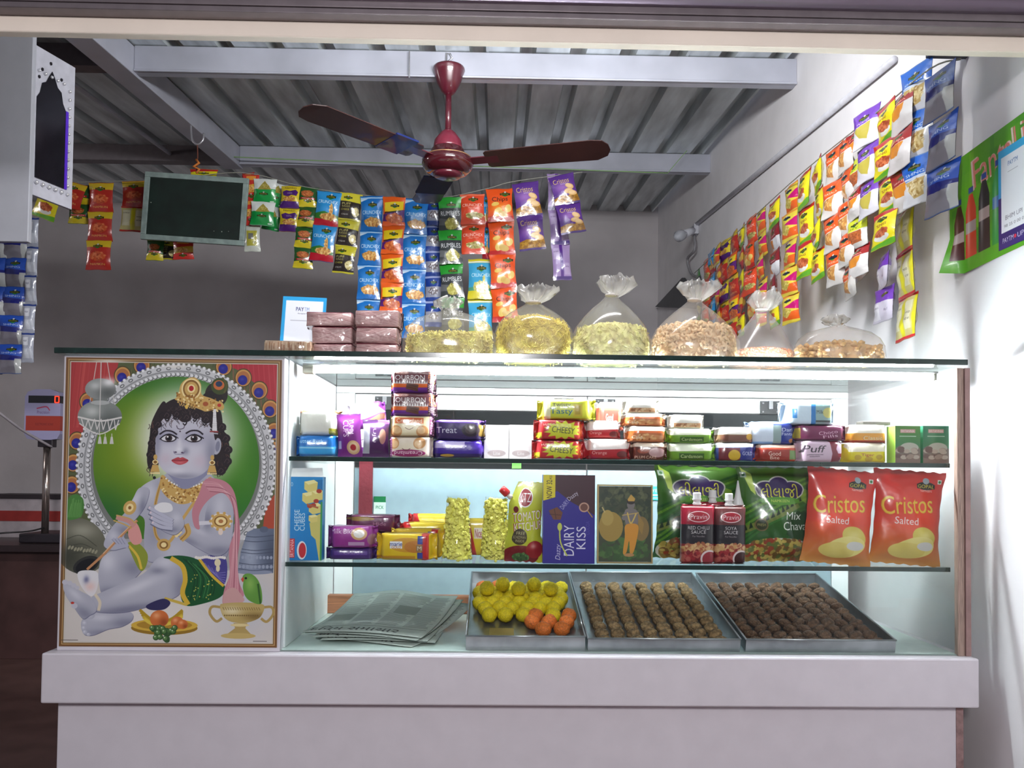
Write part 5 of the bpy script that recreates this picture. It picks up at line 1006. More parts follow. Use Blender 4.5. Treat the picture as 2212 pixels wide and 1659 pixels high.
t = bis('orange cake pack second from the bottom in its stack', 'cake1', (1352, 920, 1446, 955), 0.07, t, 0.07, 'cake_pack', 'cake')
t = bis('orange and white cake pack third from the bottom in its stack', 'cake1', (1346, 892, 1442, 920), 0.075, t, 0.065, 'cake_pack', 'cake')
t = bis('pale cake pack on top of the orange cake stack', 'whitecake', (1348, 862, 1428, 892), 0.08, t, 0.06, 'cake_pack', 'cake')
t = bis('red wrapped pack leaning behind the starburst stack', 'goodday', (1290, 868, 1350, 908), 0.16, S1+0.075, 0.05)
t = bis('lime green cardamom biscuit pack at the bottom of its stack', 'greenbisc', (1440, 957, 1552, 995), 0.07, S1, 0.07)
t = bis('lime green and white biscuit pack in the middle of its stack', 'greenbisc', (1440, 925, 1548, 957), 0.072, t, 0.07)
t = bis('pale cake pack on top of the lime green biscuit packs', 'whitecake', (1444, 895, 1526, 925), 0.08, t, 0.06, 'cake_pack', 'cake')
t = bis('dark blue pack with a gold disc beside the lime green stack', 'bluegold', (1542, 956, 1640, 997), 0.07, S1, 0.07)
t = bis('brown and white pack lying on the dark blue gold-disc pack', 'brownpack', (1548, 922, 1636, 956), 0.075, t, 0.07)
t = bis('orange red biscuit pack under the blue and white pack', 'goodday', (1632, 960, 1732, 998), 0.07, S1, 0.07)
t = bis('blue and white dark-filled cookie pack on the orange red pack', 'bluewhitepack', (1618, 910, 1726, 960), 0.075, t, 0.07)
t = bis('pink and maroon puff pack at the bottom of the pale blue topped stack', 'puff', (1722, 951, 1830, 1000), 0.06, S1, 0.08)
t = bis('magenta chocolate pack in the middle of the pale blue topped stack', 'magentapack', (1716, 918, 1836, 951), 0.065, t, 0.075)
t = bis('pale blue and white milk biscuit pack topping its stack', 'bluelight', (1694, 867, 1812, 918), 0.068, t, 0.075)
t = bis('bright yellow biscuit pack beside the green cartons', 'yellowbisc', (1820, 956, 1926, 1001), 0.065, S1, 0.075)
t = bis('orange and cream biscuit pack on the bright yellow pack', 'orangebisc', (1834, 917, 1924, 956), 0.07, t, 0.07)
x, w_, z, h_ = bb(1862, 903, 1926, 914, 0.09, t)
o = MB().box((-w_/2, 0, 0), (w_/2, 0.03, 0.008)).build('metal_lid', M('dull_tin', (120, 116, 110), 0.4, metal=0.5), bevel=0.001); put(o, x, 0.09, t+0.001, 0.15); tag(o, 'small dull metal lid on the orange and cream pack', 'lid')
car('pale green illustrated carton next to the bright yellow pack', 'tea1', sd('lime_card', (170, 214, 90)), (1934, 920, 1988, 1001), 0.06, S1, 0.045)
car('teal green illustrated carton by the counter post', 'tea2', sd('teal_card', (60, 140, 110)), (1994, 920, 2050, 1002), 0.06, S1, 0.045)
# ---- lower shelf
x, w_, z, h_ = bb(618, 1030, 696, 1213, 0.06, S2)
root = empty('cheese_carton', (x, 0.06, z), 'tall blue carton of cheese cubes with its white lid flap open', 'box')
carton(w_, h_, 0.035).build('body', [B_P['cheese'], sd('cheese_side', (40, 140, 206))], root, local=True, bevel=0.0006)
MB().add([(-w_/2, 0.0, h_), (w_/2, 0.0, h_), (w_/2-0.004, 0.012, h_+0.022), (-w_/2+0.002, 0.012, h_+0.02), (-w_/2, 0.0012, h_), (w_/2, 0.0012, h_), (w_/2-0.004, 0.0132, h_+0.022), (-w_/2+0.002, 0.0132, h_+0.02)], [(0, 1, 2, 3), (7, 6, 5, 4), (0, 4, 5, 1), (1, 5, 6, 2), (2, 6, 7, 3), (3, 7, 4, 0)]).build('lid_flap', sd('white_flap', (236, 238, 238)), root, local=True)
t = bis('dark purple biscuit pack lying flat under the magenta one', 'darkpurple', (700, 1184, 812, 1213), 0.08, S2, 0.07)
t = bis('magenta biscuit pack with a round milk biscuit, on the dark purple one', 'nutri', (704, 1136, 812, 1184), 0.075, t, 0.07)
t2 = bis('dark magenta pack behind the magenta biscuit pack, lower', 'darkmagenta', (742, 1150, 860, 1195), 0.17, S2, 0.07)
t2 = bis('dark magenta pack behind the magenta biscuit pack, upper', 'darkmagenta', (744, 1112, 860, 1150), 0.17, t2, 0.07)
t = bis('yellow marie biscuit pack with a red band at its end', 'marie', (810, 1152, 944, 1213), 0.075, S2, 0.06, rz=-0.05)
t = bis('yellow and red biscuit pack standing just behind the front marie pack', 'marie', (842, 1142, 962, 1200), 0.14, S2, 0.05, rz=-0.05)
t = bis('red and yellow pack third from the front beside the popcorn', 'redyellow', (858, 1128, 975, 1190), 0.20, S2, 0.05)
t = bis('dark red pack at the rear of the yellow biscuit packs', 'redyellow', (880, 1110, 985, 1180), 0.26, S2, 0.05)
t = bis('dark red pack showing between the two popcorn cups', 'redyellow', (1000, 1120, 1060, 1200), 0.22, S2, 0.05)
# popcorn cups
clear = glass_mat('clear_plastic', (0.97, 0.97, 0.97), 0.8, haze=0.01)
pop = M('popcorn_yellow', (255, 246, 120), 0.7, var=0.12, scale=55)
for k, (a, b, ty) in enumerate(((953, 1020, 1073), (1037, 1106, 1075))):
    x, w_, z, h_ = bb(a, ty, b, 1213, 0.07, S2)
    root = empty('popcorn_cup', (x, 0.07+w_/2, z), ('tall clear cup of popcorn next to the yellow biscuit packs', 'tall clear cup of popcorn next to the ketchup pouch')[k], 'popcorn')
    r0, r1 = w_/2, w_/2*0.70
    MB().lathe((0, 0, 0), [(r0, 0), (r0+0.0015, 0.004), (r0*0.99, 0.006), (r1, h_), (r1+0.0015, h_+0.001)], 28, cap=False).build('clear_cup', clear, root, smooth=True, local=True)
    mb = MB(); R = random.Random(k+11)
    for _ in range(430):
        v = R.random(); rr = (r0+(r1-r0)*v)*0.9; a_ = R.uniform(0, 6.28); q = R.uniform(0.82, 1) if v < 0.93 else math.sqrt(R.random())
        c = (rr*q*math.cos(a_), rr*q*math.sin(a_), 0.004+v*(h_*0.93)); s_ = R.uniform(0.0026, 0.0056)
        for _k in range(2): mb.ico((c[0]+R.uniform(-.003, .003), c[1]+R.uniform(-.003, .003), c[2]+R.uniform(-.003, .003)), s_, jit=0.25)
    mb.lathe((0, 0, 0.002), [(r0*0.66, 0), (r1*0.66, h_*0.88)], 16)
    o = mb.build('popcorn', pop, root, local=True); o['kind'] = 'stuff'
# ketchup pouch
x, w_, z, h_ = bb(1094, 1040, 1168, 1216, 0.05, S2)
root = empty('ketchup_pouch', (x, 0.07, z), 'lime yellow ketchup pouch with a red screw spout', 'pouch'); root.rotation_euler = (0.05, 0.03, 0.05)
def kf(mb):
    out = []
    for (a, y_, c) in mb.v:
        v = c/h_; 
        if v > 0.72 and a < 0: a = a*(1-(v-0.72)*1.9)
        out.append((a*(1.12 if v < 0.3 else 1.0), y_, c))
    mb.v = out; return mb
kf(pillow(w_, h_, 0.035, nx=12, ny=18, seal=0.03, waist=0.02, fat=0.8, seed=4)).build('pouch', B_P['ketchup'], root, smooth=True, local=True)
d_ = Vector((-0.75, 0, 0.66)); c0 = Vector((-w_*0.42, 0, h_*0.79))
red = M('red_plastic', (206, 44, 46), 0.3, coat=0.4)
MB().tube([c0, c0+d_*0.012], 0.006, 14).build('spout', M('spout_white', (226, 220, 214), 0.4), root, smooth=True, local=True)
MB().tube([c0+d_*0.012, c0+d_*0.014, c0+d_*0.032, c0+d_*0.034], [0.008, 0.010, 0.0095, 0.007], 18).build('cap', red, root, smooth=True, local=True)
car('tall violet and brown chocolate carton with lengthways lettering', 'dairy', sd('violet_card', (52, 40, 120)), (1173, 1026, 1285, 1223), 0.035, S2, 0.05, 'chocolate_carton', 'box')
# framed picture
x, w_, z, h_ = bb(1290, 1047, 1410, 1223, 0.05, S2)
root = empty('framed_picture', (x, 0.05, z), 'small gilt framed picture of a standing flute player in yellow, propped on the lower shelf', 'picture'); root.rotation_euler = (-0.02, 0, 0)
carton(w_-0.008, h_-0.008, 0.004).build('picture', [B_P['framed'], sd('frame_back', (70, 56, 40))], root, local=True).location = (0, 0.001, 0.004)
fm = M('gilt_thin_frame', (170, 146, 96), 0.35, metal=0.4); e = 0.0035
for a, b in (((-w_/2, -0.002, 0), (w_/2, 0.006, e)), ((-w_/2, -0.002, h_-e), (w_/2, 0.006, h_)), ((-w_/2, -0.002, e), (-w_/2+e, 0.006, h_-e)), ((w_/2-e, -0.002, e), (w_/2, 0.006, h_-e))):
    MB().box(a, b).build('frame_bar', fm, root, local=True)
# big bags
def bigbag(label, key, box, Y, d, rz=0, ry=0, seed=0, rx=0.0):
    x, w, z, h = bb(*box, Y, S2)
    o = pillow(w, h, d, nx=22, ny=26, seal=0.035, waist=0.10, wr=0.16, seed=seed, fat=0.5).build('snack_bag', B_P[key], smooth=True); put(o, x, Y+d/2, z, rz, rx, ry); tag(o, label, 'snacks')
bigbag('big green snack bag standing behind the sauce bottles', 'lilaji1', (1414, 1008, 1612, 1216), 0.15, 0.07, seed=2, ry=0.02)
bigbag('big green mixture snack bag between the sauces and the red bags', 'lilaji2', (1598, 1010, 1782, 1219), 0.10, 0.07, seed=3)
bigbag('big red salted chips bag beside the green mixture bag', 'cristosbig', (1735, 1013, 1892, 1224), 0.05, 0.06, seed=5, ry=0.09)
bigbag('big red salted chips bag nearest the counter post', 'cristosbig', (1886, 1016, 2044, 1222), 0.055, 0.06, seed=8, ry=0.07)
capw = M('cap_white', (226, 224, 224), 0.35)
for lab, key, box, Y in (('maroon topped red chilli sauce bottle', 'chilli', (1474, 1090, 1546, 1226), 0.03), ('brown topped soya sauce bottle', 'soya', (1546, 1092, 1614, 1226), 0.034), ('sauce bottle whose white cap shows between the two front sauce bottles', 'chilli', (1510, 1085, 1578, 1222), 0.085)):
    x, w_, z, h_ = bb(*box, Y, S2)
    root = empty('sauce_bottle', (x, Y+0.022, z), lab+(' before the green bag' if Y < 0.05 else ''), 'sauce')
    mb = biscuit(h_, w_, 0.036, fin=0.03, n=3.6)   # a rounded pouch-bottle body, stood upright
    mb.v = [((c-w_/2), b, a+h_/2) for a, b, c in mb.v]; mb.uv = [[(v, u) for u, v in f] for f in mb.uv]; mb.f = [f[::-1] for f in mb.f]; mb.uv = [f[::-1] for f in mb.uv]
    mb.build('body', B_P[key], root, smooth=True, local=True)
    hh = at((box[0]+box[2])/2, box[1]-26, Y).z-z
    MB().lathe((0, 0, h_-0.002), [(0.010, 0), (0.011, 0.004), (0.0085, 0.006), (0.0085, 0.012), (0.011, 0.013), (0.011, 0.016)], 18).build('neck', capw, root, smooth=False, local=True)
    MB().lathe((0, 0, h_+0.014), [(0.0095, 0), (0.0095, hh-h_-0.016), (0.008, hh-h_-0.014)], 20).build('cap', capw, root, local=True)
x, w_, z, h_ = bb(1584, 1038, 1614, 1222, 0.085, S2)
zc = at(1600, 1100, 0.085).z
root = empty('nozzle_bottle', (x, 0.105, z), 'slim squeeze bottle with a pointed white nozzle behind the soya sauce', 'bottle')
MB().lathe((0, 0, 0), [(0.013, 0), (0.015, 0.004), (0.015, zc-z-0.008), (0.013, zc-z)], 20).build('body', M('dark_sauce', (60, 34, 30), 0.3), root, smooth=True, local=True)
MB().lathe((0, 0, zc-z), [(0.014, 0), (0.014, 0.012), (0.008, 0.03), (0.0015, h_-(zc-z))], 20).build('nozzle', capw, root, smooth=True, local=True)
# stickers hanging on the rear panel
o = carton(at(832, 1090, 0.59).x-at(806, 1090, 0.59).x, 0.055, 0.001).build('paper_tag', [B_P['dtag'], capw]); put(o, at(819, 1110, 0.59).x, 0.601, at(819, 1112, 0.59).z); tag(o, 'small green and white tag stuck inside the rear panel above the biscuits', 'tag')
o = carton(at(1446, 1060, 0.59).x-at(1405, 1060, 0.59).x, 0.042, 0.001).build('sticker', [B_P['ears'], capw]); put(o, at(1425, 1080, 0.59).x, 0.601, at(1425, 1081, 0.59).z); tag(o, 'teal sticker on the rear panel above the framed picture', 'sticker')
o = MB().box((0, 0, 0), (0.028, 0.001, 0.02)).build('sticker', M('green_sticker', (90, 190, 60), 0.4)); put(o, at(1106, 1005, 0.6).x, 0.598, at(1106, 1012, 0.6).z); tag(o, 'small green sticker on the rear panel above the popcorn', 'sticker')
a, b = at(776, 1000, 0.585), at(803, 1120, 0.585)
o = MB().box((a.x, 0.585, b.z), (b.x, 0.598, a.z+0.01)).build('cloth_strip', M('maroon_cloth', (104, 26, 38), 0.8, bump=0.3)); tag(o, 'maroon cloth strip hanging down the rear panel behind the cheese carton', 'cloth')
# ================================================================ FLOOR OF THE CASE: trays of sweets, newspaper
steel = M('tray_stainless', (176, 180, 184), 0.28, metal=0.85, var=0.15, scale=14, bump=0.08, bscale=10)
FZ = B_+0.003+EPS
prop = MB().box((at(694, 1300, 0.53).x, 0.52, FZ), (1.95, 0.555, FZ+0.052)).build('wooden_batten', M('brown_batten', (150, 96, 66), 0.6, var=0.2, scale=12, stretch=(1, 20, 20)), bevel=0.002)
tag(prop, 'brown wooden batten propping up the rear of the sweet trays', 'batten')
ANG = math.atan2(0.092, 0.46)
def tray(name_label, xf0, xf1, depth, wall, lip=0.006, y0=0.012, xs=0):
    """shallow steel tray sloping down to the front pane"""
    A = at(xf0, 1405, y0); Bq = at(xf1, 1405, y0); wd = Bq.x-A.x
    root = empty('sweet_tray', ((A.x+Bq.x)/2, y0+0.006, FZ), name_label, 'tray'); root.rotation_euler = (ANG, 0, 0)
    t = 0.0012; mb = MB(); w2 = wd/2
    mb.box((-w2, 0, 0), (w2, depth, t)); mb.build('base', steel, root, local=True)
    for a, b in (((-w2, 0, t), (w2, t, wall)), ((-w2, depth-t, t), (w2, depth, wall)), ((-w2, t, t), (-w2+t, depth-t, wall)), ((w2-t, t, t), (w2, depth-t, wall))):
        MB().box(a, b).build('side', steel, root, local=True)
    mb = MB(); z = wall
    for p in ([(-w2, 0, z), (w2, 0, z)], [(w2, 0, z), (w2, depth, z)], [(w2, depth, z), (-w2, depth, z)], [(-w2, depth, z), (-w2, 0, z)]): mb.tube(p, 0.0022, 8)
    mb.build('rolled_rim', steel, root, smooth=True, local=True)
    return root, wd
tr1, w1 = tray('steel tray of yellow and orange sweet balls next to the newspaper', 1006, 1264, 0.48, 0.034)
tr2, w2_ = tray('steel tray of round brown milk sweets, middle one of the three', 1270, 1600, 0.50, 0.030)
tr3, w3_ = tray('steel tray of dark brown sweets beside the counter post', 1612, 1936, 0.50, 0.030)
def tmat(root): return Matrix.Translation(root.location) @ Matrix.Rotation(ANG, 4, 'X')
def sweet_mesh(name, r, mat, sq, jit, seed, sub=2):
    global rnd
    rnd = random.Random(seed); mb = MB().ico((0, 0, 0), r, squash=(1, 1, sq), jit=jit, sub=sub); o = mb.build(name, mat, smooth=True); me = o.data; bpy.data.objects.remove(o); return me
lad = M('laddoo_yellow', (236, 212, 22), 0.55, var=0.12, scale=240, bump=0.4, bscale=300)
lado = M('laddoo_orange', (228, 120, 44), 0.55, var=0.18, scale=240, bump=0.4, bscale=300)
peda = M('peda_brown', (150, 122, 84), 0.7, var=0.3, scale=120, bump=0.8, bscale=200)
peda2 = M('barfi_dark_brown', (108, 80, 58), 0.7, var=0.3, scale=120, bump=0.8, bscale=200)
LM = [sweet_mesh('laddoo', 0.0205, lad, 0.95, 0.05, k) for k in range(3)]; LO = [sweet_mesh('laddoo_o', 0.0205, lado, 0.9, 0.06, k+5) for k in range(2)]
PM = [sweet_mesh('peda', 0.0178, peda, 0.74, 0.05, k+9) for k in range(3)]; PD = [sweet_mesh('dark_sweet', 0.0175, peda2, 0.66, 0.08, k+19) for k in range(3)]
R = random.Random(5)
def drop(name, me, root, lx, ly, lz, label, group):
    o = bpy.data.objects.new(name, me); COL.objects.link(o); m = tmat(root); o.location = m @ Vector((lx, ly, lz)); o.rotation_euler = (R.uniform(0, .5), R.uniform(0, .5), R.uniform(0, 6)); tag(o, label, 'sweet', group)
n = 0
rows = [(0.45, 4, 0), (0.405, 7, 0), (0.36, 7, .5), (0.315, 7, 0), (0.272, 6, .5)]
for ly, cnt, ofs in ((0.335, 7, 0), (0.295, 7, .3), (0.254, 7, 0), (0.214, 6, .5)):
    for i in range(cnt):
        lx = -w1/2+0.026+(i+ofs)*(w1-0.052)/6.5
        if lx > w1/2-0.024: continue
        drop('laddoo', R.choice(LM), tr1, lx+R.uniform(-.002, .002), ly+R.uniform(-.004, .004), 0.0225, 'yellow sweet ball in the steel tray next to the newspaper', 'yellow sweet balls')
for i in range(5): drop('laddoo', R.choice(LM), tr1, -w1/2+0.045+i*0.042, 0.275+0.035*(i % 2), 0.055, 'yellow sweet ball in the steel tray next to the newspaper', 'yellow sweet balls')
for lx, ly, c in ((-0.105, 0.378, 1), (-0.066, 0.38, 1), (-0.02, 0.375, 0), (0.03, 0.378, 0), (0.07, 0.38, 0), (0.11, 0.376, 0), (-0.085, 0.168, 0), (-0.045, 0.17, 0), (0.0, 0.172, 0), (0.02, 0.122, 1), (0.062, 0.125, 1), (0.105, 0.122, 1), (0.03, 0.165, 1), (0.075, 0.168, 0), (0.115, 0.168, 1), (0.045, 0.075, 1), (0.09, 0.078, 1)):
    if abs(lx) > w1/2-0.023: continue
    if c: drop('laddoo', R.choice(LO), tr1, lx, ly, 0.022, 'orange sweet ball in the steel tray of yellow ones', 'orange sweet balls')
    else: drop('laddoo', R.choice(LM), tr1, lx, ly, 0.0225, 'yellow sweet ball in the steel tray next to the newspaper', 'yellow sweet balls')
for root, wd, ms, px, nm, lb, gp, r0 in ((tr2, w2_, PM, 0.0395, 'peda', 'round light brown milk sweet in the middle steel tray', 'light brown milk sweets', 0.45), (tr3, w3_, PD, 0.0365, 'dark_sweet', 'dark brown sweet in the steel tray beside the counter post', 'dark brown sweets', 0.46)):
    nxx = int((wd-0.012)/px); ly = 0.028
    while ly < r0:
        for i in range(nxx):
            lx = -wd/2+0.006+px*(i+.5)+((wd-0.012)-nxx*px)/2
            drop(nm, R.choice(ms), root, lx+R.uniform(-.0015, .0015), ly+R.uniform(-.002, .002), 0.0135, lb, gp)
        ly += px*1.10
o = MB().box((-0.03, 0, 0), (0.03, 0.05, 0.0015)).build('paper_slip', M('paper_slip', (150, 132, 70), 0.8)); o.location = tmat(tr1) @ Vector((-0.055, 0.075, 0.003)); o.rotation_euler = (ANG, 0, 0); tag(o, 'small stained paper slip on the floor of the yellow sweet tray', 'paper')
# steel cup behind the middle tray
x, w_, z, h_ = bb(1262, 1238, 1304, 1290, 0.50, None)
root = empty('steel_cup', (x, 0.535, FZ+0.0535), 'small round steel canister standing at the rear between two trays', 'canister')
hh = at(1283, 1240, 0.535).z-root.location.z
MB().lathe((0, 0, 0), [(w_/2*.9, 0), (w_/2, 0.004), (w_/2, hh*0.72), (w_/2*.97, hh*0.74)], 24).build('body', steel, root, smooth=True, local=True)
MB().lathe((0, 0, hh*0.745), [(w_/2*1.04, 0), (w_/2*1.04, hh*.2), (w_/2*.98, hh*.25), (w_/2*.6, hh*.26)], 24).build('lid', steel, root, smooth=True, local=True)
# newspaper pile
npc = at(835, 1300, 0.22)
root = empty('newspaper', (at(830, 1330, 0.24).x, 0.25, FZ), 'folded pile of regional newspaper sheets lying on the case floor', 'newspaper'); root.rotation_euler = (0.0, 0, -0.22)
pap = M('newsprint_edge', (186, 194, 188), 0.9)
for k in range(5):
    W2, D2 = 0.135+0.004*k, 0.165
    def f(u, v, k=k):
        x = (u-0.5)*2*W2; y = (v-0.5)*2*D2; z = 0.002+k*0.0045+0.052*v*v+0.006*math.sin(u*3.1)*(0.4+0.2*k)+0.004*math.sin(u*9+k)*v
        return (x, y, z)
    vs, fs, uv = grid_sheet(14, 10, f); vs2 = [(a, b, c-0.0012) for a, b, c in vs]; nV = len(vs)
    mb = MB().add(vs, fs, uv, 0).add(vs2, [q[::-1] for q in fs], uv, 1)
    nx_, ny_ = 14, 10; rim = [i for i in range(nx_)]+[j*(nx_+1)+nx_ for j in range(ny_)]+[ny_*(nx_+1)+i for i in range(nx_, 0, -1)]+[j*(nx_+1) for j in range(ny_, 0, -1)]
    for a, b in zip(rim, rim[1:]+rim[:1]): mb.f.append((a, b, b+nV, a+nV)[::-1]); mb.uv.append([(0, 0)]*4); mb.mi.append(1)
    o = mb.build('sheet', [B_P['news'], pap], root, smooth=True, local=True); o.rotation_euler = (0, 0, (-0.20, 0.12, 0.05, -0.08, 0.0)[k]); o.location = ((0.035, 0.022, 0.012, 0.01, 0)[k], 0, 0)

# ================================================================ ON THE COUNTER TOP
x, w_, z, h_ = bb(598, 634, 694, 760, 0.20, TOP)
root = empty('payment_card_stand', (x, 0.22, z), 'blue bordered payment card stand with a blank lower half', 'card stand'); root.rotation_euler = (-0.10, 0.03, 0)
carton(w_, h_, 0.004).build('card', [B_P['paycard'], sd('card_edge', (60, 160, 210))], root, local=True, bevel=0.002)
MB().add([(-0.02, 0.005, 0.004), (0.02, 0.005, 0.004), (0.02, 0.05, 0.0), (-0.02, 0.05, 0.0), (-0.02, 0.005, 0.06), (0.02, 0.005, 0.06)], [(0, 3, 2, 1), (0, 1, 5, 4), (1, 2, 5), (0, 4, 3), (3, 4, 5, 2)]).build('foot', sd('card_foot', (210, 214, 220)), root, local=True)
def wrapbox(label, box, Y, base, d=0.10, rz=0):
    x, w, z, h = bb(*box, Y, base); bsn[0] += 1
    o = biscuit(w, h, d, seed=bsn[0], fin=0.035, n=7).build('sweet_carton', B_P['soanpapdi'], smooth=True); put(o, x, Y+d/2, z, rz); tag(o, label, 'sweet box'); return z+h
ta = wrapbox('pink cellophane wrapped sweet box, bottom of the pile by the card stand', (672, 742, 764, 762), 0.09, TOP)
ta = wrapbox('pink cellophane wrapped sweet box, middle of the pile by the card stand', (668, 705, 764, 742), 0.092, ta)
ta = wrapbox('pink cellophane wrapped sweet box, top of the pile by the card stand', (656, 673, 764, 705), 0.09, ta)
ta = wrapbox('pink cellophane wrapped sweet box, bottom of the pile by the low noodle bag', (764, 741, 862, 762), 0.085, TOP)
ta = wrapbox('pink cellophane wrapped sweet box, middle of the pile by the low noodle bag', (764, 705, 862, 741), 0.085, ta)
ta = wrapbox('pink cellophane wrapped sweet box, top of the pile by the low noodle bag', (762, 668, 866, 705), 0.084, ta)
x, w_, z, h_ = bb(566, 727, 676, 762, 0.07, TOP)
o = biscuit(w_, h_*0.8, 0.07, seed=40, fin=0.03, n=7).build('brittle_pack', B_P['chikki'], smooth=True); put(o, x, 0.10, z); tag(o, 'flat clear wrapped brown brittle pack before the card stand', 'sweets')

film = None
def filmmat():
    m = glass_mat('plastic_film', (0.96, 0.95, 0.94), 0.9, haze=0.14, hcol=(0.97, 0.95, 0.93), rough=0.12, ior=1.5)
    return m
film = filmmat()
film2 = glass_mat('bunched_film', (0.9, 0.9, 0.88), 0.9, haze=0.42, hcol=(0.94, 0.92, 0.89), rough=0.15, ior=1.5)
def stuff_piece(kind, mb, c, R, n):
    t1 = Vector((R.uniform(-1, 1), R.uniform(-1, 1), R.uniform(-1, 1))); t1 = (t1-n*t1.dot(n)*0.8).normalized(); t2 = n.cross(t1).normalized()
    if kind == 'noodle':
        L = R.uniform(.006, .012); b = R.uniform(-.004, .004); mb.tube([c-t1*L, c+t2*b, c+t1*L], 0.0012, 4)
    elif kind == 'stick':
        L = R.uniform(.006, .011); b = R.uniform(-.003, .003); mb.tube([c-t1*L, c+t2*b, c+t1*L], 0.0019, 4)
    elif kind == 'flake':
        L = R.uniform(.006, .011); W = R.uniform(.003, .005); mb.obox(c, t1*L, t2*W, n.lerp(t1, .3)*0.0009)
    elif kind == 'cashew':
        L = 0.008; mb.tube([c-t1*L+t2*.004, c-t1*L*.55-t2*.001, c-t2*.003, c+t1*L*.55-t2*.001, c+t1*L+t2*.004], [.0022, .0042, .0046, .0042, .0022], 7)
    elif kind == 'peanut':
        L = .0045; mb.tube([c-t1*L, c-t1*L*.5, c+t1*L*.5, c+t1*L], [.0012, .0030, .0030, .0012], 6)
    else:
        mb.ico(c, R.uniform(.007, .0105), jit=.2, squash=(1, 1, .8))
def sack(label, box, Y, kind, cols, fill, count, seed, prof, ruffle, sy=0.85, cat='snack bag', knot=None, ns=34):
    """tied clear bag: film, contents (uncountable) and the bunched neck"""
    x, w, z, h = bb(*box, Y, TOP); r = w/2; R = random.Random(seed)
    root = empty('clear_snack_bag', (x, Y+r*sy, z), label, cat)
    P = [(max(a, .01)*r, b*h) for a, b in prof]; ph = [R.uniform(0, 6) for _ in range(5)]
    ni = ruffle   # index where the neck starts
    def fn(i, t):
        k = max(0, (i-ni+3))/3.0
        v = 0.012*math.sin(3*t+ph[0]+i*.7)+0.012*math.sin(7*t+ph[1]-i)
        v += min(1, k)*(0.07*math.sin(11*t+ph[2])+0.06*math.sin(17*t+ph[3]+i))
        if i > ni: v += 0.22*math.sin(5*t+ph[4]+i*.9)+0.12*math.sin(13*t+ph[0]*2+i)
        return 1+v
    mb = MB().lathe((0, 0, 0), P[:ni+1], ns*2, sx=1, sy=sy, fn=fn, cap=False); mb.build('film', film, root, smooth=True, local=True)
    mb = MB().lathe((0, 0, 0), P[ni:], ns*2, sx=1, sy=1, fn=lambda i, t: fn(i+ni, t), cap=False)
    mb.v = [(a+0.1*r*math.sin(c*40), b, c+0.004*math.sin(a*300+b*200)) for a, b, c in mb.v]; nk = mb.build('bunched_neck', film2, root, smooth=True, local=True)
    if knot: MB().tube([(0, 0, P[ni][1]-0.002), (0, 0, P[ni][1]+0.002)], P[ni][0]*1.15+0.001, 14).build('tie', M('tie_white', (226, 220, 214), 0.5), root, local=True, smooth=True)
    # contents
    zf = fill*h
    def rad(zz):
        for (r0, a), (r1, b) in zip(P, P[1:]):
            if a <= zz <= b: return r0+(r1-r0)*(zz-a)/max(1e-6, b-a)
        return P[0][0]
    mb = MB(); core = [(rad(q*zf)*0.88, q*zf) for q in (0.02, .1, .25, .45, .65, .82)]+[(rad(zf)*0.62, zf*.95), (0.01, zf*1.0)]
    mb.lathe((0, 0, 0.001), core, 24, sy=sy)
    for _ in range(count):
        zz = R.uniform(0.004, zf); t = R.uniform(0, 6.283); edge = rad(zz)*0.925
        if zz > zf*0.86: q = math.sqrt(R.random()); zz = zf*(0.84+0.17*(1-q*q))
        else: q = R.uniform(0.93, 1)
        c = Vector((edge*q*math.cos(t), edge*q*math.sin(t)*sy, zz+.002)); nrm = Vector((math.cos(t), math.sin(t), .2 if zz < zf*.86 else 1)).normalized()
        stuff_piece(kind, mb, c, R, nrm)
    o = mb.build('contents', cols, root, local=True, smooth=(kind in ('cashew', 'peanut', 'puff'))); o['kind'] = 'stuff'
    return root, P, r, h
tall = [(.55, 0), (.86, .04), (1.0, .16), (1.02, .32), (.95, .46), (.80, .57), (.58, .66), (.34, .73), (.20, .775), (.17, .80), (.30, .86), (.46, .94), (.42, 1.0)]
pear = [(.62, 0), (.92, .04), (1.0, .14), (.98, .28), (.86, .42), (.66, .54), (.46, .64), (.28, .71), (.17, .76), (.13, .79), (.27, .85), (.40, .93), (.33, 1.0)]
yl = M('gram_noodles', (255, 222, 104), 0.6, var=0.2, scale=60); yl2 = M('thick_noodles', (255, 230, 140), 0.6, var=0.2, scale=60)
fl = M('rice_flakes', (255, 236, 160), 0.6, var=0.2, scale=60); ca = M('cashew_cream', (240, 206, 160), 0.5, var=0.10, scale=50); pn = M('peanut_red', (222, 148, 104), 0.5, var=0.2, scale=50); pf = M('puffed_tan', (232, 188, 128), 0.55, var=0.2, scale=50)
low = [(.80, 0), (.96, .05), (1.0, .2), (.97, .40), (.88, .55), (.70, .66), (.45, .73), (.22, .78), (.12, .81), (.11, .83), (.2, .87), (.26, .93), (.14, 1.0)]
sack('low wide clear bag of thick yellow noodles beside the pink sweet boxes', (864, 632, 1072, 762), 0.06, 'stick', yl2, 0.42, 1500, 1, low, 9, sy=0.5)
sack('round clear bag of fine yellow noodles with a spiky bunched top', (1066, 604, 1244, 762), 0.06, 'noodle', yl, 0.60, 2600, 2, tall, 9, knot=True)
sack('clear bag of pale yellow flakes with a white tuft at its knot', (1240, 580, 1422, 764), 0.06, 'flake', fl, 0.44, 1500, 3, pear, 9, knot=True)
sack('clear bag of cashew shaped snacks with a loose crumpled knot', (1418, 592, 1620, 768), 0.06, 'cashew', ca, 0.50, 620, 4, pear, 9, sy=.8, knot=True)
slump = [(.80, 0), (.98, .05), (1.0, .14), (.92, .26), (.78, .38), (.62, .50), (.45, .60), (.30, .68), (.20, .74), (.17, .78), (.30, .84), (.42, .92), (.30, 1.0)]
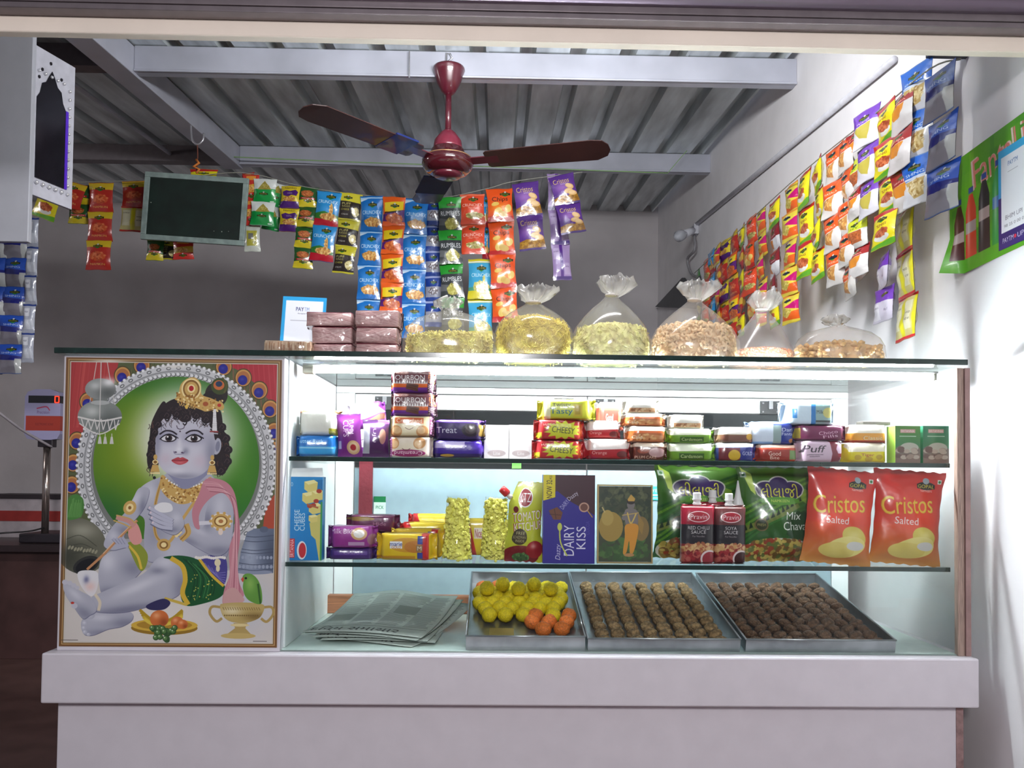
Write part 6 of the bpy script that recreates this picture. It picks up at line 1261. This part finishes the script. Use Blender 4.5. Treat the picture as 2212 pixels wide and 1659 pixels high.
sack('half empty clear bag of red peanuts slumped behind the cashew shaped snacks', (1590, 618, 1745, 770), 0.17, 'peanut', pn, 0.28, 700, 5, slump, 9, knot=True)
sack('low wide clear bag of tan puffed snacks at the end of the row', (1735, 672, 1938, 772), 0.06, 'puff', pf, 0.44, 190, 6, low, 9, sy=.55)
# ================================================================ HANGING SACHET STRIPS
SM = {}
def smesh(key, var):
    k = (key, var)
    if k not in SM:
        o = pillow(0.1, 0.14, 0.026, nx=8, ny=10, seed=var*7+len(key), top=True, wr=0.35, waist=0.10, seal=0.06).build('packet', P_[key], smooth=True)
        SM[k] = o.data; bpy.data.objects.remove(o)
    return SM[k]
def strip(label, keys, top, w, h, n, rz=0.0, lean=0.0, sway=0.004, group=None, seed=0, cat='snack strip', ov=0.97):
    R = random.Random(seed+n*3); root = empty('packet_strip', top, label, cat, group); root.rotation_euler = (0, 0, rz)
    x = 0; z = 0
    for i in range(n):
        key = keys[i % len(keys)] if isinstance(keys, (list, tuple)) else keys
        o = bpy.data.objects.new('packet', smesh(key, R.randint(0, 2))); COL.objects.link(o); o.parent = root
        tl = lean+R.uniform(-.03, .03); o.location = (x, R.uniform(-sway, sway), z); o.scale = (w/0.1, 1, h/0.14); o.rotation_euler = (R.uniform(-.10, .10), tl, R.uniform(-.14, .14))
        x += -math.sin(tl)*h*ov; z -= math.cos(tl)*h*ov
    return root
def bstrip(label, keys, x0, y0, x1, ph, n, lean=0.0, Y=2.0, rz=0.0, seed=0):
    """strip on the rear string, from pixel measures of its first packet"""
    a, b = at(x0, y0, Y), at(x1, y0, Y); p = at((x0+x1)/2, y0, Y); h = (at(x0, y0, Y)-at(x0, y0+ph, Y)).z
    return strip(label, keys, p, (b.x-a.x)*1.04, h, n, rz=rz, lean=lean, seed=seed+int(x0))
bs = bstrip
bs('red packet strip partly hidden behind the slate board edge', ['redred'], 520, 374, 556, 60, 2, 0.12, 2.05, -.5)
bs('strip with a small pale yellow packet at its foot by the slate corner', ['redred', 'redred', 'whitegold'], 526, 378, 560, 56, 3, -.03, 2.0)
bs('green and white packet strip in front, beside the slate board', ['greenwhite'], 548, 386, 598, 52, 2, 0.06, 1.98)
bs('green and white packet strip half tucked behind its twin', ['greenwhite'], 584, 396, 622, 52, 2, 0.16, 2.04)
bs('yellow and purple packet strip of two', ['yellowpurple'], 608, 402, 650, 50, 2, 0.06, 1.99)
bs('narrow green and yellow packet strip of four', ['forest'], 646, 404, 688, 45, 4, 0.06, 2.0)
bs('sky blue and red packet strip of two', ['crunchsky'], 686, 414, 738, 77, 2, 0.10, 1.98)
bs('yellow and black ringed snack strip of three', ['popcorn'], 737, 418, 783, 59, 3, 0.08, 1.99)
bs('bright blue packet strip next to the yellow and black one', ['crunchblue'], 779, 424, 828, 76, 4, 0.02, 1.98)
bs('orange and yellow strip with brown snack bowls', ['katori'], 828, 426, 876, 63, 5, 0.01, 1.96)
bs('blue packet strip between the orange bowls and the navy strip', ['crunchblue'], 874, 430, 926, 77, 4, 0.02, 1.99, seed=4)
bs('narrow navy and silver packet strip', ['navy'], 920, 432, 956, 56, 5, -0.01, 2.02)
bs('green and charcoal packet strip', ['rumbles'], 946, 426, 996, 74, 4, -0.05, 1.97)
bs('orange red crunchy packet strip of two', ['crunchred'], 994, 420, 1046, 66, 2, -0.05, 1.98)
bs('sky blue and yellow packet strip below the orange red pair', ['crunchyellow'], 1012, 560, 1064, 88, 2, -0.01, 2.02)
bs('blue packet strip seen edge on between two orange strips', ['crunchsky'], 1040, 425, 1056, 68, 2, -0.04, 2.03)
bs('orange potato chips packet strip of four', ['chips'], 1050, 408, 1106, 73, 4, -0.05, 1.97)
bs('purple and gold chips strip of two, beside the orange chips', ['cristos'], 1106, 394, 1162, 74, 2, -0.12, 1.98)
bs('lilac backed packet strip hanging behind the end purple strip', ['lilacback'], 1182, 376, 1222, 78, 3, -0.06, 2.06)
bs('purple and gold chips strip of two at the end of the rear string', ['cristos'], 1184, 378, 1238, 66, 2, -0.22, 1.98, seed=9)
# darker end of the rear string
bs('dark red and yellow packet strip of three in the dim corner', ['redmound'], 192, 395, 246, 64, 3, 0.0, 2.0)
bs('red and yellow packet bunched beside the mirror', ['redmound'], 140, 396, 192, 56, 1, 0.25, 2.0)
bs('yellow and red packet pair nearest the mirror, drooping', ['yellowred'], 84, 408, 140, 66, 1, 0.35, 2.0)
bs('yellow packet under the bunched packets near the mirror', ['forest'], 150, 400, 196, 42, 2, 0.02, 2.03)
bs('brown and yellow packet strip just before the slate board', ['redmound', 'yellowback'], 264, 392, 318, 56, 2, 0.0, 2.04)
bs('dark green packet hanging under the slate board', ['forest'], 326, 392, 362, 44, 4, 0.02, 2.0)
bs('dark olive packet hanging under the slate board, middle one', ['popcorn'], 352, 393, 388, 43, 4, 0.02, 2.02)
bs('dark red packet hanging under the slate board', ['redred'], 374, 396, 418, 42, 4, -0.01, 2.0)
bs('yellow packet peeping above the slate board', ['yellowred'], 412, 366, 470, 40, 1, 0.02, 2.03)
# blue strips under the white cabinet
for k, (x0, x1, keys, lb) in enumerate(((-40, 18, ['navydark'], 'dark blue packet strip at the picture edge below the white cabinet'), (6, 60, ['navydark'], 'dark blue packet strip below the white cabinet, second one'), (58, 84, ['silverback'], 'silver backed strip turned sideways below the mirror'))):
    bs(lb, keys, x0, 470 if k == 2 else 495, x1, 64, 5, 0.01, 1.3, seed=k)

strg = M('green_cord', (140, 176, 120), 0.6); nyl = M('grey_string', (150, 150, 140), 0.6)
def cord(name, label, pts, r, mat, cat='string'):
    P = smooth_pts([tuple(p) for p in pts], 5, False); o = MB().tube([tuple(p) for p in P], r, 6).build(name, mat, smooth=True); tag(o, label, cat); return o
cord('string', 'string the rear snack strips hang from', [at(40, 402, 2.0), at(190, 393, 2.0), at(360, 388, 2.0), at(522, 373, 2.0), at(650, 402, 2.0), at(780, 421, 2.0), at(930, 430, 2.0), at(1050, 408, 2.0), at(1110, 392, 2.0), at(1258, 372, 2.0)], 0.002, nyl)
cord('cord', 'pale green cord stretched under the second roof beam', [at(482, 338, 2.50), at(760, 350, 2.50), at(1000, 358, 2.50), at(1442, 374, 2.50)], 0.003, strg)
cord('cord', 'green cord going up to the roof at the far side', [at(1442, 374, 2.50), at(1478, 332, 2.5), Vector((at(1484, 300, 2.5).x, 2.5, roof_z(2.5)-0.012))], 0.002, strg)

# right wall: strips side by side along one string, each packet facing into the shop
SX = 2.045
def ystring(px): return atx(px, 400, SX).y
specs = [  # px centre, px top, designs, packets, packet height m, label
    (2034, 150, ['navydark'], 3, .118, 'navy blue and grey packet strip nearest the shop opening'),
    (1978, 140, ['bluewhite'], 3, .122, 'bright blue and white packet strip beside the navy strip'),
    (1948, 200, ['redwhite'], 3, .105, 'maroon and white packet strip third from the navy one'),
    (1957, 452, ['yellowback'], 3, .122, 'strip of yellow backed packets with labels, hanging lowest'),
    (1918, 225, ['yellowred'], 4, .100, 'bright yellow packet strip with red bands and snack bowls'),
    (1910, 548, ['purpleback'], 2, .100, 'purple and white packet pair hanging below the yellow strip'),
    (1876, 238, ['purplewhite'], 3, .104, 'purple and white packet strip with yellow triangles'),
    (1852, 282, ['redwhite', 'limewhite'], 5, .090, 'narrow mixed strip between the purple and orange ones'),
    (1856, 525, ['limewhite'], 1, .105, 'lime and white packet hanging alone below the purple strip'),
    (1832, 300, ['orangewhite'], 5, .100, 'orange and white packet strip beside the purple triangles'),
    (1800, 318, ['orangewhite'], 4, .112, 'wide orange and white packet strip, second of the orange pair'),
    (1768, 345, ['yellowred'], 4, .104, 'yellow packet strip just past the orange pair'),
    (1738, 372, ['yellowred'], 3, .125, 'yellow packet strip, wider of the yellow pair'),
    (1706, 400, ['magenta'], 5, .104, 'yellow, orange and magenta packet strip'),
    (1672, 432, ['yellowred', 'maroonwhite', 'maroonwhite', 'maroonwhite'], 5, .100, 'maroon and white packet strip with one yellow packet on top'),
    (1645, 452, ['magenta'], 5, .098, 'yellow and magenta packet strip deep along the wall'),
    (1622, 470, ['crunchred', 'chips'], 4, .110, 'red and brown packet strip deep along the wall'),
    (1602, 488, ['yellowred', 'redred'], 5, .100, 'yellow and red packet strip deep along the wall'),
    (1584, 502, ['redmound', 'katori'], 5, .100, 'brown and orange packet strip deep along the wall'),
    (1567, 518, ['yellowpurple', 'redmound'], 5, .100, 'yellow, purple and brown packet strip deep along the wall'),
    (1553, 530, ['magenta', 'redred'], 5, .100, 'magenta and red packet strip near the room corner'),
    (1538, 542, ['crunchsky'], 4, .120, 'blue and red packet strip near the room corner'),
    (1524, 560, ['crunchred'], 4, .120, 'orange red packet strip near the room corner'),
    (1510, 585, ['rumbles'], 3, .120, 'green packet strip farthest along the wall string')]
for k, (px, pt, keys, n, h, lb) in enumerate(specs):
    X = SX+(0.045 if lb.startswith(('strip of', 'purple and white packet pair', 'lime and white packet')) else 0.0)+(0.012 if k % 2 else 0)
    p = atx(px, pt, X); wid = 0.112 if px > 1700 else 0.118
    r = strip(lb, keys, p, wid, h, n, rz=-math.pi/2+{0: 0.10, 1: 0.34, 2: 0.12, 4: 0.05, 6: 0.2}.get(k, 0.12*math.sin(k*2.1)), lean=-0.01, seed=k*5, sway=0.006)
cord('string', 'string the long row of wall snack strips hangs from', [atx(2075, 128, SX+0.02), atx(2010, 148, SX), atx(1900, 238, SX), atx(1700, 402, SX), atx(1500, 590, SX)], 0.002, nyl)
o = MB().box((2.06, atx(2085, 128, WX).y-0.02, atx(2085, 128, WX).z), (WX, atx(2085, 128, WX).y, atx(2085, 128, WX).z+0.03)).build('wall_bracket', M('dark_bracket', (60, 60, 70), 0.5)); tag(o, 'dark bracket on the side wall holding the packet string', 'bracket')
# conduit, lamp holder with bulb, looped cable
pvc = M('white_conduit', (196, 196, 204), 0.45)
o = MB().tube([atx(1932, 128, WX-0.012), atx(1500, 488, WX-0.012)], 0.011, 10).build('conduit_pipe', pvc, smooth=True); tag(o, 'white electrical conduit pipe running along the side wall', 'pipe')
lp = atx(1500, 497, WX-0.02)
root = empty('wall_lamp', lp, 'unlit bulb in a white angled holder at the end of the conduit', 'lamp')
dv = (atx(1462, 512, WX-0.16)-lp)
MB().box((lp.x-0.01, lp.y-0.035, lp.z-0.03), (lp.x+0.019, lp.y+0.035, lp.z+0.03)).build('holder_base', pvc, root, bevel=0.004)
MB().tube([lp, lp+dv*.55], 0.022, 14).build('holder', pvc, root, smooth=True)
MB().tube([lp+dv*.55, lp+dv*.62, lp+dv*.72, lp+dv*.9, lp+dv*1.05], [0.016, 0.019, 0.030, 0.032, 0.012], 14).build('bulb', M('frosted_bulb', (180, 182, 190), 0.2, coat=.5), root, smooth=True)
cord('cable', 'looped grey cable hanging under the unlit wall lamp', [lp+Vector((0, 0, -0.03)), atx(1500, 540, WX-0.03), atx(1485, 560, WX-0.03), atx(1493, 590, WX-0.02), atx(1510, 600, WX-0.01)], 0.008, M('grey_cable', (140, 138, 142), 0.6), 'cable')
A, Bq, Cq = atx(1421, 663, WX-0.004), atx(1480, 600, WX-0.004), atx(1530, 668, WX-0.004)
k3 = [A, Bq, Cq]; mb = MB().add([tuple(p) for p in k3]+[(p.x-0.02, p.y, p.z) for p in k3], [(0, 1, 2), (5, 4, 3), (0, 3, 4, 1), (1, 4, 5, 2), (2, 5, 3, 0)])
o = mb.build('shelf_bracket', M('dark_grey_board', (70, 72, 76), 0.5)); tag(o, 'dark triangular bracket board in the room corner', 'bracket')
# drinks poster with its curled corner, payment sticker over it
p0 = atx(2052, 345, WX-0.004); pl = atx(2066, 584, WX-0.004); pr_ = atx(2212, 271, WX-0.004); Yl, Yr = p0.y, -0.34
zt_, zb_ = 1.668, 1.372; L = Yl-Yr
def pf_(u, v):
    y = Yl-u*L; z = zb_+(zt_-zb_)*v+0.012*u; x = WX-0.004
    c = max(0, 0.12-u)/0.12*max(0, 0.35-v)/0.35; x -= 0.045*c; y -= 0.03*c; z += 0.01*c
    return (x, y, z)
vs, fs, uv = grid_sheet(24, 14, pf_); vs2 = [(a-0.0012, b, c) for a, b, c in vs]; nV = len(vs)
o = MB().add(vs2, fs, uv, 0).add(vs, [f[::-1] for f in fs], uv, 1).build('drinks_poster', [B_P['walposter'], M('poster_back', (190, 176, 170), .7)], smooth=True); tag(o, 'green soft drinks poster with a curled corner on the side wall', 'poster')
q0, q1 = atx(2155, 330, WX-0.008), atx(2162, 540, WX-0.008)
def uf(u, v): return (WX-0.0068, q0.y-u*0.105, q1.z+0.0+(q0.z-q1.z)*v)
vs, fs, uv = grid_sheet(2, 2, uf); mb = MB().add(vs, fs, uv); vs2 = [(a+0.001, b, c) for a, b, c in vs]; mb.add(vs2, [f[::-1] for f in fs], uv)
o = mb.build('payment_sticker', B_P['upi']); tag(o, 'blue and white payment sticker stuck over the drinks poster', 'sticker')
# ================================================================ CEILING FAN
FY = 1.27
fanm = M('fan_maroon', (84, 24, 38), 0.28, var=0.1, scale=8, coat=0.6); bladem = M('fan_blade_brown', (58, 30, 28), 0.35, var=0.15, scale=6, coat=0.3)
H = at(967, 350, FY); cz = at(970, 148, FY).z
root = empty('ceiling_fan', (H.x, FY, cz), 'dark maroon three-blade ceiling fan hanging from the first roof beam', 'fan')
zt0, zb0 = cz, at(970, 205, FY).z; rc = (at(1005, 160, FY)-at(935, 160, FY)).x/2
MB().lathe((H.x, FY, 0), [(rc*.6, zt0+.004), (rc*.98, zt0), (rc, zt0-.008), (rc*.93, zt0-.02), (rc*.7, zt0-(zt0-zb0)*.6), (rc*.42, zb0+.01), (rc*.22, zb0)], 28).build('canopy', fanm, root, smooth=True)
zm = at(967, 288, FY).z
MB().tube([(H.x, FY, zb0+.01), (H.x, FY, zm)], 0.012, 12).build('rod', fanm, root, smooth=True)
hk = MB().tube([(H.x, FY, zt0), (H.x, FY, zt0+0.03), (H.x+0.012, FY, zt0+.04), (H.x+.004, FY, zt0+.058), (H.x-0.01, FY, zt0+.06), (H.x-0.012, FY, roof_z(FY)-0.1)], 0.004, 8); hk.build('hook', M('wire_steel', (190, 190, 196), .3, metal=.7), root, smooth=True)
rm = (at(1021, 355, FY)-at(910, 355, FY)).x/2
ztop, zmid, zbot = at(967, 322, FY).z, at(967, 352, FY).z, at(967, 386, FY).z
MB().lathe((H.x, FY, 0), [(.016, zm+.012), (.03, zm), (.052, zm-.03), (.056, ztop+.008), (.058, ztop)], 28).build('lower_canopy', M('fan_rose', (112, 34, 52), .3, coat=.5), root, smooth=True)
MB().lathe((H.x, FY, 0), [(.06, ztop), (.064, ztop-.006), (.066, ztop-.018), (rm*.86, zmid+.022), (rm, zmid+.006), (rm, zmid-.008), (rm*.94, zmid-.022), (rm*.8, zmid-.036), (rm*.6, zmid-.044)], 36).build('motor_housing', M('fan_gloss_maroon', (66, 16, 24), .14, coat=1), root, smooth=True)
MB().lathe((H.x, FY, 0), [(rm*.6, zmid-.043), (rm*.5, zmid-.055), (rm*.3, zmid-.062), (.004, zmid-.064)], 28).build('bottom_cap', fanm, root, smooth=True)
MB().lathe((H.x, FY, 0), [(rm*.90, zmid+.0185), (rm*.94, zmid+.0175), (rm*.935, zmid+.0145)], 36, cap=False).build('gold_ring', M('gold_line', (196, 150, 110), .25, metal=.6), root, smooth=True)
hz = zmid+0.0
Cc = Vector((H.x, FY, hz)); t1_ = atz(655, 233, hz); t2_ = atz(1316, 322, hz)
a1 = math.atan2(t1_.y-FY, t1_.x-H.x); a2 = math.atan2(t2_.y-FY, t2_.x-H.x)
d = (a2-a1) % (2*math.pi); mid = a1+d/2; base = mid+math.pi
for k, (ang, Lb) in enumerate(((a1, (t1_-Cc).length), (a2, (t2_-Cc).length), (mid+math.pi, 0.50))):
    U_ = Vector((math.cos(ang), math.sin(ang), 0)); V_ = Vector((-math.sin(ang), math.cos(ang), 0)); pit = (0.08, -0.20, -0.05)[k]
    Vp = V_*math.cos(pit)+Vector((0, 0, math.sin(pit))); Np = U_.cross(Vp)
    mb = MB(); out = [(0.155, -.045), (0.165, -.055), (.30, -.060), (Lb-.06, -.066), (Lb-.02, -.058), (Lb, -.03), (Lb+.004, .005), (Lb-.01, .04), (Lb-.05, .062), (.30, .056), (.165, .050), (0.155, .04)]
    def bp(r, s, n): return Cc+U_*r+Vp*s+Np*(n-0.35*s*s*4*.1)+Vector((0, 0, -0.0*(r-.15)))
    top = [bp(r, s, .0015) for r, s in out]; bot = [bp(r, s, -.0015) for r, s in out]; nn = len(out)
    mb.add(top+bot, [tuple(range(nn)), tuple(range(2*nn-1, nn-1, -1))]+[(i, i+nn, (i+1) % nn+nn, (i+1) % nn) for i in range(nn)])
    bl = mb.build('blade', bladem, root)
    MB().obox(Cc+U_*(rm+.045), U_*.06, Vp*.022, Np*.002).build('blade_bracket', fanm, root)
    if k in (0, 2):
        r0 = .20 if k == 0 else .16; r1 = .30 if k == 0 else .36
        o = MB().obox(Cc+U_*((r0+r1)/2), U_*((r1-r0)/2), Vp*.064, Np*.0035).build('blue_tape', M('blue_tape', (16, 34, 96), .4, coat=.3) if k == 0 else M('dark_blue_tape', (10, 18, 58), .7), bl)
# hooks and short wires on the beams
wire = _mats['wire_steel']
hx = at(884, 160, 1.26)
o = MB().tube([Vector((hx.x, 1.26, roof_z(1.26)-.01)), hx, at(884, 168, 1.262)], .003, 6).build('wire_hook', wire); tag(o, 'short thin wire hanging from the first roof beam beside the fan', 'wire')
h0 = at(412, 268, 1.9); 
P = smooth_pts([tuple(at(412, 262, 1.9)), tuple(at(415, 300, 1.9)), tuple(at(426, 312, 1.9)), tuple(at(438, 303, 1.9)), tuple(at(440, 288, 1.9))], 5, False)
o = MB().tube([tuple(p) for p in P], .005, 8).build('ceiling_hook', wire, smooth=True); tag(o, 'bright bent steel hook on the rafter above the slate', 'hook')
cord('cord', 'short rusty wire holding up the slate board', [at(426, 310, 1.9), at(427, 340, 1.9), at(424, 374, 1.88)], .003, M('rust_wire', (110, 60, 46), .7), 'wire')
o = MB().tube([at(424, 345, 1.88), at(430, 352, 1.87), at(418, 360, 1.87), at(431, 366, 1.87), at(424, 374, 1.87)], .006, 6).build('orange_tie', M('orange_thread', (206, 120, 50), .8), smooth=True); tag(o, 'knotted orange thread at the top of the slate board', 'thread')
# slate
c = [at(317, 371, 1.86), at(538, 386, 1.86), at(527, 535, 1.86), at(301, 513, 1.86)]
cen = (c[0]+c[1]+c[2]+c[3])/4; ux = (c[1]-c[0]); wS = (ux.length+(c[2]-c[3]).length)/2; hS = ((c[0]-c[3]).length+(c[1]-c[2]).length)/2
root = empty('slate_board', cen, 'green-black writing slate in a pale frame hanging from the rafter', 'slate'); root.rotation_euler = (0, math.atan2(-(ux.z), ux.x), 0)
w2, h2, e = wS/2, hS/2, 0.024
MB().box((-w2+e*.6, 0, -h2+e*.6), (w2-e*.6, .006, h2-e*.6)).build('board', M('slate_green', (9, 30, 24), .7, var=.25, scale=14), root, local=True)
fr = M('slate_frame', (136, 152, 148), .5, var=.12, scale=30)
for a, b in (((-w2, -.006, h2-e), (w2, .010, h2)), ((-w2, -.006, -h2), (w2, .010, -h2+e)), ((-w2, -.006, -h2+e), (-w2+e, .010, h2-e)), ((w2-e, -.006, -h2+e), (w2, .010, h2-e))): MB().box(a, b).build('frame_bar', fr, root, local=True, bevel=.002)
o = MB().ico((w2*.55, -.001, -h2*.62), .003).ico((w2*.4, -.001, -h2*.62), .002).ico((w2*.68, -.001, -h2*.6), .002).ico((-w2*.85, -.001, h2*.1), .003).build('chalk_marks', M('chalk', (150, 160, 150), .9), root, local=True); o['kind'] = 'stuff'

# ================================================================ DIM CORNER: weighing scale on a low counter
TY = 1.95; tz = at(60, 1178, TY-0.05).z
root = empty('low_counter', (-1.45, 2.3, 0), 'low dark brown counter in the dim corner carrying the weighing scale', 'counter')
dw = M('dark_brown_laminate', (84, 58, 56), .45, var=.15, scale=8)
MB().box((-2.6, TY-.06, tz-.03), (-0.52, 2.7, tz)).build('counter_top', M('counter_top_dark', (52, 40, 42), .35), root, bevel=.002)
MB().box((-2.55, TY, 0), (-0.56, 2.65, tz-.0305)).build('body', dw, root, bevel=.002)
a = at(-40, 1062, 2.35); b = at(70, 1150, 2.35)
root = empty('striped_carton', ((a.x+b.x)/2, 2.45, tz), 'white carton with a red band on the low dark counter', 'box'); hB = at(40, 1068, 2.36).z-tz
MB().box((a.x, 2.36, tz+.0005), (b.x+.28, 2.6, tz+hB*.9)).build('body', M('pale_carton', (176, 166, 170), .6), root)
MB().box((a.x-.001, 2.357, tz+hB*.38), (b.x+.281, 2.3595, tz+hB*.62)).build('red_band', M('red_band', (150, 44, 40), .6), root)
MB().box((a.x-.002, 2.35, tz+hB*.905), (b.x+.285, 2.61, tz+hB)).build('dark_lid', M('dark_lid', (48, 40, 44), .5), root)
o = MB().box((b.x+.35, 2.36, tz+.0005), (b.x+.62, 2.5, tz+.19)).build('steel_container', M('grey_container', (120, 112, 116), .35, metal=.4), bevel=.006); tag(o, 'grey container behind the scale pole on the low counter', 'container')
# scale
SY = 2.05; bx = at(97, 1150, SY)
root = empty('weighing_scale', (bx.x, SY, tz+.0005), 'electronic weighing scale head with red digit on a chrome pole', 'scale')
chrome = M('chrome_pole', (190, 176, 170), .18, metal=.9)
MB().box((bx.x-.10, SY-.04, tz+.001), (bx.x+.14, SY+.22, tz+.045)).build('platform_body', M('scale_dark_base', (48, 42, 48), .4), root, bevel=.006)
z0_ = at(97, 965, SY).z
MB().tube([(bx.x, SY, tz+.045), (bx.x, SY, z0_)], .016, 16).build('pole', chrome, root, smooth=True)
MB().box((bx.x-.035, SY-.02, z0_-.002), (bx.x+.035, SY+.02, z0_+.035)).build('neck_clamp', _mats['scale_dark_base'], root, bevel=.003)
a = at(54, 950, SY-.02); b = at(134, 842, SY-.02); hw = (b.x-a.x)
hd = empty('head', ((a.x+b.x)/2-bx.x, -.03, a.z-tz), None); hd.parent = root
hh = b.z-a.z; out = [(-.5, .12), (-.42, .02), (-.25, 0), (.25, 0), (.42, .02), (.5, .12), (.5, .85), (.42, .95), (.2, 1.0), (-.2, 1.0), (-.42, .95), (-.5, .85)]
P3 = [(u*hw, v*hh) for u, v in out]; nn = len(P3)
mb = MB().add([(x, 0, z) for x, z in P3]+[(x, .05, z) for x, z in P3], [tuple(range(nn)), tuple(range(2*nn-1, nn-1, -1))]+[(i, i+nn, (i+1) % nn+nn, (i+1) % nn) for i in range(nn)], [(u+.5, v) for u, v in out]*2)
face = mb.build('display_head', [B_P['scaleface']], root, local=True); face.location = hd.location; bpy.data.objects.remove(hd)
mb = MB(); dgt = emis('red_digit', (255, 40, 20), 6); s = hh*.13; cx, cz_ = hw*.40, hh*.80
for a_, b_ in (((-.3, -.5), (.3, -.42)), ((-.3, .42), (.3, .5)), ((-.34, -.46), (-.24, .46)), ((.24, -.46), (.34, .46))): mb.box((cx+a_[0]*s, -.002, cz_+a_[1]*s), (cx+b_[0]*s, -.0005, cz_+b_[1]*s))
mb.build('red_digit', dgt, face, local=True)
cord('cable', 'pale curly cable sweeping to the weighing scale', [at(-60, 850, 1.7), at(0, 893, 1.75), at(50, 930, 1.85), at(112, 966, 2.0)], .006, M('pale_cable', (176, 170, 176), .5), 'cable')
cord('cable', 'thin dark cable lying over the low counter edge', [at(-60, 1162, 1.85), at(0, 1152, 1.85), at(60, 1148, 1.93), at(95, 1140, 2.0)], .004, M('black_cable', (30, 28, 30), .5), 'cable')
